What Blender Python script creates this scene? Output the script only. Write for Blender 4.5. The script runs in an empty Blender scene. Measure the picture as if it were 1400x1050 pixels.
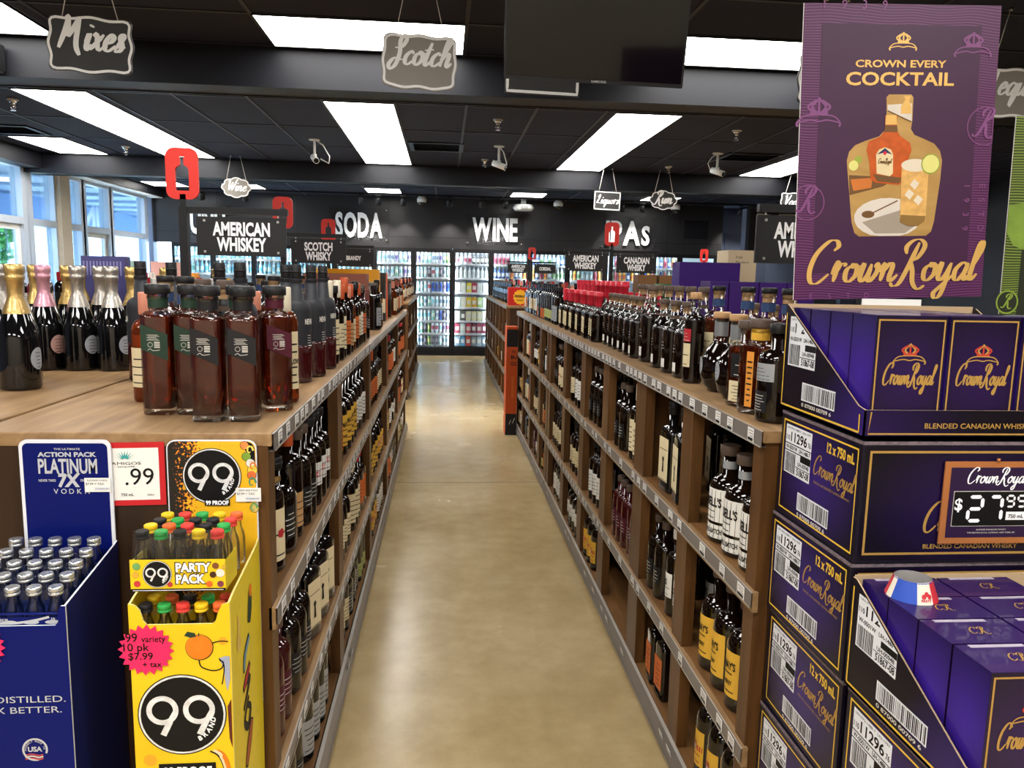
import bpy, math, random
from mathutils import Vector, Matrix
PI = math.pi
sc = bpy.context.scene
COL = sc.collection
rnd = random.Random(7)

# ------------------------------------------------------------------ camera, world, light, exposure
FPX = 1051.0
cam_d = bpy.data.cameras.new('camera')
cam = bpy.data.objects.new('camera', cam_d)
COL.objects.link(cam)
cam_d.sensor_fit = 'HORIZONTAL'
cam_d.sensor_width = 36.0
cam_d.lens = 36.0 * FPX / 1400.0
cam_d.clip_start = 0.02
cam_d.clip_end = 200
_th, _psi, _rho = math.radians(7.963), math.radians(5.175), 0.021
_F = Vector((math.sin(_psi) * math.cos(_th), math.cos(_psi) * math.cos(_th), -math.sin(_th)))
_R = Vector((math.cos(_psi), -math.sin(_psi), 0))
_U = _R.cross(_F)
_c, _s = math.cos(_rho), math.sin(_rho)
_X = _R * _c + _U * _s          # a roll of 1.2 degrees
_Y = -_R * _s + _U * _c
cam.matrix_world = Matrix((( _X.x, _Y.x, -_F.x, 0), (_X.y, _Y.y, -_F.y, 0), (_X.z, _Y.z, -_F.z, 1.56), (0, 0, 0, 1)))
sc.camera = cam
sc.view_settings.view_transform = 'Standard'
sc.view_settings.look = 'None'
sc.view_settings.gamma = 1
sc.view_settings.use_curve_mapping = False
sc.view_settings.exposure = 0.85
sc.cycles.max_bounces = 8
sc.cycles.diffuse_bounces = 3
sc.cycles.glossy_bounces = 4
sc.cycles.transmission_bounces = 6
sc.cycles.transparent_max_bounces = 12
sc.cycles.caustics_reflective = False
sc.cycles.caustics_refractive = False

world = bpy.data.worlds.new('sky')
sc.world = world
world.use_nodes = True
wn = world.node_tree.nodes
bg = wn['Background']
sky = wn.new('ShaderNodeTexSky')
sky.sky_type = 'HOSEK_WILKIE'
sky.sun_direction = (-0.5, 0.5, 0.7)
sky.turbidity = 3
wm = wn.new('ShaderNodeMix'); wm.data_type = 'RGBA'; wm.inputs[0].default_value = 0.72
wm.inputs[7].default_value = (0.52, 0.75, 1.0, 1)
world.node_tree.links.new(sky.outputs[0], wm.inputs[6])
world.node_tree.links.new(wm.outputs[2], bg.inputs[0])
bg.inputs[1].default_value = 13.0

def lamp(name, kind, loc, energy, color=(1, 1, 1), **kw):
    d = bpy.data.lights.new(name, kind)
    d.energy = energy
    d.color = color
    o = bpy.data.objects.new(name, d)
    o.location = loc
    for k, v in kw.items():
        if k == 'rot': o.rotation_euler = v
        else: setattr(d, k, v)
    COL.objects.link(o)
    return o

sun = lamp('sun', 'SUN', (-20, 10, 20), 18.0, (1, .95, .86), angle=math.radians(1.0), rot=(math.radians(30), math.radians(-12), 0))
# the rows of ceiling lamps go on behind the camera; they are area lamps there
LAMP_E = 17.0
for ax in (-3.04, -0.5, 2.0):
    for ay in (2.35, 0.0, -2.6):
        lamp('ceiling_lamp', 'AREA', (ax, ay, 2.97), 18 if ay > 2 else 36, (1, .98, .95), shape='RECTANGLE', size=1.2, size_y=.6)

# ------------------------------------------------------------------ materials
def lin(h):
    h = h.lstrip('#')
    v = [int(h[i:i + 2], 16) / 255 for i in (0, 2, 4)]
    return tuple((x / 12.92 if x <= .04045 else ((x + .055) / 1.055) ** 2.4) for x in v) + (1,)

_M = {}
def new_mat(name):
    m = bpy.data.materials.new(name)
    m.use_nodes = True
    return m, m.node_tree.nodes, m.node_tree.links, m.node_tree.nodes['Principled BSDF']

def mat(name, col='808080', rough=.5, metal=0, spec=.3, coat=0, trans=0, ior=1.45, emit=0, ecol=None, nz=.06, nscale=12, bump=0):
    """principled material whose colour varies a little with a noise texture"""
    if name in _M: return _M[name]
    m, n, l, b = new_mat(name)
    c = lin(col) if isinstance(col, str) else tuple(col) + (1,)
    b.inputs['Base Color'].default_value = c
    b.inputs['Roughness'].default_value = rough
    b.inputs['Metallic'].default_value = metal
    b.inputs['Specular IOR Level'].default_value = spec
    b.inputs['Coat Weight'].default_value = coat
    b.inputs['Coat Roughness'].default_value = .05
    b.inputs['Transmission Weight'].default_value = trans
    b.inputs['IOR'].default_value = ior
    if emit:
        b.inputs['Emission Color'].default_value = lin(ecol) if ecol else c
        b.inputs['Emission Strength'].default_value = emit
    if nz:
        tc = n.new('ShaderNodeTexCoord'); no = n.new('ShaderNodeTexNoise'); no.inputs['Scale'].default_value = nscale
        no.inputs['Detail'].default_value = 3
        l.new(tc.outputs['Object'], no.inputs['Vector'])
        mx = n.new('ShaderNodeMix'); mx.data_type = 'RGBA'
        mx.inputs[6].default_value = tuple(x * (1 - nz * 2) for x in c[:3]) + (1,)
        mx.inputs[7].default_value = tuple(min(1, x * (1 + nz * 2)) for x in c[:3]) + (1,)
        l.new(no.outputs['Fac'], mx.inputs[0]); l.new(mx.outputs[2], b.inputs['Base Color'])
        if bump:
            bp = n.new('ShaderNodeBump'); bp.inputs['Strength'].default_value = bump; bp.inputs['Distance'].default_value = .004
            l.new(no.outputs['Fac'], bp.inputs['Height']); l.new(bp.outputs[0], b.inputs['Normal'])
    _M[name] = m
    return m

def wood(name, c0, c1, rough=.45, scale=(1.2, 14, 14), bump=.15, gen=None):
    m, n, l, b = new_mat(name)
    tc = n.new('ShaderNodeTexCoord'); mp = n.new('ShaderNodeMapping'); mp.inputs['Scale'].default_value = scale
    no = n.new('ShaderNodeTexNoise'); no.inputs['Scale'].default_value = 2.2; no.inputs['Detail'].default_value = 7; no.inputs['Distortion'].default_value = .6
    geo = n.new('ShaderNodeNewGeometry')
    cr = n.new('ShaderNodeValToRGB')
    cr.color_ramp.elements[0].position = .32; cr.color_ramp.elements[0].color = lin(c0)
    cr.color_ramp.elements[1].position = .68; cr.color_ramp.elements[1].color = lin(c1)
    n2 = n.new('ShaderNodeTexNoise'); n2.inputs['Scale'].default_value = 2.5; n2.inputs['Detail'].default_value = 2
    mx = n.new('ShaderNodeMix'); mx.data_type = 'RGBA'; mx.blend_type = 'MULTIPLY'; mx.inputs[0].default_value = .55
    l.new(tc.outputs['Object'], mp.inputs[0]); l.new(mp.outputs[0], no.inputs['Vector']); l.new(no.outputs['Fac'], cr.inputs[0])
    l.new(tc.outputs['Object'], n2.inputs['Vector'])
    l.new(cr.outputs[0], mx.inputs[6]); l.new(n2.outputs['Fac'], mx.inputs[7]); 
    gm = n.new('ShaderNodeGamma'); gm.inputs[1].default_value = .9
    l.new(mx.outputs[2], gm.inputs[0]); l.new(gm.outputs[0], b.inputs['Base Color'])
    b.inputs['Roughness'].default_value = rough
    b.inputs['Specular IOR Level'].default_value = .3
    bp = n.new('ShaderNodeBump'); bp.inputs['Strength'].default_value = bump; bp.inputs['Distance'].default_value = .003
    l.new(no.outputs['Fac'], bp.inputs['Height']); l.new(bp.outputs[0], b.inputs['Normal'])
    _M[name] = m
    return m

def thin_glass(name, tint=(1, 1, 1), refl=.08, rough=.02, edge=.75):
    m, n, l, b = new_mat(name)
    n.remove(b)
    tr = n.new('ShaderNodeBsdfTransparent'); tr.inputs[0].default_value = tuple(tint) + (1,)
    gl = n.new('ShaderNodeBsdfGlossy'); gl.inputs['Roughness'].default_value = rough
    lw = n.new('ShaderNodeLayerWeight'); lw.inputs[0].default_value = .25
    ma = n.new('ShaderNodeMath'); ma.operation = 'MULTIPLY_ADD'; ma.inputs[1].default_value = edge; ma.inputs[2].default_value = refl
    mx = n.new('ShaderNodeMixShader')
    l.new(lw.outputs['Fresnel'], ma.inputs[0]); l.new(ma.outputs[0], mx.inputs[0])
    l.new(tr.outputs[0], mx.inputs[1]); l.new(gl.outputs[0], mx.inputs[2])
    l.new(mx.outputs[0], n['Material Output'].inputs[0])
    _M[name] = m
    return m

# ------------------------------------------------------------------ mesh building
class MB:
    def __init__(s):
        s.v = []; s.f = []; s.mi = []; s.sm = []; s.mats = []
    def mi_of(s, m):
        if m not in s.mats: s.mats.append(m)
        return s.mats.index(m)
    def add(s, vs, fs, m, smooth=False):
        o = len(s.v); k = s.mi_of(m)
        s.v.extend([tuple(p) for p in vs])
        for f in fs:
            s.f.append(tuple(i + o for i in f)); s.mi.append(k); s.sm.append(smooth)
        return s
    def merge(s, other, M=None):
        o = len(s.v)
        s.v.extend([tuple(M @ Vector(p)) for p in other.v] if M else other.v)
        km = [s.mi_of(m) for m in other.mats]
        for f, k, q in zip(other.f, other.mi, other.sm):
            s.f.append(tuple(i + o for i in f)); s.mi.append(km[k]); s.sm.append(q)
        return s
    def box(s, x0, x1, y0, y1, z0, z1, m):
        vs = [(x, y, z) for z in (z0, z1) for y in (y0, y1) for x in (x0, x1)]
        return s.add(vs, [(0, 2, 3, 1), (4, 5, 7, 6), (0, 1, 5, 4), (2, 6, 7, 3), (0, 4, 6, 2), (1, 3, 7, 5)], m)
    def prism(s, pts, fn, d0, d1, m, side=None):
        """2D outline pts; fn(u, v, d) -> 3D; extruded from depth d0 to d1"""
        n = len(pts)
        s.add([fn(u, v, d0) for u, v in pts] + [fn(u, v, d1) for u, v in pts],
              [tuple(range(n - 1, -1, -1)), tuple(range(n, 2 * n))], m)
        s.add([fn(u, v, d0) for u, v in pts] + [fn(u, v, d1) for u, v in pts],
              [(i, (i + 1) % n, n + (i + 1) % n, n + i) for i in range(n)], side or m)
        return s
    def poly(s, pts, m):
        return s.add(pts, [tuple(range(len(pts)))], m)
    def tube(s, path, r, m, n=8, closed=False, cap=True):
        P = [Vector(p) for p in path]; N = len(P); vs = []
        rs = r if isinstance(r, (list, tuple)) else [r] * N
        up = Vector((0, 0, 1)); prev = None
        for i in range(N):
            if closed: t = P[(i + 1) % N] - P[i - 1]
            else: t = P[min(i + 1, N - 1)] - P[max(i - 1, 0)]
            t.normalize()
            a = (prev - t * prev.dot(t)) if prev is not None else (up.cross(t) if abs(t.z) < .95 else Vector((1, 0, 0)).cross(t))
            if a.length < 1e-6: a = Vector((1, 0, 0)).cross(t)
            a.normalize(); b = t.cross(a); prev = a
            for k in range(n):
                w = 2 * PI * k / n
                vs.append(P[i] + (a * math.cos(w) + b * math.sin(w)) * rs[i])
        fs = []
        for i in range(N if closed else N - 1):
            j = (i + 1) % N
            for k in range(n):
                fs.append((i * n + k, i * n + (k + 1) % n, j * n + (k + 1) % n, j * n + k))
        s.add(vs, fs, m, True)
        if cap and not closed:
            s.add(vs[:n], [tuple(range(n - 1, -1, -1))], m); s.add(vs[-n:], [tuple(range(n))], m)
        return s
    def lathe(s, prof, mats, N=20, ay=1.0, c=(0, 0, 0), smooth=True, capb=True, capt=True):
        """prof: (r, z, squareness) rings from the bottom up; mats: one material or one per band"""
        vs = []
        for p in prof:
            r, z = p[0], p[1]; t = p[2] if len(p) > 2 else 0
            for k in range(N):
                x, y = ring(2 * PI * (k + .5) / N, t)
                vs.append((c[0] + r * x, c[1] + r * y * (1 - (1 - ay) * t), c[2] + z))
        for i in range(len(prof) - 1):
            m = mats[i] if isinstance(mats, list) else mats
            o = [vs[j] for j in range(i * N, (i + 2) * N)]
            s.add(o, [(k, (k + 1) % N, N + (k + 1) % N, N + k) for k in range(N)], m, smooth)
        m0 = mats[0] if isinstance(mats, list) else mats
        m1 = mats[-1] if isinstance(mats, list) else mats
        if capb: s.add(vs[:N], [tuple(range(N - 1, -1, -1))], m0)
        if capt: s.add(vs[-N:], [tuple(range(N))], m1)
        return s
    def mesh(s, name):
        me = bpy.data.meshes.new(name)
        me.from_pydata(s.v, [], s.f)
        for m in s.mats: me.materials.append(m)
        me.polygons.foreach_set('material_index', s.mi)
        me.polygons.foreach_set('use_smooth', s.sm)
        me.update()
        return me
    def build(s, name, parent=None, loc=(0, 0, 0), weld=True, bev=0):
        me = s.mesh(name)
        if weld:
            import bmesh
            bm = bmesh.new(); bm.from_mesh(me)
            bmesh.ops.remove_doubles(bm, verts=bm.verts, dist=1e-6)
            bm.to_mesh(me); bm.free()
        o = bpy.data.objects.new(name, me)
        COL.objects.link(o); o.location = loc
        if parent: o.parent = parent
        if bev:
            b = o.modifiers.new('bevel', 'BEVEL'); b.width = bev; b.segments = 2; b.limit_method = 'ANGLE'; b.harden_normals = False
        return o

def ring(a, t):
    c, s = math.cos(a), math.sin(a)
    if t <= 0: return c, s
    n = 9.0
    q = 1 / (abs(c) ** n + abs(s) ** n) ** (1 / n)
    r = 1 + (q - 1) * t
    return c * r, s * r

def tag(o, label=None, cat=None, group=None, kind=None):
    if label: o['label'] = label
    if cat: o['category'] = cat
    if group: o['group'] = group
    if kind: o['kind'] = kind
    return o
def thing(name, label, cat, loc=(0, 0, 0), rz=0, group=None):
    o = bpy.data.objects.new(name, None)
    o.empty_display_size = .05
    COL.objects.link(o); o.location = loc; o.rotation_euler = (0, 0, rz)
    return tag(o, label, cat, group)
def struct(mb, name, **k):
    return tag(mb.build(name, **k), kind='structure')
def kids(root): return [o for o in KIDS.get(root.name, [])]
KIDS = {}
def dup(root, loc, rz, label, group=None):
    """a copy of a thing with copies of its parts"""
    r = root.copy(); COL.objects.link(r); r.location = loc; r.rotation_euler = (0, 0, rz)
    r['label'] = label
    if group: r['group'] = group
    for ch in root.children:
        c = ch.copy(); COL.objects.link(c); c.parent = r
        for g in ch.children:
            d = g.copy(); COL.objects.link(d); d.parent = c
    return r

# ------------------------------------------------------------------ lettering
_T = {}
def text2d(s, bold=0.0):
    """block lettering as flat triangles; capitals are 1 high"""
    k = (s, bold)
    if k in _T: return _T[k]
    cu = bpy.data.curves.new('lettering', 'FONT')
    cu.body = s; cu.size = 1 / .7; cu.resolution_u = 3; cu.offset = bold
    o = bpy.data.objects.new('lettering', cu)
    me = o.to_mesh()
    vs = [(v.co.x, v.co.y) for v in me.vertices]
    fs = [tuple(p.vertices) for p in me.polygons]
    o.to_mesh_clear()
    bpy.data.objects.remove(o); bpy.data.curves.remove(cu)
    x0 = min(v[0] for v in vs); x1 = max(v[0] for v in vs)
    vs = [(x - x0, y) for x, y in vs]
    _T[k] = (vs, fs, x1 - x0)
    return _T[k]
def put_text(mb, s, fn, x, y, h, m, w=None, bold=.02, align='c', d=.0006, rot=0, shear=0):
    """fn(u, v, d) -> 3D; (x, y): baseline anchor; w: forced width"""
    vs, fs, W = text2d(s, bold)
    sx = (w / W) if w else h
    o = {'c': W * sx / 2, 'l': 0, 'r': W * sx}[align]
    ca, sa = math.cos(rot), math.sin(rot)
    out = []
    for a, b in vs:
        px, py = a * sx - o + shear * b * h, b * h
        out.append(fn(x + px * ca - py * sa, y + px * sa + py * ca, d))
    mb.add(out, fs, m)
    return W * sx
def prism_text(mb, s, fn, x, y, h, m, d0, d1, w=None, bold=.02):
    vs, fs, W = text2d(s, bold)
    sx = (w / W) if w else h
    p0 = [fn(x + a * sx, y + b * h, d0) for a, b in vs]
    p1 = [fn(x + a * sx, y + b * h, d1) for a, b in vs]
    n = len(vs); cnt = {}
    for f in fs:
        for i in range(len(f)):
            e = (f[i], f[(i + 1) % len(f)]); cnt[e] = 1
    side = [(b, a, a + n, b + n) for (a, b) in cnt if (b, a) not in cnt]
    mb.add(p0 + p1, [tuple(i + n for i in f) for f in fs] + side, m)
    return W * sx

# brush script: letters as strokes, x-height 1, thick on the down strokes
G = {
 'a': (.98, [[(.78, .85), (.5, 1.0), (.14, .62), (.16, .12), (.42, .0), (.75, .5), (.84, .97)], [(.84, .98), (.72, .3), (.84, .0), (1.1, .32)]]),
 'c': (.78, [[(.72, .8), (.5, 1.0), (.14, .62), (.16, .12), (.45, 0), (.86, .34)]]),
 'd': (1.0, [[(.78, .85), (.5, 1.0), (.14, .62), (.16, .12), (.42, .0), (.75, .5), (.84, .97)], [(1.0, 2.1), (.76, .4), (.84, .02), (1.1, .32)]]),
 'e': (.78, [[(.08, .42), (.5, .58), (.62, .88), (.4, 1.02), (.12, .6), (.15, .12), (.45, 0), (.86, .34)]]),
 'h': (1.0, [[(.06, .5), (.5, 1.8), (.42, 2.2), (.24, 1.8), (.12, 0)], [(.14, .45), (.45, 1.0), (.68, .9), (.64, .2), (.76, .0), (1.04, .32)]]),
 'i': (.48, [[(.02, .45), (.2, 1.0), (.14, .25), (.25, 0), (.52, .32)], [(.24, 1.42), (.27, 1.56)]]),
 'k': (.92, [[(.22, 2.1), (.12, 0)], [(.72, 1.0), (.2, .5)], [(.2, .5), (.45, .45), (.66, .04), (.98, .3)]]),
 'l': (.5, [[(.0, .35), (.45, 1.7), (.42, 2.2), (.24, 1.9), (.13, .3), (.24, 0), (.54, .34)]]),
 'm': (1.5, [[(.0, .5), (.16, 1.0), (.1, 0)], [(.13, .45), (.4, 1.0), (.56, .85), (.5, 0)], [(.53, .45), (.85, 1.0), (1.05, .85), (1.0, .2), (1.12, 0), (1.54, .34)]]),
 'n': (1.05, [[(.0, .5), (.18, 1.0), (.12, 0)], [(.15, .45), (.46, 1.0), (.68, .88), (.62, .2), (.76, 0), (1.1, .36)]]),
 'o': (.92, [[(.5, 1.0), (.14, .68), (.15, .18), (.42, 0), (.74, .36), (.7, .86), (.48, 1.0), (.5, .8), (.96, .9)]]),
 'q': (1.0, [[(.78, .85), (.5, 1.0), (.14, .62), (.16, .12), (.42, .0), (.75, .5), (.84, .97)], [(.84, 1.0), (.72, -.9), (.9, -.5), (1.08, .1)]]),
 'r': (.72, [[(.0, .42), (.2, 1.12), (.24, .9), (.18, 0)], [(.2, .5), (.38, .95), (.6, 1.04), (.74, .88)]]),
 's': (.72, [[(.06, .1), (.3, .45), (.56, .95), (.42, 1.08), (.3, .85), (.55, .4), (.44, .02), (.1, .06), (.3, 0), (.78, .34)]]),
 't': (.6, [[(.34, 1.75), (.14, .3), (.28, 0), (.62, .32)], [(-.12, 1.15), (.62, 1.24)]]),
 'u': (1.05, [[(.0, .5), (.18, 1.0), (.13, .25), (.32, 0), (.62, .4), (.76, 1.0)], [(.78, 1.0), (.68, .25), (.8, 0), (1.1, .34)]]),
 'w': (1.3, [[(.0, .5), (.2, 1.0), (.13, .25), (.3, 0), (.58, .4), (.66, 1.0)], [(.66, 1.0), (.62, .2), (.78, 0), (1.08, .5), (1.06, 1.0), (.98, .82), (1.35, .88)]]),
 'x': (.9, [[(.05, .85), (.25, 1.0), (.55, .05), (.92, .2)], [(.76, 1.0), (.0, .0)]]),
 'y': (1.0, [[(.0, .5), (.18, 1.0), (.13, .25), (.32, 0), (.62, .4), (.76, 1.0)], [(.78, 1.0), (.6, -.7), (.3, -1.05), (.12, -.75), (.5, -.3), (1.05, .3)]]),
 'C': (1.5, [[(1.28, 1.78), (1.5, 2.05), (1.3, 2.35), (.85, 2.3), (.28, 1.6), (.1, .7), (.3, .02), (.75, -.06), (1.3, .45)]]),
 'R': (1.55, [[(.3, 1.55), (.2, 1.95), (.5, 2.3), (.95, 2.36), (1.3, 2.0), (1.05, 1.35), (.6, 1.12)], [(.92, 2.2), (.62, .9), (.3, -.1), (-.05, -.3), (-.3, -.1)], [(.62, 1.15), (.9, .6), (1.1, -.1), (1.5, -.5), (1.9, -.3)]]),
 'M': (1.9, [[(.1, .0), (.3, 1.1), (.35, 2.0), (.15, 1.9)], [(.38, 2.0), (.5, 1.2), (.62, .8), (.95, 1.5), (1.15, 2.0)], [(1.15, 2.0), (1.2, .8), (1.35, .1), (1.7, -.4)]]),
 'S': (1.2, [[(.2, 1.2), (.75, 1.25), (1.0, 1.85), (.75, 2.2), (.5, 1.75), (.72, .8), (.62, -.1), (.25, -.45), (.05, -.1), (.4, .4), (1.1, .3)]]),
 'W': (1.75, [[(.0, 1.75), (.25, 2.05), (.3, 1.2), (.45, .05)], [(.45, .05), (.8, 1.0), (.92, 1.7)], [(.92, 1.7), (.95, .8), (1.1, .02)], [(1.1, .02), (1.45, 1.2), (1.6, 2.05), (1.9, 2.3)]]),
 'L': (1.25, [[(.1, 1.6), (.45, 2.2), (.6, 1.9), (.4, .8), (.2, .1), (.5, .15), (1.2, .0)]]),
 'V': (1.3, [[(.0, 1.7), (.25, 2.05), (.38, 1.2), (.5, .02)], [(.5, .02), (.9, 1.1), (1.15, 2.05), (1.35, 2.1)]]),
 'T': (1.25, [[(-.1, 1.7), (.2, 2.05), (1.3, 2.05)], [(.7, 2.05), (.55, .8), (.5, 0)]]),
 ' ': (.5, [])}
def catmull(p, n=5):
    if len(p) < 3: return [(p[0][0] + (p[-1][0] - p[0][0]) * i / n, p[0][1] + (p[-1][1] - p[0][1]) * i / n) for i in range(n + 1)]
    q = [p[0]] + list(p) + [p[-1]]; out = []
    for i in range(1, len(q) - 2):
        a, b, c, d = q[i - 1:i + 3]
        for k in range(n):
            t = k / n
            out.append(tuple(.5 * (2 * b[j] + (c[j] - a[j]) * t + (2 * a[j] - 5 * b[j] + 4 * c[j] - d[j]) * t * t + (3 * b[j] - a[j] - 3 * c[j] + d[j]) * t ** 3) for j in (0, 1)))
    out.append(tuple(p[-1]))
    return out
def brush(mb, pts, fn, wf, m, d, closed=False):
    """flat ribbon along pts; wf(direction, t) -> half width"""
    n = len(pts); vs = []; D_ = []; W_ = []
    for i in range(n):
        a, b = pts[max(i - 1, 0)], pts[min(i + 1, n - 1)]
        if closed: a, b = pts[(i - 1) % n], pts[(i + 1) % n]
        dx, dy = b[0] - a[0], b[1] - a[1]; L = math.hypot(dx, dy) or 1
        D_.append((dx / L, dy / L)); W_.append(wf((dx / L, dy / L), i / (n - 1)))
    for _ in range(2 if n > 8 and not closed else 0):
        W_ = [(W_[max(i - 1, 0)] + 2 * W_[i] + W_[min(i + 1, n - 1)]) / 4 for i in range(n)]
    for i in range(n):
        (dx, dy), w, L = D_[i], W_[i], 1
        e = d + (0 if closed else 2.5e-4 * i / (n - 1))
        vs.append(fn(pts[i][0] - dy / L * w, pts[i][1] + dx / L * w, e)); vs.append(fn(pts[i][0] + dy / L * w, pts[i][1] - dx / L * w, e))
    fs = [(2 * i, 2 * i + 1, 2 * i + 3, 2 * i + 2) for i in range(n - 1)]
    if closed: fs.append((2 * n - 2, 2 * n - 1, 1, 0))
    mb.add(vs, fs, m)
def put_script(mb, s, fn, x, y, h, m, w=None, thick=.13, thin=.035, shear=.28, d=.0006, align='c', seg=4):
    """brush lettering; h is the x-height"""
    W = sum(G[c][0] for c in s)
    sx = (w / W) if w else h
    x -= {'c': W * sx / 2, 'l': 0, 'r': W * sx}[align]
    dz = 0
    for c in s:
        adv, st = G[c]
        for p in st:
            q = [(x + (a + shear * b) * sx, y + b * h) for a, b in catmull(p, seg)]
            brush(mb, q, fn, lambda t, u: h * (thin + (thick - thin) * max(0, min(1, abs(t[1]) * 1.2 - .15)) * min(1, 6 * u + .25, 6 * (1 - u) + .25)), m, d + dz)
            dz += 3e-5
        x += adv * sx
def disc(mb, cx, cy, r, fn, m, d, n=28, ry=None):
    mb.add([fn(cx + r * math.cos(2 * PI * k / n), cy + (ry or r) * math.sin(2 * PI * k / n), d) for k in range(n)], [tuple(range(n))], m)
def rect(mb, x0, x1, y0, y1, fn, m, d):
    mb.add([fn(x0, y0, d), fn(x1, y0, d), fn(x1, y1, d), fn(x0, y1, d)], [(0, 1, 2, 3)], m)
def frame(mb, x0, x1, y0, y1, t, fn, m, d):
    rect(mb, x0, x1, y0, y0 + t, fn, m, d); rect(mb, x0, x1, y1 - t, y1, fn, m, d)
    rect(mb, x0, x0 + t, y0 + t, y1 - t, fn, m, d); rect(mb, x1 - t, x1, y0 + t, y1 - t, fn, m, d)
def flat(mb, pts, fn, m, d):
    mb.add([fn(u, v, d) for u, v in pts], [tuple(range(len(pts)))], m)
def rrect(x0, x1, y0, y1, r, n=5):
    out = []
    for cx, cy, a in ((x1 - r, y1 - r, 0), (x0 + r, y1 - r, PI / 2), (x0 + r, y0 + r, PI), (x1 - r, y0 + r, 3 * PI / 2)):
        out += [(cx + r * math.cos(a + PI / 2 * k / n), cy + r * math.sin(a + PI / 2 * k / n)) for k in range(n + 1)]
    return out
def PXZ(y, x0=0, z0=0):   # a vertical plane facing the camera end of the shop
    return lambda u, v, d: (x0 + u, y - d, z0 + v)
ORD = ['first', 'second', 'third', 'fourth', 'fifth', 'sixth', 'seventh', 'eighth', 'ninth', 'tenth', 'eleventh', 'twelfth', 'thirteenth', 'fourteenth', 'fifteenth',
       'sixteenth', 'seventeenth', 'eighteenth', 'nineteenth', 'twentieth', 'twenty-first', 'twenty-second', 'twenty-third', 'twenty-fourth', 'twenty-fifth', 'twenty-sixth', 'twenty-seventh', 'twenty-eighth', 'twenty-ninth', 'thirtieth']
# ------------------------------------------------------------------ room materials
def floor_mat():
    m, n, l, b = new_mat('polished_concrete')
    tc = n.new('ShaderNodeTexCoord')
    a = n.new('ShaderNodeTexNoise'); a.inputs['Scale'].default_value = .9; a.inputs['Detail'].default_value = 5; a.inputs['Roughness'].default_value = .5
    c = n.new('ShaderNodeTexNoise'); c.inputs['Scale'].default_value = 7; c.inputs['Detail'].default_value = 6; c.inputs['Roughness'].default_value = .62
    d = n.new('ShaderNodeTexNoise'); d.inputs['Scale'].default_value = 160; d.inputs['Detail'].default_value = 2
    ad = n.new('ShaderNodeMath'); ad.operation = 'MULTIPLY_ADD'; ad.inputs[1].default_value = .5
    ad2 = n.new('ShaderNodeMath'); ad2.operation = 'MULTIPLY_ADD'; ad2.inputs[1].default_value = .12
    cr = n.new('ShaderNodeValToRGB')
    e = cr.color_ramp.elements
    e[0].position = .52; e[0].color = lin('998157'); e[1].position = 1.0; e[1].color = lin('c6b188')
    k = cr.color_ramp.elements.new(.78); k.color = lin('b39c71')
    for x in (a, c, d): l.new(tc.outputs['Object'], x.inputs['Vector'])
    l.new(c.outputs['Fac'], ad.inputs[0]); l.new(a.outputs['Fac'], ad.inputs[2])
    l.new(d.outputs['Fac'], ad2.inputs[0]); l.new(ad.outputs[0], ad2.inputs[2])
    l.new(ad2.outputs[0], cr.inputs[0])
    st = n.new('ShaderNodeTexNoise'); st.inputs['Scale'].default_value = 5.5; st.inputs['Detail'].default_value = 9; st.inputs['Roughness'].default_value = .75
    sr = n.new('ShaderNodeMapRange'); sr.inputs[1].default_value = .62; sr.inputs[2].default_value = .78; sr.inputs[3].default_value = 0; sr.inputs[4].default_value = .55
    sm = n.new('ShaderNodeMix'); sm.data_type = 'RGBA'; sm.inputs[7].default_value = lin('7d6a4a')
    l.new(tc.outputs['Object'], st.inputs['Vector']); l.new(st.outputs['Fac'], sr.inputs[0]); l.new(sr.outputs[0], sm.inputs[0]); l.new(cr.outputs[0], sm.inputs[6]); l.new(sm.outputs[2], b.inputs['Base Color'])
    rr = n.new('ShaderNodeMapRange'); rr.inputs[1].default_value = .3; rr.inputs[2].default_value = .8; rr.inputs[3].default_value = .20; rr.inputs[4].default_value = .32
    l.new(a.outputs['Fac'], rr.inputs[0]); l.new(rr.outputs[0], b.inputs['Roughness'])
    b.inputs['Specular IOR Level'].default_value = .45
    bp = n.new('ShaderNodeBump'); bp.inputs['Strength'].default_value = .05; bp.inputs['Distance'].default_value = .001
    l.new(d.outputs['Fac'], bp.inputs['Height']); l.new(bp.outputs[0], b.inputs['Normal'])
    return m
FLOOR = floor_mat()
CEIL = mat('black_ceiling_tile', '24283a', rough=.8, nz=.1, nscale=60, bump=.3)
GRID = mat('black_grid_bar', '23252e', rough=.45)
BLACKW = mat('black_wall_paint', '29292c', rough=.4, nz=.12, nscale=1.3, spec=.5)
BLUEW = mat('slate_wall_paint', '4b5468', rough=.5, nz=.05)
BEAM = mat('black_beam_paint', '13141b', rough=.5, nz=.06)
ALU = mat('window_aluminium', 'b9c2cf', rough=.35, metal=.2, nz=.02)
BEIGE = mat('beige_column', 'c9beab', rough=.7)
KICK = mat('black_plinth', '18181a', rough=.5)
PANE = thin_glass('window_glass', (.80, .92, 1.0), .05)
CLEAR = thin_glass('clear_glass', (.97, .99, 1.0), .03)
ACRYL = thin_glass('clear_acrylic', (.985, .99, .99), .012, .05, .06)
PLASTIC = thin_glass('clear_plastic', (.97, .98, .985), .07, .06)
WHITE = mat('white_paint', 'e8e8e6', rough=.45)
PAPER = mat('white_paper', 'e9e7e0', rough=.6, nz=.02)
BLK = mat('black_print', '08080a', rough=.5)
BLKM = mat('black_metal', '1b1b1d', rough=.38, nz=.04)
STEEL = mat('brushed_steel', 'b8b8b8', rough=.3, metal=1, nz=.03)
WPLAST = mat('white_plastic', 'dcdcd8', rough=.35)
LENS = mat('dark_lens', '0a0a0c', rough=.08, coat=1)
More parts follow.
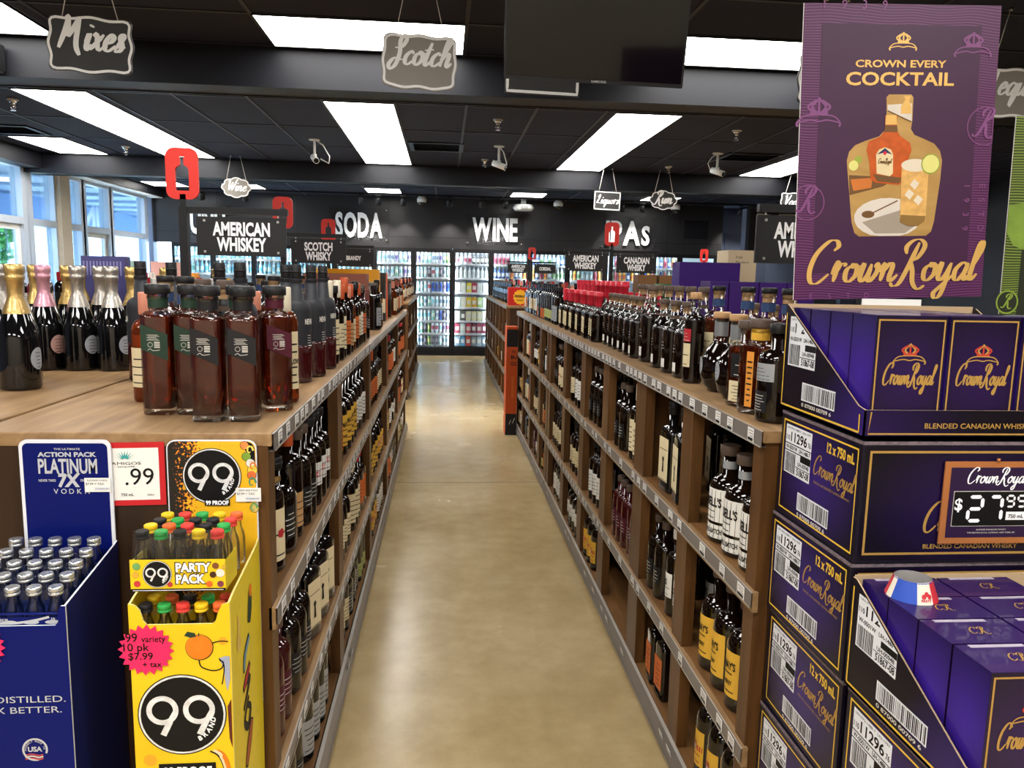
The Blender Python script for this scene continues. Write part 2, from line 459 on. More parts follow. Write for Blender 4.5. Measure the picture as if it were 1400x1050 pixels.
PANEL = mat('lit_diffuser', 'ffffff', rough=.5, emit=9.0, ecol='fffcf6', nz=.0)

# ------------------------------------------------------------------ floor, ceiling, beams, walls
RX0, RX1, RY0, RY1, CZ = -5.343, 7.6, -3.6, 15.0, 3.0
b = MB(); b.box(RX0 - .15, RX1 + .15, RY0 - .15, 16.2, -.12, 0, FLOOR); struct(b, 'floor')
JOINT = mat('floor_joint', '6d5d47', rough=.7)
b = MB()
b.box(RX0, RX1, 5.70, 5.708, -.001, .0006, JOINT); struct(b, 'trim_1')
b = MB(); b.box(RX0, RX1, 10.9, 10.908, -.001, .0006, JOINT); struct(b, 'trim_2')
b = MB(); b.box(RX0 - .15, RX1 + .15, RY0 - .15, 16.2, CZ, CZ + .12, CEIL); struct(b, 'ceiling')
b = MB()
y = 6.87 - 1.22
for i in range(5): b.box(RX0, RX1, 5.65 + 1.22 * i - .012, 5.65 + 1.22 * i + .012, CZ - .006, CZ + .01, GRID)
x = -1.04 - .61 * 7
while x < RX1 - .1:
    if x > RX0: b.box(x - .012, x + .012, 5.62, 10.6, CZ - .007, CZ + .01, GRID)
    x += .61
y = 11.0
while y < 15: b.box(RX0, RX1, y - .012, y + .012, CZ - .006, CZ + .01, GRID); y += 1.22
x = -1.37 - .61 * 6
while x < RX1 - .1: b.box(x - .012, x + .012, 10.9, 15, CZ - .007, CZ + .01, GRID); x += 1.22
y = 5.3
while y > RY0: b.box(RX0, RX1, y - .012, y + .012, CZ - .006, CZ + .01, GRID); y -= .61
x = -1.10 - 1.22 * 3
while x < RX1: b.box(x - .012, x + .012, RY0, 5.4, CZ - .007, CZ + .01, GRID); x += 1.22
struct(b, 'trim_3')
b = MB(); b.box(RX0, RX1, 5.36, 5.62, 2.75, CZ, BEAM); b.box(RX0, RX1, 5.612, 5.626, 2.742, 2.76, GRID); struct(b, 'trim_4')
b = MB(); b.box(RX0, RX1, 10.58, 10.83, 2.75, CZ, BEAM); b.box(RX0, RX1, 10.822, 10.836, 2.742, 2.76, GRID); struct(b, 'trim_5')
# wall over the coolers
b = MB(); b.box(RX0, 5.46, 15.0, 15.12, 2.06, CZ, BLACKW)
for xx in (-4.2, -2.75, -1.05, 2.05, 4.35): b.box(xx, xx + .006, 14.997, 15.0, 2.06, CZ, KICK)
b.box(RX0, 5.46, 14.996, 15.0, 2.262, 2.27, KICK)
b.box(4.62, 5.22, 14.985, 15.0, 2.30, 2.78, BLACKW); b.box(4.68, 5.16, 14.975, 14.99, 2.36, 2.72, BEAM)
struct(b, 'wall_far')
b = MB(); b.box(5.46, RX1 + .15, 15.3, 15.45, 0, CZ, BLUEW)
b.box(5.62, 6.5, 15.27, 15.3, .1, 2.5, mat('slate_door_paint', '41495d', rough=.45)); struct(b, 'wall_far_right')
b = MB(); b.box(RX1, RX1 + .15, RY0, 15.45, 0, CZ, BLACKW); struct(b, 'wall_right')
b = MB(); b.box(RX0 - .15, RX1 + .15, RY0 - .15, RY0, 0, CZ, mat('cream_wall_paint', 'b5ab9c', rough=.7)); struct(b, 'wall_near')
# left wall: a glazed shop front
b = MB()
b.box(RX0 - .16, RX0, RY0 - .15, 9.3, 0, CZ, BLUEW); b.box(RX0 - .16, RX0, 9.3, 15.12, 2.86, CZ, BEAM); b.box(RX0 - .16, RX0, 14.92, 15.12, 0, 2.86, BLUEW)
b.box(RX0 - .16, RX0, 9.3, 14.92, 0, .12, BLUEW)
struct(b, 'wall_left')
b = MB(); b.box(RX0, RX0 + .22, 7.2, 10.58, 2.80, CZ, BEAM); b.box(RX0, RX0 + .22, 10.83, 15.0, 2.86, CZ, BEAM); b.box(RX0, RX0 + .2, 9.3, 14.9, 2.845, 2.86, WHITE); struct(b, 'trim_6')
b = MB(); b.box(RX0 - .1, RX0 + .06, 11.38, 11.66, .0, 2.85, BEIGE); struct(b, 'trim_7')
wins = [(9.35, 10.55), (10.70, 11.38), (11.66, 12.14), (12.24, 13.1), (13.2, 14.62)]
for i, (y0, y1) in enumerate(wins):
    b = MB(); x0, x1 = RX0 - .13, RX0 + .0
    b.box(x0, x1, y0 - .08, y0 + .05, .12, 2.85, ALU); b.box(x0, x1, y1 - .05, y1 + .08, .12, 2.85, ALU)
    b.box(x0, x1, y0 + .05, y1 - .05, 2.80, 2.85, ALU); b.box(x0, x1, y0 + .05, y1 - .05, 2.09, 2.18, ALU); b.box(x0, x1, y0 + .05, y1 - .05, .12, .2, ALU)
    w = struct(b, 'window_%d' % (i + 1))
    g = MB(); g.box(RX0 - .075, RX0 - .069, y0 + .05, y1 - .05, .2, 2.80, PANE)
    if i in (0, 3):   # the two leaves of glazed doors
        g.box(RX0 - .1, RX0 - .05, y0 + .05, y0 + .12, .2, 2.09, WHITE); g.box(RX0 - .1, RX0 - .05, y1 - .12, y1 - .05, .2, 2.09, WHITE); g.box(RX0 - .1, RX0 - .05, y0 + .12, y1 - .12, 2.02, 2.09, WHITE)
    if i == 0:
        for q in range(4): g.box(RX0 - .09, RX0 - .08, y0 + .3 + q * .2, y0 + .312 + q * .2, .2, 2.02, ALU)
    p = g.build('pane', w); p['kind'] = 'structure'

# outside the windows: canopy, pavement, a wall and a few trees in the sun
b = MB(); CON = mat('pale_pavement', 'c8c4ba', rough=.9)
b.box(-60, RX0 - .16, -10, 60, -.14, -.02, CON); struct(b, 'trim_8')
b = MB(); CAN = mat('canopy_underside', '9fb2c9', rough=.6)
b.box(-8.6, RX0 - .16, 4, 40, 3.02, 3.15, CAN); b.box(-8.9, -8.6, 4, 40, 2.50, 3.3, mat('canopy_fascia', '7f93b4', rough=.6))
for q in range(12): b.box(-8.6, RX0 - .16, 5 + q * 1.6, 5.06 + q * 1.6, 2.96, 3.02, CAN)
struct(b, 'trim_9')
LEAF = mat('tree_leaves', '3f7a3a', rough=.6, nz=.3, nscale=3); BARK = mat('tree_bark', '5b4a3a', rough=.9)
for i, (tx, ty, hh) in enumerate([(-22, 33, 5.5), (-25, 43, 6.5), (-16, 28, 4.2)]):
    t = thing('leafy_tree', ['leafy green tree in the parking lot, nearest behind the windows', 'tall leafy green tree furthest out in the parking lot', 'small leafy green tree beside the glazed door outside'][i], 'tree', (tx, ty, 0))
    b = MB(); b.tube([(0, 0, -.05), (.05, 0, hh * .3), (0, .05, hh * .6)], [.16, .12, .06], BARK); b.build('trunk', t)
    b = MB(); r2 = random.Random(i)
    for q in range(900):
        a, z = r2.uniform(0, 2 * PI), r2.uniform(-1, 1); rr = hh * .33 * r2.uniform(.5, 1) * math.sqrt(1 - z * z)
        c = Vector((rr * math.cos(a), rr * math.sin(a), hh * .62 + z * hh * .32)); s = .16
        u = Vector((r2.uniform(-1, 1), r2.uniform(-1, 1), r2.uniform(-1, 1))).normalized() * s; v = u.orthogonal().normalized() * s
        b.add([c - u, c + v, c + u, c - v], [(0, 1, 2, 3)], LEAF)
    b.build('foliage', t)

# ------------------------------------------------------------------ lit ceiling panels
def light_panel(x0, x1, y0, y1, label):
    t = thing('ceiling_light', label, 'ceiling light', ((x0 + x1) / 2, (y0 + y1) / 2, CZ), group='lit ceiling panels')
    hx, hy = (x1 - x0) / 2, (y1 - y0) / 2
    b = MB(); b.box(-hx + .012, hx - .012, -hy + .006, hy - .006, -.008, -.002, PANEL); b.build('diffuser', t)
    b = MB()
    b.box(-hx, hx, -hy, -hy + .006, -.012, -.002, BLKM); b.box(-hx, hx, hy - .006, hy, -.012, -.002, BLKM)
    b.box(-hx, -hx + .012, -hy + .006, hy - .006, -.012, -.002, BLKM); b.box(hx - .012, hx, -hy + .006, hy - .006, -.012, -.002, BLKM)
    b.build('panel_frame', t)
pos = {0: 'nearest', 1: 'middle', 2: 'farthest'}
for x, nm in ((-3.55, 'the long lit strip left of the red bottle sign'), (-1.04, 'the lit strip right of the white security camera'), (1.48, 'the lit strip below the hanging television'), (4.0, 'the lit strip behind the purple poster')):
    for k in range(3):
        if x > 3.9 and k == 0: continue
        light_panel(x, x + .61, 6.87 + 1.22 * k, 8.09 + 1.22 * k, 'bright white ceiling panel, %s of %s' % (pos[k], nm))
light_panel(-4.87, -4.26, 9.31, 10.53, 'bright white ceiling panel beside the slotted air vent near the windows')
for x, nm in ((-3.64, 'above the Mixes sign at the picture corner'), (-1.10, 'behind the Scotch sign'), (1.40, 'right of the hanging television')):
    light_panel(x, x + 1.22, 4.69, 5.30, 'wide bright white ceiling panel ' + nm)
for x, nm in ((-5.04, 'beside the far windows'), (-3.73, 'behind the Wine sign'), (-1.37, 'above the word SODA'), (1.17, 'above the word WINE'), (3.56, 'behind the Rum sign'), (6.6, 'behind the green poster')):
    light_panel(x, x + .61, 13.55, 14.22, 'small far ceiling panel ' + nm)

# ------------------------------------------------------------------ ceiling fittings
CHROME = mat('chrome', 'd8d8d8', rough=.15, metal=1, nz=.02)
def sprinkler(x, y, label):
    t = thing('fire_sprinkler', label, 'sprinkler', (x, y, CZ))
    b = MB(); b.lathe([(.045, -.012), (.045, 0)], WPLAST, 14); b.lathe([(.03, -.03), (.036, -.012)], CHROME, 14); b.build('escutcheon', t)
    b = MB(); b.lathe([(.018, -.05), (.018, -.03)], CHROME, 10); b.lathe([(.004, -.085), (.012, -.05)], CHROME, 10)
    for s in (-1, 1): b.tube([(s * .014, 0, -.05), (s * .022, 0, -.07), (s * .006, 0, -.095)], .003, CHROME, 6)
    b.build('nozzle', t)
    b = MB(); b.lathe([(.024, -.1), (.02, -.097)], CHROME, 12); b.build('deflector', t)
for x, y, s in ((-3.75, 7.32, 'beside the lit strip at the far left'), (-3.79, 9.83, 'left of the tall red bottle sign'), (.487, 7.38, 'below the television, nearer one'), (.497, 9.89, 'beside the middle security camera'), (2.8, 7.46, 'right of the lit strip, before the right vent'), (2.86, 9.95, 'above the Rum sign')):
    sprinkler(x, y, 'chrome fire sprinkler on black ceiling ' + s)

def bullet_cam(x, y, rz, label, cable):
    t = thing('security_camera', label, 'security camera', (x, y, CZ), rz)
    b = MB(); b.lathe([(.06, -.014), (.06, 0)], WPLAST, 18); b.build('mount', t)
    b = MB(); b.tube([(0, 0, -.012), (0, 0, -.16)], .014, WPLAST, 10); b.lathe([(.022, -.19), (.024, -.16)], WPLAST, 12); b.build('arm', t)
    b = MB()
    ax = Vector((.25, -.9, -.35)).normalized()
    p = Vector((0, 0, -.19)); P = [p - ax * .075 + Vector((0, 0, -.02)), p + ax * .085 + Vector((0, 0, -.02))]
    b.tube(P, .033, WPLAST, 16); h = b.build('camera_body', t)
    b = MB(); b.tube([P[1], P[1] + ax * .004], [.029, .024], LENS, 16); b.build('lens', h)
    b = MB(); b.tube([(0.01, 0, -.01), (.09, .0, -.06), (.16, 0, -.18), (.15, .02, -.25), (.06, .05, -.20)] if cable else [(0, 0, -.01), (-.06, .03, -.05), (-.1, .05, -.12), (-.03, .07, -.2)], .006, WPLAST, 8); b.build('cable', t)
bullet_cam(-1.42, 8.83, .1, 'white bullet security camera with looped cable, left of the lit strip', True)
bullet_cam(.6, 8.83, .9, 'white bullet security camera in the middle, above the word WINE', True)
bullet_cam(3.09, 8.78, .5, 'white bullet security camera at right, beside the purple poster', False)

def vent(x0, x1, y0, y1, label):
    t = thing('air_vent', label, 'vent', (0, 0, 0))
    b = MB(); z = CZ
    b.box(x0, x1, y0, y0 + .05, z - .015, z - .001, BLKM); b.box(x0, x1, y1 - .05, y1, z - .015, z - .001, BLKM); b.box(x0, x0 + .05, y0 + .05, y1 - .05, z - .015, z - .001, BLKM); b.box(x1 - .05, x1, y0 + .05, y1 - .05, z - .015, z - .001, BLKM); b.build('vent_frame', t)
    b = MB(); n = 6
    for i in range(n):
        yy = y0 + .08 + (y1 - y0 - .16) * i / (n - 1)
        b.add([(x0 + .05, yy - .02, z - .02), (x1 - .05, yy - .02, z - .02), (x1 - .05, yy + .02, z - .003), (x0 + .05, yy + .02, z - .003)], [(0, 1, 2, 3)], mat('dark_vent_blade', '33343a', rough=.4))
    b.build('louvre', t)
vent(-.40, .21, 8.75, 9.32, 'black louvred air vent right of the middle lit strip')
vent(3.2, 3.85, 8.7, 9.25, 'black louvred air vent right of the right-hand security camera')
vent(-5.0, -4.3, 8.62, 9.15, 'black louvred air vent in the ceiling near the windows')

def track_head(x, label):
    t = thing('track_spotlight', label, 'spotlight', (x, 14.42, CZ))
    b = MB(); b.box(-.05, .05, -.03, .03, -.05, 0, BLKM); b.tube([(0, 0, -.05), (0, 0, -.1)], .012, BLKM, 8); b.build('bracket', t)
    b = MB(); ax = Vector((0, .5, -.86)); p = Vector((0, 0, -.13)); b.tube([p - ax * .07, p - ax * .03, p + ax * .07], [.03, .05, .052], BLKM, 14); b.build('lamp_head', t)
    l = lamp('spot_lamp', 'SPOT', (x, 14.42 + .045, CZ - .21), 45, (1, .93, .82), spot_size=math.radians(70), spot_blend=.8, shadow_soft_size=.04, rot=(math.radians(30), 0, 0))
for i, x in enumerate((-4.3, -3.55, -1.5, -1.2, -.75, .09, .68, 1.12, 3.3, 3.68, 5.6, 6.15)):
    track_head(x, 'black track spotlight on the far ceiling, %s from the left' % ORD[i])
b = MB(); b.box(-4.6, 6.4, 14.36, 14.385, CZ - .03, CZ - .001, BLKM); tag(b.build('lighting_track'), 'long thin black lighting track along the far ceiling above the wall words', 'lighting track')
def dome(x, label):
    t = thing('dome_camera', label, 'security camera', (x, 14.6, CZ - .12))
    b = MB(); b.lathe([(.085, -.0), (.09, .06), (.05, .11)], WPLAST, 18); b.build('housing', t)
    b = MB(); b.lathe([(.02, -.075), (.05, -.06), (.068, -.03), (.07, -.001)], LENS, 18); b.build('dome_lens', t)
    b = MB(); b.lathe([(.025, .11), (.025, .12)], WPLAST, 10); b.build('stem', t)
dome(-.42, 'white dome security camera between the words SODA and WINE'); dome(2.12, 'white dome security camera between WINE and IPAs'); dome(4.37, 'white dome security camera under the Rum sign')
t = thing('emergency_light', 'white twin-lamp emergency light above the word WINE', 'emergency light', (1.47, 14.62, CZ - .17))
b = MB(); b.lathe([(.16, -.05), (.2, .0), (.17, .06)], WPLAST, 20, ay=.45); b.lathe([(.05, .06), (.05, .17)], WPLAST, 12); b.build('housing', t)
b = MB(); b.box(-.06, .06, -.205, -.19, -.02, .02, mat('grey_lens', '9a9a9a', rough=.2)); b.build('indicator', t)
t = thing('loudspeaker', 'small black wall loudspeaker on the beam at the far left', 'loudspeaker', (-2.83, 5.3, 2.86))
b = MB(); b.box(-.07, .07, -.09, .04, -.1, .07, BLKM); b.build('cabinet', t, bev=.01)
b = MB(); b.box(-.02, .02, .04, .06, -.02, .02, BLKM); b.build('bracket', t)
for zz in (-.05, .02):
    b = MB(); b.tube([(0, -.091, zz), (0, -.096, zz)], [.035, .028], LENS, 14); b.build('driver', t)

# ------------------------------------------------------------------ signs on the far wall
SIGNW = mat('sign_letter_white', 'f2f2f2', rough=.4, nz=.0)
def wall_sign(txt, x0, x1, z0, z1, label, y=15.0, parts=True, panel=True, widths=None):
    t = thing('wall_sign', label, 'sign', (x0, y, z0))
    W, H = x1 - x0, z1 - z0
    if panel:
        b = MB(); b.box(-.12, W + .12, -.035, -.029, -.1, H + .1, ACRYL); b.build('clear_panel', t)
        for px in (-.08, W + .08):
            for pz in (-.06, H + .06):
                b = MB(); b.tube([(px, 0, pz), (px, -.04, pz)], .014, CHROME, 10); b.build('standoff', t)
    adv = [text2d(c, .05)[2] + .09 for c in txt]; sm = sum(adv) - .09; k = W / sm; x = 0
    for c, a in zip(txt, adv):
        b = MB(); hh = H * (.8 if c == 's' else 1)
        prism_text(b, c.upper(), lambda u, v, d: (u, -d, v), x, 0, hh, SIGNW, .036, .052, w=text2d(c.upper(), .05)[2] * k * (.8 if c == 's' else 1), bold=.05)
        b.build('letter', t); x += a * k
wall_sign('SODA', -2.04, -1.17, 2.25, 2.68, 'bold white letters SODA on the black wall over the coolers')
wall_sign('WINE', .53, 1.40, 2.24, 2.65, 'bold white letters WINE on the black wall at the aisle end')
wall_sign('IPAs', 3.12, 3.99, 2.23, 2.66, 'bold white letters IPAs on the black wall behind the red bottle sign')
wall_sign('UNH', -4.68, -4.05, 2.25, 2.68, 'bold white letters mostly hidden behind the near hanging AMERICAN WHISKEY board')
# the beer room front at the right
b = MB(); b.box(5.16, 7.5, 12.9, 13.1, 2.05, 2.78, BLACKW); b.box(5.10, 5.16, 12.9, 13.1, 2.05, 2.82, BLUEW); b.box(5.1, 7.5, 12.89, 13.1, 2.78, 2.83, BLUEW); b.box(5.1, 5.3, 12.95, 13.1, 0, 2.05, BLUEW); b.box(6.9, 7.5, 12.95, 13.1, 0, 2.05, BLUEW); struct(b, 'wall_beer')
wall_sign('BEER', 5.27, 6.7, 2.17, 2.69, 'large white letters BEER half hidden behind the right hanging AMERICAN WHISKEY board', y=12.9, panel=False)

# ------------------------------------------------------------------ the row of glass door coolers
COOLW = mat('cooler_white_liner', 'e6edf0', rough=.4, nz=.02)
STRIP = mat('cooler_led_strip', 'ffffff', rough=.5, emit=22, ecol='e2f2ff', nz=0)
RAILW = mat('shelf_rail_white', 'e4e6e6', rough=.5, nz=.02)
WIRE = mat('grey_wire_shelf', '9a9ea0', rough=.4, metal=.5)
SHZ = [.185, .435, .68, .945, 1.23, 1.51, 1.78]
def make_cooler(x0, w, label):
    t = thing('glass_door_cooler', label, 'cooler', (x0, 15.0, 0), group='glass door coolers along the far wall')
    b = MB()
    b.box(0, .012, .05, .8, .1, 2.06, COOLW); b.box(w - .012, w, .05, .8, .1, 2.06, COOLW); b.box(.012, w - .012, .78, .8, .1, 2.06, COOLW)
    b.box(.012, w - .012, .05, .78, 2.04, 2.06, COOLW); b.box(.012, w - .012, .05, .78, .1, .13, COOLW); b.box(0, w, .02, .8, 0, .1, KICK)
    b.build('cabinet', t)
    b = MB()
    b.box(0, .05, -.0, .05, .1, 2.06, BLKM); b.box(w - .05, w, 0, .05, .1, 2.06, BLKM); b.box(.05, w - .05, 0, .05, 1.99, 2.06, BLKM); b.box(.05, w - .05, 0, .05, .1, .17, BLKM)
    d = b.build('door_frame', t)
    b = MB(); b.box(.05, w - .05, .02, .026, .17, 1.99, CLEAR); b.build('glass_pane', d)
    b = MB(); b.tube([(.03, -.0, 1.25), (.03, -.04, 1.25), (.03, -.04, .85), (.03, 0, .85)], .008, BLKM, 8); b.build('handle', d)
    for z in SHZ[1:]:
        b = MB(); b.box(.015, w - .015, .1, .76, z - .012, z, WIRE); b.box(.015, w - .015, .09, .1, z - .03, z + .006, RAILW); b.build('wire_shelf', t)
    b = MB(); b.box(.014, .03, .055, .085, .2, 1.98, STRIP); b.box(w - .03, w - .014, .055, .085, .2, 1.98, STRIP); b.box(.05, w - .05, .055, .085, 2.02, 2.035, STRIP); b.build('light_strip', t)
    return t
DOORS = {}
PITCH = .745
for k in range(-6, 8):
    x0 = -.58 + PITCH * k
    nm = {0: 'straight ahead at the aisle end, filled with cans', 1: 'at the aisle end, filled with bottles and small cartons'}.get(k) or ('%s of the aisle, %s door over' % ('left' if k < 0 else 'right', ORD[abs(k) - 1 if k < 0 else k - 2]))
    if x0 < RX0 + .05: continue
    if k == 0 or not DOORS: t = make_cooler(x0, PITCH - .004, 'black framed glass door cooler ' + nm)
    else: t = dup(first, (x0, 15.0, 0), 0, 'black framed glass door cooler ' + nm)
    if not DOORS: first = t
    DOORS[k] = x0
# drinks in the coolers
def can_mesh(c1, c2):
    k = ('can', c1, c2)
    if k in _T: return _T[k]
    b = MB(); m1 = mat('can_' + c1, c1, rough=.3, metal=.35, nz=.08, nscale=30); m2 = mat('can_' + c2, c2, rough=.35, metal=.2, nz=.08, nscale=30); m3 = mat('can_top', 'c4c8ca', rough=.3, metal=.8)
    b.lathe([(.026, 0), (.031, .012), (.031, .07), (.031, .14), (.031, .185), (.026, .2)], [m3, m1, m2, m1, m3], 10)
    _T[k] = b.mesh('drink_can'); return _T[k]
def bot_mesh(c1, c2, h=.24, r=.032):
    k = ('bot', c1, c2, h)
    if k in _T: return _T[k]
    b = MB(); m1 = mat('drink_' + c1, c1, rough=.15, coat=.5, nz=.05); m2 = mat('drinklabel_' + c2, c2, rough=.4, nz=.1, nscale=40); m3 = mat('drink_cap_white', 'dfe6ea', rough=.4)
    b.lathe([(r * .9, 0), (r, .01), (r, h * .2), (r, h * .52), (r, h * .62), (r * .45, h * .82), (r * .4, h * .93), (r * .46, h * .93), (r * .46, h)], [m1, m1, m2, m1, m1, m1, m3, m3], 10)
    _T[k] = b.mesh('drink_bottle'); return _T[k]
CANC = [('9fc9cf', 'dfeaec', 'pale blue'), ('cfd6d8', '6c7f93', 'grey'), ('2e56a8', '16357a', 'blue'), ('7fb7a4', 'e4e8d8', 'mint'), ('4a4550', '8a8590', 'dark'), ('c7d0d8', 'a7485a', 'silver and red'),
        ('d8dfe0', '87bfc9', 'white'), ('b9a9c9', '665a86', 'lilac'), ('6f9f55', 'd8d38a', 'green'), ('b5574a', 'e4c9b8', 'red')]
def place(mesh, name, loc, label, cat, group, rz=0):
    o = bpy.data.objects.new(name, mesh); COL.objects.link(o); o.location = loc; o.rotation_euler = (0, 0, rz)
    return tag(o, label, cat, group)
ROWN = ['bottom', 'second', 'third', 'fourth', 'fifth', 'sixth', 'top']
def row_items(k, ri, n, pick, y=15.16):
    x0 = DOORS[k]; w = PITCH - .1
    dn = {0: 'can cooler straight ahead', 1: 'mixed cooler straight ahead'}.get(k) or ('%s cooler %s of aisle' % (ORD[abs(k) - 1 if k < 0 else k - 2], 'left' if k < 0 else 'right'))
    for i in range(n):
        me, nm, col, cat = pick(i)
        place(me, nm, (x0 + .05 + w * (i + .5) / n, y, SHZ[ri] + .001), '%s, %s from left, %s shelf, %s' % (col, ORD[i], ROWN[ri], dn), cat, 'drinks in the coolers')
rc = random.Random(5)
pal_by_row = {6: [0, 0, 4, 1, 4, 3, 8], 5: [0, 0, 4, 1, 4, 1, 3], 4: [0, 6, 5, 2, 2, 8, 2], 3: [6, 1, 7, 6, 1, 1, 1], 2: [6, 6, 6, 1, 4, 4, 1], 1: [3, 4, 8, 5, 7, 7, 5], 0: [1, 4, 1, 4, 1, 1, 1]}
for ri in range(7):
    def pick(i, ri=ri):
        c = CANC[pal_by_row[ri][min(6, int(i * 7 / 9))] if rc.random() < .8 else rc.randrange(10)]
        return can_mesh(c[0], c[1]), 'drink_can', 'slim %s can' % c[2], 'can'
    row_items(0, ri, 9, pick)
BOTC = [('d8cfd0', 'b05a66', 'pale bottle with red label'), ('dfe4e4', 'cfd6d6', 'clear white bottle'), ('c98f98', '8a2f44', 'pink bottle'), ('3c3438', 'd8d0c0', 'dark bottle')]
for ri in (6, 5):
    row_items(1, ri, 8, lambda i, ri=ri: (lambda c: (bot_mesh(c[0], c[1], .21), 'drink_bottle', c[2], 'bottle'))(BOTC[[0, 1, 0, 2, 3, 3, 3, 3][i] if ri == 6 else 1]))
def pack(c, w, h, d=.1):
    k = ('pack', c, w, h)
    if k not in _T:
        b = MB(); m = mat('pack_' + c, c, rough=.4, nz=.25, nscale=25); b.box(-w / 2, w / 2, -d / 2, d / 2, 0, h, m); b.box(-w * .35, w * .35, -d / 2 - .001, -d / 2, h * .3, h * .7, mat('packlabel', 'd8d4c4', rough=.5)); _T[k] = b.mesh('drink_carton')
    return _T[k]
for ri, cs in ((4, ['d8c9c9', 'dcd6cc', 'e3c545', 'a83a48', 'd8d8d0', 'd8d8d0']), (3, ['b9c9b9', 'cfc9b0', 'e0b83c', 'd99a2c', 'a8c27a', 'b9c2b0']), (2, ['c2c8bc', '4a4a48', 'e0d9a8', 'd8cfa0', 'cfc9a0', 'd8d4c4']), (1, ['9c3a4c', 'b8c4bc', 'c0485a', '8f4a5a', 'a04a5a', '7a3a4a']), (0, ['7a8a94', '3f86a8', 'b8433c', '88949c', '9aa4a8', '6c7a80'])):
    row_items(1, ri, 6, lambda i, cs=cs: (pack(cs[i], .095, .19), 'drink_carton', 'small coloured carton', 'carton'))
for k in range(-6, 0):
    if k not in DOORS: continue
    for ri in (6, 5) if k >= -2 else (5, 6):
        if k <= -2:
            row_items(k, ri, 8, lambda i: (lambda c: (bot_mesh(c[0], c[1], .24), 'drink_bottle', c[2], 'bottle'))([('9fd4ea', '58b4dc', 'sky blue bottle'), ('d2ecf4', '8fd0e4', 'pale blue bottle'), ('7fc4dc', 'd8f0f0', 'light blue bottle'), ('bfe4d8', '58a890', 'aqua bottle')][(i * 7 + k) % 4 if rc.random() < .8 else 2]))
        else:
            row_items(k, ri, 8, lambda i: (lambda c: (can_mesh(c[0], c[1]), 'drink_can', 'slim %s can' % c[2], 'can'))(CANC[rc.choice([0, 1, 6, 3, 7, 1])]))
for k in (2, 3, 4, 5, 6):
    for ri in (6, 5):
        row_items(k, ri, 8, lambda i, ri=ri, k=k: (lambda c: (bot_mesh(c[0], c[1], .22), 'drink_bottle', c[2], 'bottle'))([('b05a66', '8a2f44', 'rose bottle'), ('9fc4d0', 'dce6e6', 'pale blue bottle'), ('3c5a9c', 'cfd6e6', 'blue bottle'), ('d9a94a', 'c96a3a', 'amber bottle'), ('cfe0d0', '6fa06a', 'green bottle')][(0 if i < 4 else 1) if (ri == 6 and k == 2) else rc.randrange(5)]))
# ------------------------------------------------------------------ wooden display shelves
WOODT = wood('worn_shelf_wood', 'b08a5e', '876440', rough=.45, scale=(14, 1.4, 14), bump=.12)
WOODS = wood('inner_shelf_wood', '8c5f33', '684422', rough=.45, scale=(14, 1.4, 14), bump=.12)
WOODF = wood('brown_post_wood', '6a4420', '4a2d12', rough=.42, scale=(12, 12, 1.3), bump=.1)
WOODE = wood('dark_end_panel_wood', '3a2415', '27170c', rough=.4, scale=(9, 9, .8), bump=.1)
WOODB = mat('dark_shelf_back', '15100c', rough=.7)  # colour darkened to stand in for deep shade inside the shelves
RAIL = mat('grey_price_rail', '726b66', rough=.35, nz=.05)
RAILE = mat('pale_rail_edge', 'a8a198', rough=.35)
TAGW = mat('price_tag_card', 'dedbd6', rough=.5, nz=.03)
TAGG = mat('grey_tag_card', '77726f', rough=.5)
tag_me = {}
def tag_mesh(w, h):
    k = (w, h)
    if k not in tag_me:
        b = MB(); b.box(0, .0012, -w / 2, w / 2, -h / 2, h / 2, TAGW)
        for i in range(3): b.box(-.0004, .0016, -w * .4, w * (.38 - .15 * i), h * (.28 - .2 * i), h * (.33 - .2 * i), TAGG)
        b.box(-.0004, .0016, -w * .4, w * .4, -h * .42, -h * .2, BLK)
        tag_me[k] = b.mesh('price_tag')
    return tag_me[k]
SHELF_Z = (.09, .43, .83)
POST = .10
TOPZ = 1.22
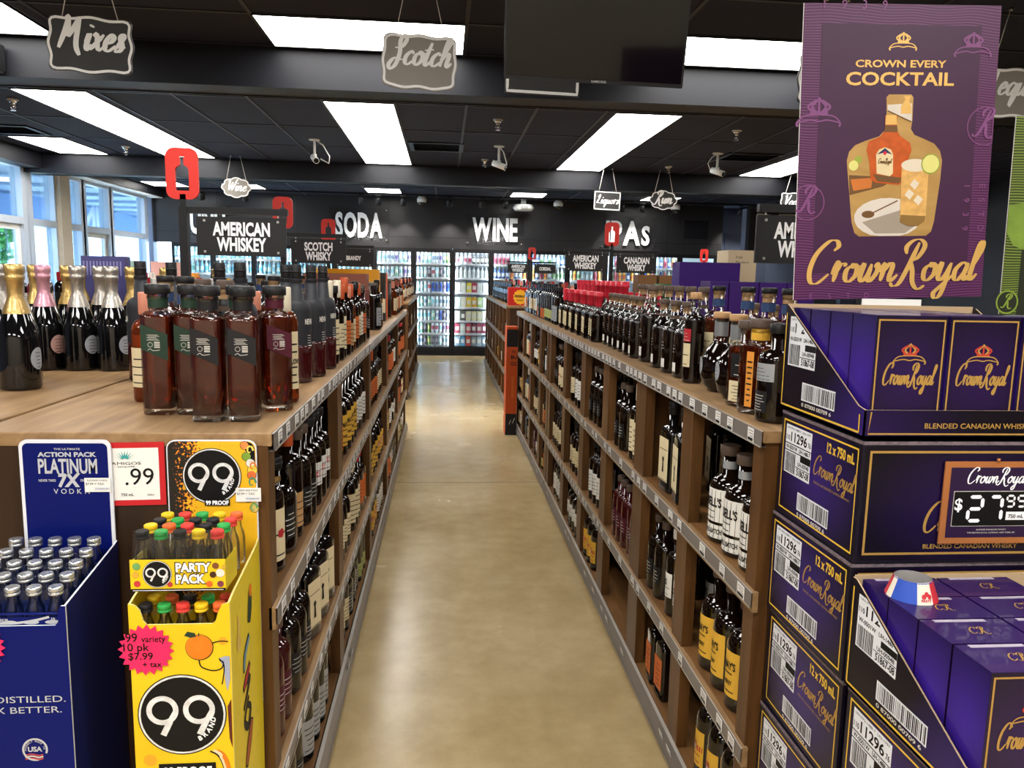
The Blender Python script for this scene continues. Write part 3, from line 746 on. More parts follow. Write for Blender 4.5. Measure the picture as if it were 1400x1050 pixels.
def shelf_unit(label, xf, s, y0, y1, posts, depth=.6, tags=True, near_end=True, far=False, seed=0, back_half=False):
    """xf: front plane; s: +1 when the shelf lies to the right of its front plane"""
    t = thing('display_shelf', label, 'display shelf', (xf, y0, 0))
    L = y1 - y0; r2 = random.Random(seed)
    X = lambda a, b_: (min(s * a, s * b_), max(s * a, s * b_))
    b = MB()
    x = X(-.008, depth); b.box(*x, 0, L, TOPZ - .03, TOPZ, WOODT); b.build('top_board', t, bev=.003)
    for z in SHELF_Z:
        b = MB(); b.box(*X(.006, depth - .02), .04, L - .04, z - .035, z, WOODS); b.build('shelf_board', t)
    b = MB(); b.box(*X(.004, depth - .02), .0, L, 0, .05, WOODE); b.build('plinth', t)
    for (p0, p1) in posts:
        b = MB(); b.box(*X(0, .035), p0 - y0, p1 - y0, .05, TOPZ - .03, WOODF); b.build('post', t)
    for (p0, p1) in posts:
        if p1 - p0 > .13 or p0 - y0 < .02 or y1 - p1 < .02: continue
    for i, (p0, p1) in enumerate(posts):
        c = (p0 + p1) / 2 - y0
        if 0 < i < len(posts) - 1 and i % 2 == 0:
            b = MB(); b.box(*X(.035, depth - .03), c - .012, c + .012, .055, TOPZ - .03, WOODF); b.build('partition', t)
    b = MB(); b.box(*X(depth - .02, depth), 0, L, 0, TOPZ - .03, WOODB); b.build('back_panel', t)
    for e, nm in ((0, 1), (L, 0)):
        b = MB(); y_a, y_b = (0, .03) if nm else (L - .03, L)
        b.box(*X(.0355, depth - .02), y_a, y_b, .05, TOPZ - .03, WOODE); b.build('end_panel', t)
    # the price rails: four, the bottom one tilted towards the aisle
    rails = []
    for z in (TOPZ, .83, .43, .10):
        h = .038; b = MB()
        zz = z - .002
        tilt = .012 if z < .2 else 0
        x0, x1 = X(-.012, -.008)
        zb = zz - h - (.02 if z < .2 else 0)
        o = s * -.012
        b.add([(o, 0, zz), (o, L, zz), (o - s * tilt, L, zb), (o - s * tilt, 0, zb)], [(0, 1, 2, 3)], RAIL)
        b.add([(o, 0, zz), (o, L, zz), (o + s * .012, L, zz), (o + s * .012, 0, zz)], [(0, 1, 2, 3)], RAILE)
        b.add([(o - s * tilt, 0, zb), (o - s * tilt, L, zb), (o + s * .012, L, zb), (o + s * .012, 0, zb)], [(0, 1, 2, 3)], RAIL)
        b.add([(o - s * (tilt + .003), 0, zb), (o - s * (tilt + .003), L, zb), (o - s * (tilt + .003), L, zb + .004), (o - s * (tilt + .003), 0, zb + .004)], [(0, 1, 2, 3)], RAILE)
        if z < TOPZ and z > .2: b.box(*X(-.008, .006), 0, L, zz - .05, zz + .001, WOODT)
        rail = b.build('price_rail', t)
        if tags:
            yy = .06
            while yy < L - .05:
                w = r2.choice([.036, .04, .044])
                if z > .2 or r2.random() < .45:
                    o2 = bpy.data.objects.new('price_tag', tag_mesh(w, .033)); COL.objects.link(o2); o2.parent = rail
                    o2.location = (-s * .0145 if s > 0 else .0133, yy, zz - h / 2)
                    if s < 0: o2.location.x = .0133
                    if z < .2: o2.location = (o - s * (tilt * .5 + .002), yy, zz - .028); o2.rotation_euler = (0, -.2 * s, 0)
                yy += w + r2.choice([.026, .035, .05, .07, .10]) * (1.0 if z > 1 else 1.7)
    return t
PR1 = [(1.69, 1.75), (2.20, 2.30), (2.74, 2.88), (3.38, 3.50), (3.96, 4.08), (4.59, 4.70), (5.26, 5.36)]
PR2 = [(5.39, 5.49), (5.80, 5.92), (6.46, 6.56), (7.06, 7.16), (7.62, 7.72)]
PR3 = [(9.07, 9.17)] + [(9.07 + .65 * i - .05, 9.07 + .65 * i + .05) for i in range(1, 7)] + [(13.6, 13.7)]
PL1 = [(1.64, 1.70), (2.72, 2.83), (3.87, 3.97), (5.06, 5.17), (6.28, 6.40), (7.5, 7.6)]
PL2 = [(9.6, 9.7), (10.6, 10.7), (11.7, 11.8), (13.0, 13.1)]
shelf_unit('long brown wooden display shelf of bottles along the right of the aisle, nearest', .745, 1, 1.68, 5.37, PR1, seed=1)
shelf_unit('brown wooden display shelf behind the orange display carton, right of the aisle', .745, 1, 5.385, 7.72, PR2, seed=2)
shelf_unit('far brown wooden display shelf with the yellow flame carton on its end', .745, 1, 9.07, 13.7, PR3, seed=3, tags=False)
shelf_unit('long brown wooden display shelf of bottles along the left of the aisle', -.37, -1, 1.64, 7.6, PL1, seed=4)
shelf_unit('far brown wooden display shelf at the left aisle end by the coolers', -.44, -1, 9.6, 13.1, PL2, depth=.55, seed=5, tags=False)
def plain_unit(label, x0, x1, y0, y1):
    t = thing('display_shelf', label, 'display shelf', (x0, y0, 0))
    w, L = x1 - x0, y1 - y0
    b = MB(); b.box(0, w, 0, L, TOPZ - .03, TOPZ, WOODT); b.build('top_board', t, bev=.003)
    b = MB(); b.box(.0, w, 0, .03, 0, TOPZ - .03, WOODE); b.box(0, w, L - .03, L, 0, TOPZ - .03, WOODE); b.build('end_panel', t)
    b = MB(); b.box(w * .5 - .01, w * .5 + .01, .03, L - .03, 0, TOPZ - .03, WOODB); b.build('back_panel', t)
    for z in SHELF_Z:
        b = MB(); b.box(w * .5 + .01, w, .03, L - .03, z - .03, z, WOODT); b.box(0, w * .5 - .01, .03, L - .03, z - .03, z, WOODT); b.build('shelf_board', t)
    return t
plain_unit('brown wooden display shelf carrying the sparkling wine bottles at the far left', -1.60, -.985, 1.64, 7.6)
plain_unit('brown wooden display shelf carrying the purple cartons behind the right-hand bottles', 1.36, 1.97, 1.9, 7.72)
plain_unit('brown wooden display shelf of red-topped bottles near the shop windows', -4.0, -2.9, 3.2, 9.8)
plain_unit('brown wooden display shelf under the small RUM board at the far right', 3.14, 4.36, 7.0, 13.0)
plain_unit('brown wooden display shelf behind the far bottle rows right of the aisle', 1.36, 1.97, 9.07, 13.7)

# ------------------------------------------------------------------ aisle posts with boards and red bottle plates
SIGNB = mat('black_sign_board', '242323', rough=.5, nz=.04)
REDP = mat('red_sign_plate', 'd5372f', rough=.4, nz=.03)
def bottle_outline(w, h):
    a = [(-w / 2, .0), (w / 2, 0), (w / 2, h * .6), (w * .42, h * .68), (w * .14, h * .76), (w * .14, h * .96), (w * .19, h * .97), (w * .19, h), (-w * .19, h), (-w * .19, h * .97), (-w * .14, h * .96), (-w * .14, h * .76), (-w * .42, h * .68), (-w / 2, h * .6)]
    return a
def red_plate_mesh(b, w, h, zc):
    """rounded plate with a bottle-shaped hole: two halves so that the hole is real"""
    out = rrect(-w / 2, w / 2, -h / 2, h / 2, w * .28, 6)
    bw, bh = w * .42, h * .66
    hole = [(x, y - bh / 2) for x, y in bottle_outline(bw, bh)]
    right = [p for p in out if p[0] > 0]; left = [p for p in out if p[0] < 0]
    hr = [p for p in hole if p[0] > 0]; hl = [p for p in hole if p[0] < 0]
    right.sort(key=lambda p: math.atan2(p[1], p[0])); hr.sort(key=lambda p: p[1])
    R = [(0, -h / 2)] + right + [(0, h / 2), (0, bh / 2)] + sorted(hr, key=lambda p: -p[1] - (p[0] * .001 if p[1] < 0 else -p[0] * .001)) + [(0, -bh / 2)]
    # explicit order of the hole's right side, from the top down
    k = bottle_outline(bw, bh); seq = [(k[8 - i][0] * -1 if False else p[0], p[1] - bh / 2) for i, p in enumerate([k[7], k[6], k[5], k[4], k[3], k[2], k[1]])]
    R = [(0, -h / 2)] + right + [(0, h / 2), (0, bh / 2)] + seq + [(0, -bh / 2)]
    Lh = [(-x, y) for x, y in R][::-1]
    fn = lambda u, v, d: (u, -d, zc + v)
    for half in (R, Lh): b.prism(half, fn, -.006, .006, REDP)
def sign_post(x, y, side, lines, label, z_arm=1.782, arm=.385, board=(.332, .145), plate=True, second=None, th=.048, base=TOPZ, bl=None):
    t = thing('aisle_sign_post', label, 'sign', (x, y, base + .0006))
    b = MB(); b.box(-.015, .015, -.015, .015, 0, z_arm + .012 - base, BLKM); b.box(-.03, .03, -.03, .03, 0, .006, BLKM); b.build('post', t)
    if plate:
        b = MB(); b.box(-.011, .011, -.006, .006, z_arm + .012 - base, 1.84 - base, BLKM); red_plate_mesh(b, .118, .188, 1.915 - base); b.build('red_bottle_plate', t)
    for sd, ln, zz in [(side, lines, z_arm)] + ([second] if second else []):
        b = MB(); x0, x1 = sorted((sd * .015, sd * arm)); b.box(x0, x1, -.011, .011, zz - .012 - base, zz + .012 - base, BLKM); ab = b.build('arm', t)
        bw, bh = board
        c = sd * (.035 + bw / 2 + .01); zt = zz - .022 - base
        b = MB(); b.box(c - bw / 2, c + bw / 2, -.004, .004, zt - bh, zt, SIGNB)
        for q in (-1, 1):
            b.box(c + q * bw * .41 - .002, c + q * bw * .41 + .002, -.001, .001, zt, zt + .012, STEEL)
            for w_ in (.9, .1): b.box(c + q * bw * .41 - .004, c + q * bw * .41 + .004, -.006, -.004, zt - bh * w_ - .004, zt - bh * w_ + .004, STEEL)
        n = len(ln); lh = th; gap = lh * 1.2
        z0 = zt - bh / 2 - (lh + gap * (n - 1)) / 2
        for i, s in enumerate(ln[::-1]):
            w0 = (len(s) - .5 * s.count('I')) * lh * .59
            put_text(b, s, PXZ(-.0045), c + .0, z0 + i * gap, lh, SIGNW, w=w0, bold=.055)
        b.build('sign_board', t)
sign_post(-.98, 3.06, 1, ['AMERICAN', 'WHISKEY'], 'black post with red bottle plate and the near left AMERICAN WHISKEY board')
sign_post(-.98, 4.88, 1, ['SCOTCH', 'WHISKY'], 'black post with red bottle plate and the SCOTCH WHISKY board')
sign_post(-.98, 6.75, 1, ['BRANDY'], 'black post with red bottle plate and the BRANDY board', th=.035)
sign_post(1.355, 6.25, -1, ['AMERICAN', 'WHISKEY'], 'black post carrying AMERICAN WHISKEY and CANADIAN WHISKY boards, right of WINE', second=(1, ['CANADIAN', 'WHISKY'], 1.775))
sign_post(1.355, 2.40, -1, ['AMERICAN', 'WHISKEY'], 'black post with the right-hand AMERICAN WHISKEY board cut off by the purple poster', z_arm=1.79, arm=.37, board=(.328, .15), plate=False)
sign_post(1.355, 12.0, -1, ['AMERICAN', 'WHISKEY'], 'farthest small black post with AMERICAN WHISKEY and CORDIAL boards', second=(1, ['CORDIAL'], 1.782))
sign_post(3.75, 11.0, -1, ['RUM'], 'small far black post with red bottle plate and the RUM board')

# ------------------------------------------------------------------ hanging chalk signs
CHALK = mat('chalkboard_face', '3a3a3a', rough=.55, nz=.12, nscale=6)
CHALKG = mat('pale_chalkboard_face', '8f8a82', rough=.55, nz=.06, nscale=6)
CHW = mat('chalk_white', 'f6f6f4', rough=.6, nz=.02)
STR = mat('white_string', 'cfcac2', rough=.8)
def wavy(w, h, kind, n=72):
    pts = []
    for i in range(n):
        a = 2 * PI * i / n; c, s = math.cos(a), math.sin(a)
        if kind == 'cloud':
            r = 1 + .15 * abs(math.sin(4 * a + PI / 2)) ** .7 - .10
            pts.append((w / 2 * c * r, h / 2 * s * r))
        elif kind == 'rect':
            q = 1 / max(abs(c), abs(s)); pts.append((w / 2 * c * q, h / 2 * s * q))
        else:
            q = 1 / (abs(c) ** 7 + abs(s) ** 7) ** (1 / 7)
            x, y = w / 2 * c * q, h / 2 * s * q
            e = .035 if kind == 'wave' else .05
            y *= 1 + e * math.cos(2 * PI * x / w * (2 if kind == 'plaque' else 2.5)) * (1 if kind == 'plaque' else math.copysign(1, y))
            x *= 1 + e * .7 * math.cos(2 * PI * y / h * 2)
            pts.append((x, y))
    return pts
def chalk_sign(x, y, z, w, h, kind, txt, label, face=CHALK, sh=None, rz=0, roll=.03, hook=.06, edge=.012, script=True, lw=None, zoff=-.02, top=CZ):
    t = thing('hanging_sign', label, 'sign', (x, y, z), rz)
    cr, sr = math.cos(roll), math.sin(roll)
    fn = lambda u, v, d: (u * cr + v * sr, -d, -u * sr + v * cr)
    b = MB(); out = wavy(w, h, kind)
    b.prism(out, fn, -.005, .005, face)
    inn = [(u * (1 - edge * 1.6 / w), v * (1 - edge * 1.6 / h)) for u, v in out]
    brush(b, inn, fn, lambda t_, u: edge / 2, CHW, .0062, closed=True)
    if txt:
        if script: put_script(b, txt, fn, 0, zoff - sh * .3, sh, CHW, w=lw, thick=.17, thin=.05, d=.0066)
        else: put_text(b, txt, fn, 0, zoff, sh, CHW, w=lw, bold=.03, d=.0066)
    b.build('board', t)
    hy = h / 2 * .93
    for q in (-1, 1):
        p = Vector(fn(q * w * .33, hy - (0 if kind != 'cloud' else h * .05), 0)); e = Vector((q * w * .16, 0, top - z - .002))
        b = MB(); b.tube([p, p.lerp(e, .5) + Vector((0, 0, -.004)), e], .0022 if y < 6 else .004, STR, 6)
        b.tube([e + Vector((0, 0, -.012)), e], .01, STEEL, 8)
        b.build('string', t)
chalk_sign(-1.68, 4.0, 2.605, .385, .255, 'plaque', 'Mixes', 'dark wavy chalkboard sign reading Mixes hanging at top left', sh=.072, lw=.30, zoff=.0, top=3.0)
chalk_sign(-.13, 4.0, 2.595, .365, .255, 'wave', 'Scotch', 'pale grey wavy chalkboard sign reading Scotch hanging before a lit panel', face=CHALKG, sh=.062, lw=.30, zoff=.005, roll=.035)
chalk_sign(3.0, 4.0, 2.575, .42, .25, 'wave', 'Tequila', 'pale grey wavy chalkboard sign reading Tequila right of the purple poster', face=CHALKG, sh=.06, lw=.34, zoff=.01, roll=-.01)
chalk_sign(1.99, 4.0, 2.60, .36, .25, 'plaque', None, 'chalkboard sign almost wholly hidden behind the purple poster edge', roll=.02)
chalk_sign(.485, 4.0, 2.585, .375, .24, 'rect', None, 'black rectangular chalkboard sign mostly hidden behind the television', edge=.014, roll=.02)
chalk_sign(-2.64, 10.3, 2.605, .36, .25, 'cloud', 'Wine', 'small grey cloud-shaped sign reading Wine above the AMERICAN WHISKEY board', face=CHALKG, sh=.062, lw=.24)
chalk_sign(2.15, 10.3, 2.58, .36, .245, 'rect', 'Liquors', 'small rectangular chalkboard sign reading Liquors above IPAs', sh=.05, lw=.3, edge=.014)
chalk_sign(2.91, 10.3, 2.61, .37, .25, 'cloud', 'Rum', 'small cloud-shaped chalkboard sign reading Rum above the dome camera', sh=.07, lw=.24)
chalk_sign(4.72, 10.3, 2.63, .38, .26, 'plaque', 'Vodka', 'small chalkboard sign reading Vodka beside the purple poster edge', sh=.062, lw=.30)

# ------------------------------------------------------------------ television on its ceiling pole
SCREEN = mat('dark_tv_screen', '060607', rough=.12, coat=.4, nz=0)
t = thing('television', 'black flat television hanging from the ceiling, screen tilted down', 'television', (.575, 3.1, 2.313))
b = MB()
TW, TH, tilt = .70, .405, math.radians(14)
ct, st_ = math.cos(tilt), math.sin(tilt)
yw = math.radians(-4)
def tvp(u, v, d):
    x, yy, z = u, -v * st_ - d * ct, v * ct - d * st_
    return (x * math.cos(yw) - yy * math.sin(yw), x * math.sin(yw) + yy * math.cos(yw), z - u * .03)
b.prism(rrect(-TW / 2, TW / 2, 0, TH, .006, 3), tvp, -.05, 0, BLKM)
fr = b.build('housing', t)
b = MB(); b.prism(rrect(-TW / 2 + .008, TW / 2 - .008, .016, TH - .008, .003, 2), tvp, .0005, .002, SCREEN); b.build('screen', t)
b = MB(); b.prism([(-.12, .1), (.12, .1), (.12, .3), (-.12, .3)], tvp, -.1, -.05, BLKM); b.build('wall_bracket', t)
b = MB(); b.tube([tvp(0, .25, -.1), (tvp(0, .25, -.1)[0], tvp(0, .25, -.1)[1], CZ - 2.313)], .02, BLKM, 12); b.build('pole', t)
b = MB(); put_text(b, 'SAMSUNG', tvp, 0.02, .0035, .009, mat('silver_print', 'a8a8a8', rough=.3), bold=.01); b.build('emblem', t)
# ------------------------------------------------------------------ bottles
def glassm(name, col, rough=.04): return mat(name, col, rough=rough, spec=.6, coat=.3, nz=.03)
DARK = glassm('dark_whiskey_glass', '0f0704'); BLACKG = glassm('black_glass', '0b0b0c'); REDG = glassm('deep_red_glass', '3a0d10'); GREENG = glassm('dark_green_glass', '101a12')
BROWN = mat('amber_whiskey', 'a8481a', rough=.02, trans=.8, ior=1.36, nz=.03); DEEP = mat('deep_amber_whiskey', '96391a', rough=.02, trans=.8, ior=1.36, nz=.03)
NECK = thin_glass('clear_bottle_neck', (.95, .95, .94), .05, .03)
MATTE = mat('matte_black_coating', '26262a', rough=.55); CAPB = mat('black_cap', '1c1b1c', rough=.4); CAPW = mat('wood_cap', 'b58e63', rough=.5, nz=.12); CAPD = mat('dark_wood_cap', '57483e', rough=.5, nz=.1)
CAPR = mat('red_wax', 'c8283a', rough=.35); CAPRED = mat('red_cap', 'a3242a', rough=.35); CAPC = mat('cream_capsule', 'd8cdb4', rough=.5); CAPWH = mat('white_cap', 'd9d6cf', rough=.4); CAPS = mat('silver_cap', 'c9cbcd', rough=.25, metal=.8)
CAPO = mat('orange_capsule', 'b5502a', rough=.4); GOLD = mat('gold_foil', 'c9a86a', rough=.32, metal=.75, nz=.12, nscale=90, bump=.4); SILV = mat('silver_foil', 'b9b2a8', rough=.3, metal=.8, nz=.12, nscale=90, bump=.4); PINKF = mat('pink_foil', 'd39aa8', rough=.32, metal=.6, nz=.12, nscale=90, bump=.4)
LCREAM = mat('cream_label', 'd9c9a2', rough=.6); LWHITE = mat('white_label', 'dcd9d2', rough=.6); LYEL = mat('yellow_label', 'd6a63a', rough=.55); LORG = mat('orange_label', 'c8662e', rough=.55); LBLK = mat('black_label', '1d1c1e', rough=.5)
LGRN = mat('dark_green_label', '23382b', rough=.5); LBURG = mat('burgundy_label', '4a1626', rough=.5); LRED = mat('red_label', 'b02a32', rough=.5); LSIL = mat('silver_label', 'a9adb2', rough=.35, metal=.3); LLIME = mat('pale_green_label', 'a9b06a', rough=.55); LTAN = mat('tan_label', 'b98f60', rough=.55); LBLUE = mat('blue_band', '33476b', rough=.4)
INKW = mat('pale_print', 'd0ccc2', rough=.6, nz=0); INKG = mat('gold_print', 'c9a45c', rough=.4, nz=0); INKB = mat('dark_print', '1e1a17', rough=.6, nz=0); INKR = mat('red_print', '9c2a2c', rough=.6, nz=0)

def srect(mb, x0, x1, y0, y1, fn, m, d, n=8):
    for i in range(n):
        a, b_ = x0 + (x1 - x0) * i / n, x0 + (x1 - x0) * (i + 1) / n
        mb.add([fn(a, y0, d), fn(b_, y0, d), fn(b_, y1, d), fn(a, y1, d)], [(0, 1, 2, 3)], m, True)

KIND = {}
def kind(key, desc, h=.29, r=.04, sh=.6, ns=.75, nr=.0145, a=2.0, b=2.0, t=0, ay=1.0, body=DARK, neck=None, fill=None, cap=CAPB, ch=.1, cr=1.25, labels=(), band=None, cap2=None, nr2=None, name='whiskey_bottle', prof=None, foil=None, base=None):
    KIND[key] = dict(locals())

# labels: (z0, z1, half width, material, print colour, [(text, z, height)], number of fine lines)
L = lambda z0, z1, w, m, ink=INKB, tx=(), n=4, sh='r': (z0, z1, w, m, ink, tx, n, sh)
kind('sq_green', 'square amber bottle, green label', .305, .034, .74, .80, .021, t=1, body=DEEP, neck=NECK, fill=.77, cap=CAPB, ch=.075, cr=1.36, labels=[L(.42, .70, .030, LGRN, INKW, [], 5, 'slant')], band=(.82, .90, LGRN), base=NECK)
kind('sq_black', 'square amber bottle, black label', .305, .034, .74, .80, .021, t=1, body=DEEP, neck=NECK, fill=.77, cap=CAPB, ch=.075, cr=1.36, labels=[L(.42, .70, .030, LBLK, INKW, [], 5, 'slant')], band=(.82, .90, LBLK), base=NECK)
kind('sq_burg', 'square amber bottle, burgundy label', .305, .034, .74, .80, .021, t=1, body=DEEP, neck=NECK, fill=.77, cap=CAPB, ch=.075, cr=1.36, labels=[L(.42, .70, .030, LBURG, INKW, [], 5, 'slant')], band=(.82, .90, LBURG), base=NECK)
kind('champ_gold', 'sparkling wine, gold foil neck', .345, .052, .40, .74, .0175, 1.25, 1.0, body=BLACKG, foil=GOLD, labels=[L(.16, .34, .026, LSIL, INKB, [], 5, 'oval')], name='sparkling_wine_bottle')
kind('champ_silver', 'sparkling wine, silver foil neck', .345, .052, .40, .74, .0175, 1.25, 1.0, body=BLACKG, foil=SILV, labels=[L(.16, .34, .026, LSIL, INKB, [], 5, 'oval')], name='sparkling_wine_bottle')
kind('champ_pink', 'sparkling wine, pink foil neck', .345, .052, .40, .74, .0175, 1.25, 1.0, body=BLACKG, foil=PINKF, labels=[L(.16, .34, .026, mat('dusty_pink_label', 'b98f86', rough=.5), INKB, [], 5, 'oval')], name='sparkling_wine_bottle')
kind('matte', 'tall bottle with matte black top', .362, .044, .60, .70, .022, body=REDG, cap=CAPB, ch=.12, cr=1.0, nr2=.0165, neck=MATTE, fill=.32, labels=[L(.50, .53, .018, MATTE, INKW, [('NEVIN', .5, .016)], 0), L(.28, .44, .010, MATTE, INKW, [], 6)], base=NECK)
kind('cream_tall', 'slim bottle, long cream label', .30, .033, .68, .80, .0135, body=BROWN, cap=CAPC, ch=.22, cr=1.25, labels=[L(.12, .62, .024, LCREAM, INKB, [('YELLOW', .34, .013)], 6)])
kind('cream', 'dark bottle, cream label', .29, .040, labels=[L(.18, .50, .036, LCREAM, INKB, [], 5)])
kind('white', 'dark bottle, white label', .30, .038, .62, .76, labels=[L(.16, .52, .032, LWHITE, INKB, [], 5)], cap=CAPB)
kind('whitecap', 'dark bottle, white cap, white label', .30, .037, .62, .74, cap=CAPWH, ch=.11, labels=[L(.22, .50, .030, LWHITE, INKB, [('RS', .36, .02)], 3)])
kind('yellow', 'dark bottle, yellow label', .305, .050, .56, .72, .0165, cap=CAPD, ch=.09, cr=1.3, labels=[L(.13, .54, .05, LYEL, INKB, [("E MAY'S", .38, .020), ('WHISKEY', .24, .011)], 4)])
kind('yellowred', 'dark bottle, yellow and red label', .292, .047, .6, .76, cap=CAPB, labels=[L(.14, .52, .04, LYEL, INKR, [('LER', .33, .02)], 4), L(.30, .36, .036, LRED, INKW, [('LER', .31, .013)], 0)], band=(.80, .88, LRED))
kind('russell', 'round bottle, large white label', .275, .053, .54, .70, .0195, body=DARK, cap=CAPD, ch=.10, cr=1.4, labels=[L(.22, .56, .062, LWHITE, INKB, [("RUSSELL'S", .38, .024)], 4), L(.05, .19, .062, LWHITE, INKB, [('B 10  SMALL BATCH', .10, .013)], 2)], band=(.76, .84, LSIL))
kind('keyhole', 'flat black bottle, cream keyhole label', .315, .052, .64, .74, .0155, t=1, ay=.62, body=BLACKG, cap=CAPB, ch=.14, labels=[L(.12, .60, .042, LCREAM, INKB, [], 0, 'key')])
kind('darkplain', 'dark bottle, small black label', .28, .041, .58, .74, labels=[L(.2, .42, .03, LBLK, INKW, [], 4)], cap=CAPD)
kind('purple', 'dark red bottle, plum label', .27, .036, .66, .78, body=REDG, cap=CAPD, labels=[L(.24, .48, .034, LBURG, INKW, [], 4)])
kind('redcap', 'flat dark bottle, red cap, orange label', .27, .042, .66, .76, .0135, t=1, ay=.6, cap=CAPRED, ch=.1, labels=[L(.14, .56, .034, LORG, INKB, [], 5)])
kind('creamneck', 'dark bottle, cream neck, tall label', .31, .036, .60, .72, .0135, cap=CAPC, ch=.22, cr=1.12, labels=[L(.12, .54, .034, LCREAM, INKB, [], 5)])
kind('orange', 'dark bottle, orange label', .29, .041, .58, .74, cap=CAPO, ch=.2, cr=1.1, labels=[L(.16, .50, .04, LORG, INKB, [], 5)])
kind('redneck', 'tall dark bottle, orange red neck', .32, .04, .62, .74, cap=CAPO, ch=.2, cr=1.15, labels=[L(.1, .4, .034, LTAN, INKB, [], 4)])
kind('rose', 'dark bottle, cream and red label', .295, .048, .6, .74, .0165, body=DARK, cap=CAPB, ch=.1, cr=1.2, labels=[L(.10, .54, .04, LCREAM, INKB, [], 2, 'emblem')])
kind('tagged', 'squat dark bottle, black label', .255, .054, .56, .70, .02, t=.5, body=DARK, cap=CAPB, ch=.13, cr=1.3, labels=[L(.16, .5, .032, LBLK, INKW, [], 5)], band=(.74, .80, GOLD))
kind('whitebig', 'dark bottle, plain white wrap label', .28, .043, .56, .72, .0175, cap=CAPB, ch=.1, cr=1.25, labels=[L(.24, .50, .055, LWHITE, INKB, [], 3, 'stamp')])
kind('silver', 'round dark bottle, silver label', .24, .046, .62, .74, .018, cap=CAPB, ch=.1, labels=[L(.42, .60, .045, LSIL, INKB, [], 4), L(.1, .32, .03, LBLK, INKW, [], 6)])
kind('orangeflat', 'flat whiskey bottle, orange stripe label', .245, .044, .70, .76, .022, t=1, ay=.7, body=DEEP, neck=NECK, fill=.72, cap=CAPD, ch=.09, cr=1.35, labels=[L(.08, .66, .012, mat('amber_orange_label', 'd98f3a', rough=.5), INKB, [], 8)], band=(.78, .90, LYEL))
kind('flask', 'flat whiskey flask, cream lower label', .235, .046, .66, .76, .0175, t=.9, ay=.55, body=DEEP, neck=NECK, fill=.7, cap=CAPD, ch=.09, cr=1.45, labels=[L(.06, .30, .03, LCREAM, INKB, [], 5), L(.34, .62, .028, LBLK, INKW, [], 2)])
kind('ball', name='whiskey_decanter', desc='ball shaped decanter, wood cap', h=.245, r=.058, body=DARK, neck=NECK, cap=CAPW, ch=.075, cr=1.35, nr=.02, prof=[(.032, 0), (.036, .01), (.05, .022), (.0575, .05), (.058, .075), (.053, .105), (.04, .132), (.027, .148), (.0205, .158), (.0195, .226)], fill=.62, band=(.70, .88, mat('grey_neck_band', '8a8d90', rough=.35, metal=.4)), labels=[L(.22, .44, .014, LSIL, INKB, [], 4, 'oval')])
kind('slimred', 'slim dark bottle, red and cream label', .30, .033, .68, .76, .0155, body=DARK, neck=NECK, fill=.78, cap=CAPW, ch=.07, cr=1.2, labels=[L(.18, .44, .022, LCREAM, INKB, [], 2), L(.46, .60, .022, LRED, INKW, [], 3)])
kind('decant', name='whiskey_decanter', desc='oval decanter, clear neck, dark cap', h=.265, r=.043, sh=.56, ns=.76, nr=.0165, a=1.6, b=1.5, t=.35, body=DARK, neck=NECK, fill=.62, cap=CAPD, ch=.07, cr=1.2, cap2=CAPW, band=(.745, .79, CAPD), labels=[L(.32, .48, .024, DARK, INKW, [], 3), L(.08, .2, .018, LWHITE, INKB, [], 2)])
kind('decanttall', name='whiskey_decanter', desc='tall oval decanter, clear neck', h=.315, r=.047, sh=.56, ns=.76, nr=.018, a=1.6, b=1.5, t=.35, body=DARK, neck=NECK, fill=.63, cap=CAPD, ch=.07, cr=1.2, cap2=CAPW, band=(.745, .79, CAPD), labels=[L(.32, .48, .024, DARK, INKW, [], 3), L(.08, .2, .018, LWHITE, INKB, [], 2)])
kind('blueband', 'large whiskey bottle, blue neck band', .322, .05, .60, .74, .0195, body=BROWN, neck=NECK, fill=.66, cap=CAPB, ch=.05, cr=1.2, cap2=CAPW, band=(.78, .86, LBLUE), labels=[L(.16, .5, .05, LCREAM, INKB, [], 4)])
kind('wax', name='wax_topped_bottle', desc='bottle with red wax top, cream label', h=.265, r=.044, sh=.52, ns=.64, nr=.0145, t=.25, body=DARK, neck=NECK, fill=.6, cap=CAPR, ch=.27, cr=1.25, labels=[L(.12, .46, .05, LCREAM, INKB, [], 5)])
kind('waxbig', name='wax_topped_bottle', desc='large bottle with red wax top', h=.325, r=.052, sh=.52, ns=.64, nr=.018, t=.25, body=DARK, neck=NECK, fill=.6, cap=CAPR, ch=.27, cr=1.25, labels=[L(.12, .46, .055, LCREAM, INKB, [], 5)])
kind('limelab', 'slim dark bottle, pale green label', .29, .036, .66, .78, labels=[L(.1, .32, .036, LLIME, INKB, [], 4)], cap=CAPB, ch=.14)
kind('orangelow', 'slim dark bottle, orange low label', .29, .036, .66, .78, labels=[L(.04, .30, .036, LORG, INKB, [], 4)], cap=CAPB, ch=.14)
kind('archblack', 'black bottle, silver arch label', .27, .045, .7, .8, .016, body=BLACKG, cap=CAPB, labels=[L(.1, .5, .036, LSIL, INKB, [], 5)])
kind('pinkcap', 'bottle with pinkish orange cap', .28, .037, .62, .76, cap=mat('salmon_cap', 'c9836a', rough=.4), ch=.2, cr=1.2, labels=[L(.14, .5, .034, LCREAM, INKB, [], 4)], body=BROWN)
kind('redwine', 'red topped wine bottle', .30, .037, .58, .74, .0145, body=BLACKG, cap=CAPRED, ch=.22, cr=1.1, labels=[L(.14, .46, .036, LWHITE, INKB, [], 4)], name='wine_bottle')
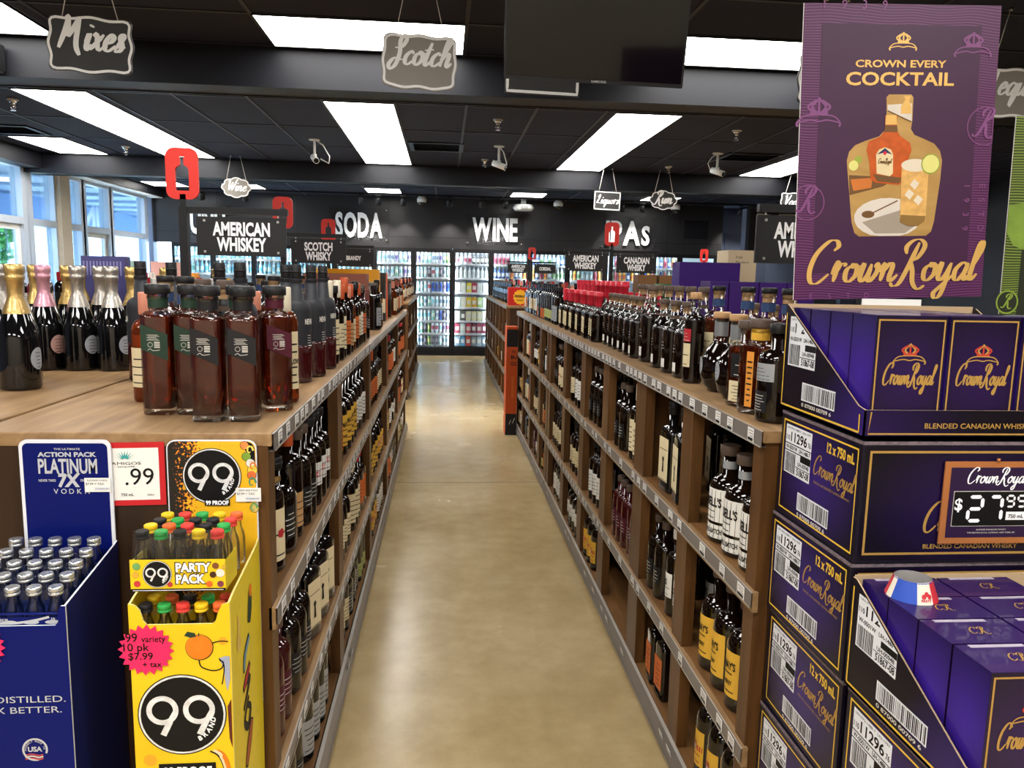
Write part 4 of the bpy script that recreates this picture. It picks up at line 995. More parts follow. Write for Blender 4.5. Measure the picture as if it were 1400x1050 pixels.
kind('goldwine', 'gold topped wine bottle', .30, .037, .58, .74, .0145, body=GREENG, cap=mat('golden_cap', 'd99a2c', rough=.35), ch=.22, cr=1.1, labels=[L(.14, .46, .036, LCREAM, INKB, [], 4)], name='wine_bottle')
kind('rosewine', 'white topped rose wine bottle', .30, .037, .58, .74, .0145, body=glassm('rose_wine_glass', '8a3040'), cap=CAPWH, ch=.22, cr=1.1, labels=[L(.14, .46, .036, LWHITE, INKB, [], 4)], name='wine_bottle')

def bottle_parts(key, N):
    k = KIND[key]; h, r, t, ay = k['h'], k['r'], k['t'], k['ay']; out = []
    zc = h * (1 - k['ch'])
    if k['prof']: prof = [(p[0], p[1], 0) for p in k['prof']]
    else:
        zs, zn = k['sh'] * h, k['ns'] * h; nr = k['nr']
        prof = [(r * .9, 0, t), (r * .985, .004, t), (r, .01, t), (r, zs * .5, t), (r, zs, t)]
        for i in range(1, 7):
            s = i / 6; q = (1 - s ** k['a']) ** (1 / k['b']) if s < 1 else 0
            prof.append((nr + (r - nr) * q, zs + (zn - zs) * s, t * q))
        prof.append((k['nr2'] or nr, zc, 0))
    if k['foil']:
        prof = [p for p in prof]
    # split the body at the fill level (or where the coating starts)
    body, nk = MB(), None
    if k['neck'] and k['fill']:
        zf = k['fill'] * h
        lo = [p for p in prof if p[1] < zf]; hi = [p for p in prof if p[1] >= zf]
        a, b = lo[-1], hi[0]; s = (zf - a[1]) / (b[1] - a[1]); mid = tuple(a[i] + (b[i] - a[i]) * s for i in range(3))
        if k['body'] in (BROWN, DEEP):
            out.append(('glass_body', MB().lathe(lo + [mid], NECK, N, ay, capt=False)))
            g = .0022; q = [(max(.004, p[0] - g), max(p[1], .008 + .007 * k['t']), p[2]) for p in lo + [mid]]
            body.lathe(q, k['body'], N, ay)
        else: body.lathe(lo + [mid], k['body'], N, ay)
        nk = MB(); nk.lathe([mid] + hi, k['neck'], N, ay, capb=False)
        nk.lathe([(p[0] * 1.02, p[1], 0) for p in ((hi[-1][0], hi[-1][1] - .014), (hi[-1][0] * 1.12, hi[-1][1] - .010), (hi[-1][0] * 1.12, hi[-1][1] - .001))], k['neck'], N, capb=False, capt=False)
    else: body.lathe(prof, k['body'], N, ay)
    if k['base'] and k['body'] not in (BROWN, DEEP): body.lathe([(r * .93, .0002, t), (r * 1.004, .006, t), (r * 1.004, .016, t)], k['base'], N, ay, capb=False, capt=False)
    out.append(('whiskey' if k['body'] in (BROWN, DEEP) and nk else 'glass_body', body))
    if nk: out.append(('bottle_neck' if k['neck'] is NECK else 'coated_top', nk))
    c = MB(); nr = k['nr2'] or prof[-1][0]
    if k['foil']:
        f = k['foil']; nn = prof[-1][0]; zb = h * .60
        rb = [p for p in prof if p[1] >= zb][0][0]; rb0 = [p for p in prof if p[1] < zb][-1]
        rr = [(q[0] + .0012, q[1], 0) for q in prof if q[1] >= zb - .001 and q[1] < zc]
        c.lathe([(rb0[0] + (rr[0][0] - rb0[0]) * .8 + .0012, zb - .006, 0)] + rr + [(nn + .002, zc - .012), (nn + .005, zc - .008), (nn + .0045, zc + .002), (nn + .003, zc + .004), (nn + .006, zc + .012), (nn + .006, h - .004), (nn + .001, h)], f, N, capb=False)
        out.append(('foil_capsule', c))
    else:
        cr_ = nr * k['cr']; m = k['cap']
        if k['cap2']:
            c.lathe([(nr * .97, zc - h * .085), (nr * .97, zc)], k['cap2'], N, capb=False, capt=False)
        if k['ch'] > .19 and m in (CAPR,):
            c.lathe([(nr * 1.06, zc - h * .03), (nr * 1.1, zc), (nr * 1.12, h * .9), (cr_ * 1.08, h * .905), (cr_ * 1.08, h * .93), (cr_ * 1.02, h * .935), (cr_ * 1.02, h - .002), (cr_ * .8, h)], m, N, capb=False)
        else:
            c.lathe([(cr_ * .96, zc - .0005), (cr_, zc + .002), (cr_, h - .003), (cr_ * .9, h)], m, N)
            if m is CAPB and k['ch'] >= .12: c.lathe([(cr_ * 1.04, zc + (h - zc) * .4), (cr_ * 1.04, zc + (h - zc) * .55)], m, N)
        out.append(('cap', c))
    if k['band']:
        z0, z1, m = k['band']; b = MB(); 
        rr = [p for p in prof if p[1] <= h * (z0 + z1) / 2 + .03][-1][0] if False else (k['nr'] + .0012)
        b.lathe([(rr, z0 * h), (rr, z1 * h)], m, N, capb=False, capt=False); out.append(('neck_band', b))
    rr = max(p[0] for p in prof) if k['prof'] else r
    R2 = random.Random(sum(map(ord, key)))
    for (z0, z1, w, m, ink, tx, n, shp) in k['labels']:
        b = MB(); z0 *= h; z1 *= h
        if t >= .9:
            yy = r * (1 - (1 - ay) * t); fn = lambda u, v, d, yy=yy: (u, -yy - .0004 - d, v); S = 1
        else:
            q = rr * (1 + .04 * t)
            if k['prof']: q = rr * .995 + .0006
            fn = lambda u, v, d, q=q: ((q + .0004 + d) * math.cos(-PI / 2 + u / q), (q + .0004 + d) * math.sin(-PI / 2 + u / q), v); S = 8
        lined = m in (MATTE, DARK)
        zm, hh = (z0 + z1) / 2, z1 - z0
        if shp == 'oval': 
            for i in range(12):
                xa, xb = -w * math.cos(PI * i / 12), -w * math.cos(PI * (i + 1) / 12); ha, hb_ = hh / 2 * math.sin(PI * i / 12), hh / 2 * math.sin(PI * (i + 1) / 12)
                b.add([fn(xa, zm - ha, .0003), fn(xb, zm - hb_, .0003), fn(xb, zm + hb_, .0003), fn(xa, zm + ha, .0003)], [(0, 1, 2, 3)], m, True)
        elif shp == 'slant':
            flat(b, [(-w, z0 + hh * .32), (w, z0), (w, z1 - hh * .28), (-w, z1)], fn, m, .0003)
        elif not lined: srect(b, -w, w, z0, z1, fn, m, .0, S)
        if shp == 'slant':
            for i in range(5): rect(b, -w * .55 + (i % 2) * w * .1, w * .4 - (i % 3) * w * .12, z0 + hh * (.56 + .035 * i), z0 + hh * (.57 + .035 * i), fn, ink, .0006)
            for q in range(10): a_ = 2 * PI * q / 10; rect(b, -w * .3 + .0052 * math.cos(a_) - .0008, -w * .3 + .0052 * math.cos(a_) + .0008, z0 + hh * .44 + .0052 * math.sin(a_) - .0008, z0 + hh * .44 + .0052 * math.sin(a_) + .0008, fn, ink, .0006)
            for i in range(4): rect(b, w * .0, w * .42, z0 + hh * (.36 + .045 * i), z0 + hh * (.385 + .045 * i), fn, ink, .0006)
            brush(b, catmull([(-w * .5, z0 + hh * .29), (-w * .3, z0 + hh * .33), (-w * .1, z0 + hh * .28), (w * .4, z0 + hh * .30)]), fn, lambda q, u: .0005, ink, .0006)
            n = 0
        if shp == 'key':
            rect(b, -w * .94, w * .94, z0 + .003, z0 + .005, fn, ink, .0006); rect(b, -w * .8, w * .8, z0 + hh * .72, z0 + hh * .735, fn, ink, .0006)
            disc(b, 0, z0 + hh * .5, .009, fn, ink, .0006, 14); flat(b, [(-.004, z0 + hh * .48), (-.008, z0 + hh * .2), (.008, z0 + hh * .2), (.004, z0 + hh * .48)], fn, ink, .0007)
        if shp == 'stamp': rect(b, -.012, .006, zm - .008, zm + .008, fn, LRED, .0006); put_text(b, 'AG', fn, -.003, zm - .004, .008, INKW, bold=.03, d=.0009)
        if shp == 'emblem':
            for a in range(5): disc(b, .006 * math.cos(a * 1.257), zm + .004 + .006 * math.sin(a * 1.257), .006, fn, LRED, .0006 + a * 1e-5, 10)
        for s, z, th in tx: put_text(b, s, fn, 0, z * h, th, ink, bold=.05, d=.0008, w=min(text2d(s, .05)[2] * th * .62, w * 1.8))
        for i in range(n):
            zz = z0 + hh * (.1 + .8 * i / max(1, n)); ww = w * R2.uniform(.35, .8) * (.7 if shp == 'oval' else 1)
            if any(abs(zz - z * h - th / 2) < th * .8 for s, z, th in tx): continue
            srect(b, -ww, ww, zz, zz + hh * (.028 if shp != 'slant' else .016), fn, ink, .0006, 4 if S > 1 else 1)
        out.append(('label', b))
    return out
_P = {}; _FLAT = {}; NB = [0, 0]
STUFF = MB()
def bottle(key, loc, rz, label, group, detail=True, cat=None):
    k = KIND[key]; cat = cat or ('decanter' if 'decanter' in k['name'] else 'bottle'); loc = (loc[0], loc[1], loc[2] + .0009)
    if group == 'stuff':
        if ('q', key) not in _FLAT:
            b = MB()
            for nm, q in bottle_parts(key, 8): b.merge(q)
            _FLAT[('q', key)] = b
        STUFF.merge(_FLAT[('q', key)], Matrix.Translation(loc) @ Matrix.Rotation(rz, 4, 'Z')); NB.append(1)
        return
    if detail:
        NB[0] += 1
        if key in _P: return dup(_P[key], loc, rz, label, group)
        t = thing(k['name'], label, cat, loc, rz, group)
        for nm, b in bottle_parts(key, 20): b.build(nm, t)
        _P[key] = t
        return t
    NB[1] += 1
    if key not in _FLAT:
        b = MB()
        for nm, q in bottle_parts(key, 12): b.merge(q)
        _FLAT[key] = b.mesh(k['name'])
    return place(_FLAT[key], k['name'], loc, label, cat, group, rz)

TIER = {1.22: 'top', .83: 'upper tier', .43: 'middle tier', .09: 'bottom tier'}
FR, FL = -PI / 2, PI / 2           # facing the aisle from the right-hand and the left-hand shelves
seen = {}
def jit(a=.06): return rnd.uniform(-a, a)
# --- the compartments of the right-hand shelf: (bay, tier) -> [(kind, how many in the front row, start fraction)]
RB = {
 (0, .83): [('russell', 4, .0)], (1, .83): [('keyhole', 3, .08)], (2, .83): [('creamneck', 2, .02), ('darkplain', 3, .5)], (3, .83): [('darkplain', 3, .3)], (4, .83): [('white', 3, .05), ('cream', 1, .7)], (5, .83): [('rose', 2, .2), ('darkplain', 2, .6)],
 (0, .43): [('yellow', 4, .1)], (1, .43): [('whitecap', 2, .0), ('darkplain', 2, .5)], (2, .43): [('purple', 5, .0)], (3, .43): [('white', 3, .2)], (4, .43): [('cream', 4, .1)], (5, .43): [('redneck', 1, .0), ('cream', 4, .25)],
 (0, .09): [('yellowred', 4, .1)], (1, .09): [('redcap', 3, .3)], (2, .09): [], (3, .09): [('yellowred', 3, .3)], (4, .09): [('whitebig', 4, .1)], (5, .09): [('white', 4, .1)],
}
def fill_bay(shelfname, xf, s, y0, y1, z, items, bayname, rz, backrow=True, detail=True, group=None, back_kind=None, start_gap=.012):
    n = 0; cnt = {}
    ys = y0
    for kd, num, st in items:
        r = KIND[kd]['r'] * (1.03 + .24 * KIND[kd]['t']); pitch = 2 * r + .006
        y = max(ys, y0 + (y1 - y0) * st) + r + start_gap
        for i in range(num):
            if y + r > y1 - .006: break
            n += 1
            d = KIND[kd]['r'] * KIND[kd]['ay']
            x = xf + s * (.007 + d * (1.03 + .2 * KIND[kd]['t']) + rnd.uniform(0, .009))
            bottle(kd, (x, y, z), rz + jit(.12), '%s, %s from near, %s, %s, %s' % (KIND[kd]['desc'], ORD[n - 1], bayname, TIER[z], shelfname), group, detail)
            if backrow and (i % 2 == 0 or z > .5):
                x2 = xf + s * (.04 + 3.3 * KIND[kd]['r'])
                bk = kd
                bottle(bk, (x2, y, z), rz + jit(.2), '%s, %s back row, %s, %s, %s' % (KIND[bk]['desc'], ORD[n - 1], bayname, TIER[z], shelfname), group, False)
            y += pitch
        ys = y - r
pool = ['cream', 'white', 'darkplain', 'yellow', 'purple', 'creamneck', 'whitecap', 'rose', 'orange', 'whitebig', 'redcap', 'limelab']
low = [p for p in pool if KIND[p]['h'] < .296]
for (bay, z), items in RB.items():
    y0, y1 = PR1[bay][1], PR1[bay + 1][0]
    fill_bay('right shelf', .745, 1, y0, y1, z, items, ORD[bay] + ' bay', FR, detail=bay < 4, group='bottles in the right shelf', backrow=bay < 4)
for bay in range(4):
    for z in (.83, .43, .09):
        a, c = rnd.sample(pool if z > .1 else low, 2)
        fill_bay('second right shelf', .745, 1, PR2[bay][1], PR2[bay + 1][0], z, [(a, 2, .05), (c, 2, .5)], ORD[bay] + ' bay', FR, backrow=False, detail=False, group='stuff')
for bay in range(7):
    for z in (.83, .43, .09):
        a = rnd.choice(pool if z > .1 else low)
        fill_bay('far right shelf', .745, 1, PR3[bay][1], PR3[bay + 1][0], z, [(a, 2, .2)], ORD[bay] + ' bay', FR, backrow=False, detail=False, group='stuff')
LB = {
 (0, .83): [('rose', 2, .0), ('tagged', 1, .2), ('redneck', 1, .34), ('darkplain', 2, .45), ('whitebig', 3, .62)],
 (1, .83): [('orange', 2, .0), ('yellow', 4, .2), ('white', 4, .55)], (2, .83): [('redneck', 1, .0), ('orange', 4, .15), ('cream', 4, .5)],
 (0, .43): [('purple', 2, .05), ('darkplain', 3, .25), ('keyhole', 4, .5)], (1, .43): [('cream', 4, .0), ('creamneck', 3, .45), ('redcap', 2, .7)], (2, .43): [('yellow', 4, .1), ('yellowred', 3, .6)],
 (0, .09): [('orange', 2, .0), ('darkplain', 2, .2), ('archblack', 4, .45)], (1, .09): [('cream', 2, .1), ('tagged', 3, .3), ('limelab', 3, .6)], (2, .09): [('yellowred', 4, .1), ('white', 4, .5)],
}
for bay in range(5):
    for z in (.83, .43, .09):
        q = pool if z > .1 else low
        items = LB.get((bay, z)) or [(rnd.choice(q), 3, .03), (rnd.choice(q), 3, .36), (rnd.choice(q), 3, .68)]
        fill_bay('left shelf', -.37, -1, PL1[bay][1], PL1[bay + 1][0], z, items, ORD[bay] + ' bay', FL - .4, backrow=False, detail=bay < 2, group='bottles in the left shelf' if bay < 3 else 'stuff')
for bay in range(3):
    for z in (.83, .43):
        fill_bay('far left shelf', -.44, -1, PL2[bay][1], PL2[bay + 1][0], z, [(rnd.choice(pool), 4, .1)], ORD[bay] + ' bay', FL, backrow=False, detail=False, group='stuff')

# --- on top of the right-hand shelf
T = TOPZ
def top(kd, x, y, rz, label, group='bottles on top of the right shelf', detail=True, j=.1): return bottle(kd, (x, y, T), rz + jit(j), label, group, detail)
top('silver', .812, 1.80, FR, 'round dark bottle with silver label, nearest on the right shelf top')
top('orangeflat', .81, 1.905, FR + .5, 'flat whiskey bottle with orange stripe label, second on the right shelf top')
top('flask', .82, 2.015, FR + .5, 'flat whiskey flask with cream lower label beside the ball decanters')
top('ball', .846, 2.15, FR, 'nearer of two ball shaped dark decanters with wooden caps on right shelf top')
top('ball', .852, 2.30, FR, 'farther of two ball shaped dark decanters with wooden caps on right shelf top')
top('slimred', .83, 2.49, FR + .3, 'slim dark bottle with red and cream label on right shelf top edge')
for i, (x, y) in enumerate([(.845, 2.76), (.85, 2.92), (.846, 2.62)]): top('decant', x, y, FR, 'oval decanter with clear neck, %s, beyond the slim red label bottle' % ['nearest the edge', 'farthest', 'partly hidden'][i])
top('decanttall', .86, 3.13, FR, 'tall oval decanter with clear neck among the row of dark decanters')
for i, y in enumerate([3.27, 3.40, 3.53, 3.66, 3.79, 3.92]): top('decant', .845 + .004 * i, y, FR, 'dark oval decanter with clear neck, %s in the row before the red wax bottles' % ORD[i])
for i, y in enumerate([2.08, 2.22, 2.38, 2.64]): top('blueband', .962, y, FR, 'large whiskey bottle with blue neck band, %s from the purple cases' % ORD[i])
for i, y in enumerate([2.81, 2.96, 3.11, 3.26, 3.41, 3.56, 3.71]): top('decanttall', .965, y, FR, 'tall oval decanter in the second row on right shelf top, %s from near end' % ORD[i])
for i, y in enumerate([1.80, 1.95, 2.12, 2.28, 2.44, 2.60]): top('decant', 1.075, y, FR, 'dark capped decanter in the third row behind blue banded bottles, %s from near end' % ORD[i])
for i in range(12): top('wax', .83 + .012 * (i % 2), 4.08 + i * .112, FR, 'bottle with red wax top and cream label, %s in the front row' % ORD[i], detail=i < 8)
for i in range(11): top('waxbig', .948, 4.0 + i * .135, FR, 'large bottle with red wax top, %s in the second row' % ORD[i], detail=i < 6)
for i in range(8): top('wax', 1.06, 3.75 + i * .2, FR, 'bottle with red wax top, %s in the third row' % ORD[i], detail=False)
seq = ['archblack', 'archblack', 'limelab', 'limelab', 'limelab', 'limelab', 'orangelow', 'orangelow', 'darkplain', 'orangelow', 'white', 'cream', 'redcap', 'cream', 'white', 'darkplain', 'orange', 'cream']
for i, kd in enumerate(seq): top(kd, .835, 5.5 + i * .122, FR, '%s, %s beyond the red wax bottles at the edge' % (KIND[kd]['desc'], ORD[i]), detail=False)
for i in range(14): 
    kd = ['white', 'pinkcap', 'darkplain', 'redwine', 'orange'][i % 5]
    top(kd, .955, 5.55 + i * .15, FR, '%s, %s in second row beyond the wax bottles' % (KIND[kd]['desc'], ORD[i]), 'stuff', detail=False)
for i in range(16):
    top('darkplain', .83, 9.5 + i * .2, FR, 'dark bottle on the far right shelf top, %s behind the flame carton' % ORD[i], 'stuff', False)
for i in range(10):
    kd = ['redwine', 'white', 'pinkcap'][i % 3]
    top(kd, 1.0, 9.3 + i * .35, FR, '%s, second row of far right shelf, %s from near' % (KIND[kd]['desc'], ORD[i]), 'stuff', False)
# --- on top of the left-hand shelf
LG = 'bottles on top of the left shelf'
for kd, x, y, rz, lb in [('sq_black', -.452, 1.79, .12, 'square amber bottle with black label, nearest the aisle corner of the left shelf'), ('sq_black', -.528, 1.785, .0, 'square amber bottle with black label, second from the aisle in front'),
    ('sq_green', -.592, 1.875, .0, 'square amber bottle with dark green label, behind the black labelled pair'), ('sq_green', -.665, 1.87, .0, 'square amber bottle with dark green label, leftmost of the square ones'),
    ('sq_burg', -.412, 1.93, .5, 'square amber bottle with burgundy label at the shelf edge'), ('sq_green', -.49, 1.90, .1, 'square amber bottle almost hidden behind the front black labelled pair')]:
    bottle(kd, (x, y, T), rz, lb, LG)
bottle('cream_tall', (-.412, 2.05, T), .75, 'slim bottle with long cream label between the burgundy bottle and matte black bottles', LG)
for i, (x, y) in enumerate([(-.452, 2.43), (-.43, 2.57), (-.52, 2.62), (-.425, 2.78)]): bottle('matte', (x, y, T), FL - .45, 'tall bottle with matte black top, %s of those at the left shelf edge' % ['nearest', 'second nearest', 'third nearest', 'farthest'][i], LG)
for i, (x, y) in enumerate([(-.915, 2.44), (-.865, 2.56)]): bottle('matte', (x, y, T), -1.1, 'tall bottle with matte black top beside the sparkling wine, %s one' % ['left', 'right'][i], LG)
seq = [('creamneck', 2.92), ('cream', 3.04), ('creamneck', 3.14), ('orange', 3.25), ('redneck', 3.36), ('pinkcap', 3.46), ('orange', 3.56), ('cream', 3.66), ('white', 3.76), ('orange', 3.87), ('purple', 3.97), ('darkplain', 4.07),
       ('archblack', 4.75), ('darkplain', 4.86), ('white', 4.97)] + [(['pinkcap', 'cream', 'redcap', 'orange', 'white'][i % 5], 6.5 + .115 * i) for i in range(9)]
for i, (kd, y) in enumerate(seq): bottle(kd, (-.425, y, T), FL - .3 + jit(), '%s, %s along left shelf edge past the matte bottles' % (KIND[kd]['desc'], ORD[i]), LG, y < 4.2)
seq = ['decant', 'pinkcap', 'white', 'decant', 'orange', 'blueband', 'cream']
n = 0
for y in [2.05, 2.2, 2.36]:
    for x in (-.56, -.66, -.76):
        n += 1; kd = ['matte', 'decanttall', 'blueband', 'pinkcap'][n % 4]
        bottle(kd, (x, y, T), -.3 + jit(.4), '%s, %s of those packed behind the square bottles' % (KIND[kd]['desc'], ORD[n - 1]), LG)
n = 0
for y in [2.95, 3.3, 3.5, 3.7, 3.9, 4.1]:
    for x in (-.53, -.63, -.74, -.85):
        kd = seq[(n * 5) % 7]; n += 1
        bottle(kd, (x, y, T), FL + jit(.4), '%s, %s in the inner rows of left shelf top' % (KIND[kd]['desc'], ORD[n - 1]), LG, False)
n = 0
for y in [4.9, 5.75, 6.0, 6.25, 6.5, 6.75, 7.0, 7.3]:
    for x in (-.56, -.7):
        if y < 5.9 and x > -.6: continue
        kd = ['pinkcap', 'cream', 'white', 'orange'][n % 4]; n += 1
        bottle(kd, (x, y, T), FL, '%s, %s among the far inner rows of left shelf top' % (KIND[kd]['desc'], ORD[n - 1]), 'stuff', False)
n = 0
for i in range(14):
    kd = ['pinkcap', 'cream', 'white', 'redcap'][i % 4]
    bottle(kd, (-.53, 9.75 + .23 * i, T), FL, '%s, %s along the far left shelf top' % (KIND[kd]['desc'], ORD[i]), 'stuff', False)
# sparkling wine
SG = 'sparkling wine bottles on the left shelf'
bottle('champ_gold', (-1.175, 2.24, T), 1.5, 'sparkling wine bottle with gold foil neck, nearest and largest at far left', SG)
bottle('champ_silver', (-1.235, 2.365, T), 1.2, 'sparkling wine bottle with silver foil neck right behind the nearest gold one', SG)
for i, (kd, x) in enumerate([('champ_pink', -1.315), ('champ_silver', -1.208), ('champ_silver', -1.10)]):
    bottle(kd, (x, 2.68, T), 1.15, 'sparkling wine bottle with %s foil neck, %s of the front row of three' % (['pink', 'silver', 'silver'][i], ['left', 'middle', 'right'][i]), SG)
n = 0
for y in (2.88, 3.22):
    for x in (-1.44, -1.33, -1.22, -1.11):
        kd = ['champ_gold', 'champ_gold', 'champ_silver', 'champ_gold'][n % 4]; n += 1
        bottle(kd, (x + (.03 if y > 3.3 else 0), y, T), .5, 'sparkling wine bottle with %s foil, %s in the rows behind' % ('silver' if kd == 'champ_silver' else 'gold', ORD[n - 1]), SG)
bottle('champ_silver', (-1.44, 2.66, T), .5, 'sparkling wine bottle with silver foil neck at the left picture edge, second row', SG)
bottle('champ_silver', (-1.36, 2.46, T), .5, 'sparkling wine bottle with silver foil neck left of the nearest gold one', SG)
n = 0
for y in (3.4, 3.7, 4.0, 4.3):
    for x in (-1.5, -1.36, -1.22, -1.08):
        kd = ['redwine', 'rosewine', 'champ_gold', 'goldwine', 'redwine'][(n * 3) % 5]; n += 1
        bottle(kd, (x, y, T), .5, '%s, %s in the rows behind the sparkling wine' % (KIND[kd]['desc'], ORD[n - 1]), 'wine bottles behind the sparkling wine', False)
n = 0
for i in range(22):
    for x in (-3.02, -3.2):
        kd = ['redwine', 'redwine', 'rosewine', 'redwine', 'goldwine', 'rosewine'][(n * 5 + i) % 6] if not 3 <= i <= 5 else 'goldwine'; n += 1
        bottle(kd, (x, 4.6 + i * .2, T), FL, '%s, %s %s row on the shelf by the windows' % (KIND[kd]['desc'], ORD[i], 'front' if x > -3.1 else 'back'), 'bottles on the shelf by the windows', False)

# --- cartons on the shelf tops
def carton(name, label, x0, x1, y0, y1, z0, h, col, rz=0, deco=None, group=None, cat='carton', lid=True):
    t = thing(name, label, cat, ((x0 + x1) / 2, (y0 + y1) / 2, z0 + .0009), rz, group)
    w, d = (x1 - x0) / 2, (y1 - y0) / 2; m = mat('card_' + col, col, rough=.45, nz=.04, nscale=3)
    b = MB(); b.box(-w, w, -d, d, 0, h, m)
    if deco: deco(b, w, d, h)
    b.build('box_body', t, bev=.0015)
    if lid:
        b = MB(); b.box(-w, w, -d, d, h + .0001, h + .0012, mat('card_edge_' + col, col, rough=.5, nz=.1)); b.build('lid_flap', t)
    return t
carton('gift_carton', 'tall ochre yellow gift carton standing on the left shelf top', -.80, -.432, 5.2, 5.34, T, .365, 'd9961f')
carton('gift_carton', 'ochre yellow gift carton behind, further left on left shelf top', -.93, -.70, 5.45, 5.6, T, .365, 'd9a03a')
carton('gift_carton', 'reddish brown wide gift carton on the left shelf top', -.80, -.44, 4.5, 4.62, T, .335, '8a5240')
for i, y in enumerate((4.18, 4.26, 4.34, 4.42)): carton('gift_carton', 'narrow rust red gift carton at shelf edge, %s of four' % ORD[i], -.50, -.425, y, y + .07, T, .25, '7a3326', deco=lambda b, w, d, h: b.box(w, w + .0008, -d * .7, d * .7, h * .1, h * .55, LBLK))
carton('gift_carton', 'black gift carton with cream label behind the ochre carton', -.5, -.42, 5.62, 5.72, T, .345, '262320', deco=lambda b, w, d, h: b.box(-w * .6, w + .001, -d - .001, -d, .06, .16, LCREAM))
carton('gift_carton', 'tall orange and white gift carton on left shelf top', -.5, -.425, 5.85, 5.95, T, .345, 'd1582c', deco=lambda b, w, d, h: b.box(-w * .8, w * .8, -d - .001, -d, .17, .26, LWHITE))
t = thing('gift_tube', 'black cylindrical gift tube at the far edge of the left shelf top', 'tube', (-.46, 6.2, T))
b = MB(); b.lathe([(.045, 0), (.045, .27)], mat('black_tube_card', '24231f', rough=.45), 18); b.build('tube_body', t)
b = MB(); b.lathe([(.0455, .2702), (.0455, .30)], mat('grey_tube_lid', '55504a', rough=.4), 18); b.build('tube_lid', t)
t = thing('gift_tube', 'grey patterned gift tube beside the rust red gift cartons', 'tube', (-.47, 5.08, T))
b = MB(); b.lathe([(.045, 0), (.045, .26)], mat('grey_tube_card', '6a645c', rough=.45, nz=.3, nscale=60), 18); b.build('tube_body', t)
b = MB(); b.lathe([(.0455, .2602), (.0455, .285)], mat('grey_tube_lid', '55504a'), 18); b.build('tube_lid', t)
carton('sign_carton', 'small violet box standing among the sparkling wine bottles', -1.46, -1.29, 3.28, 3.34, T, .385, '4d4a7c', deco=lambda b, w, d, h: [rect(b, -w + .008 + i * .013, -w + .014 + i * .013, h * .8, h * .95, PXZ(-d), mat('pale_violet_print', '8a88b8', nz=0), .0006) for i in range(12)] and None)
carton('gift_carton', 'pale green box on the shelf by the windows', -3.6, -3.3, 8.6, 8.9, T, .42, '9fc4bd'); carton('gift_carton', 'pink box on the shelf by the windows', -3.28, -3.0, 9.05, 9.3, T, .42, 'e0a9a0')
carton('gift_carton', 'orange box right of the pink box by the windows', -3.1, -2.92, 9.4, 9.6, T, .3, 'e0932c')
PURP = '341462'
for i, (x0, x1) in enumerate([(1.37, 1.47), (1.475, 1.63), (1.635, 1.78), (1.785, 1.93)]): carton('spirit_carton', 'purple carton in the row behind blue banded bottles, %s from left' % ORD[i], x0, x1, 3.9, 4.05, T, .335, PURP)
carton('spirit_carton', 'wide purple carton standing tallest behind the purple carton row', 1.39, 1.76, 4.5, 4.65, T, .445, '3a1470')
carton('spirit_carton', 'tall cream carton standing behind the purple cartons', 1.775, 1.96, 4.75, 4.95, T, .53, 'd8c3a0', deco=lambda b, w, d, h: (put_text(b, 'Irish', PXZ(-d), -.02, h - .05, .018, INKB, bold=.0, align='c'), put_text(b, 'Mandarin', PXZ(-d), .0, h - .08, .016, INKB, bold=0)) and None)
for i, c in enumerate(['2f6a3a', '2f6a3a', '6a4a2a', '6a4a2a']): carton('spirit_carton', '%s carton on the shelf behind the red wax bottles, %s one' % (['green', 'green', 'brown', 'brown'][i], ['nearer', 'farther', 'nearer', 'farther'][i]), 1.42 + .16 * (i % 2), 1.56 + .16 * (i % 2), 5.0 + .6 * (i // 2), 5.15 + .6 * (i // 2), T, .31 + .06 * (i // 2), c)
# flame coloured carton on the far right shelf end
def flame(b, w, d, h):
    f = PXZ(-d); Y_ = mat('flame_yellow', 'e8a92a', nz=.05)
    pts = []
    for i in range(28):
        a = 2 * PI * i / 28; q = 1 + .16 * (i % 2); pts.append((.02 + w * .62 * math.cos(a) * q, h * .47 + h * .38 * math.sin(a) * q))
    flat(b, [(max(-w, min(w, u)), max(.004, min(h - .004, v))) for u, v in pts], f, Y_, .0005)
    put_text(b, 'FIREBALL', f, .02, h * .45, .028, INKB, w=w * 1.1, bold=.05, d=.001); put_text(b, 'WHISKY', f, .02, h * .25, .018, INKB, w=w * .7, bold=.03, d=.001)
carton('spirit_carton', 'red and yellow flame carton standing on the end of the far right shelf', .76, 1.0, 9.1, 9.25, T, .21, 'b8241e', deco=flame)
# orange floor display carton
def odeco(b, w, d, h):
    f = PXZ(-d); rect(b, -w, w, 0, h * .2, f, LBLK, .0006); rect(b, -w * .96, w, h * .82, h * .98, f, LBLK, .0006)
    put_text(b, '70', f, w * .3, h * .76, .03, INKB, d=.001); put_text(b, 'BU', f, w * .35, h * .71, .035, INKB, d=.001, bold=.05); put_text(b, 'COLD', f, w * .3, h * .65, .035, INKB, d=.001, w=w * 1.1, bold=.05)
    rect(b, w * .0, w * .4, h * .35, h * .55, f, LORG, .001); brush(b, [(-w * .3, h * .1), (0, h * .14), (w * .3, h * .11), (w * .7, h * .16)], f, lambda q, u: .003, INKW, .001)
carton('floor_display_carton', 'narrow orange and black display carton standing at the shelf end', .615, .725, 7.46, 7.68, 0, 1.07, 'c4501f', deco=odeco)
_o = STUFF.build('distant_bottles', weld=False); tag(_o, 'many small bottles on the far and rear shelves, too distant to tell apart', 'bottles', kind='stuff')
print('BOTTLES', NB[:2], len(NB) - 2)
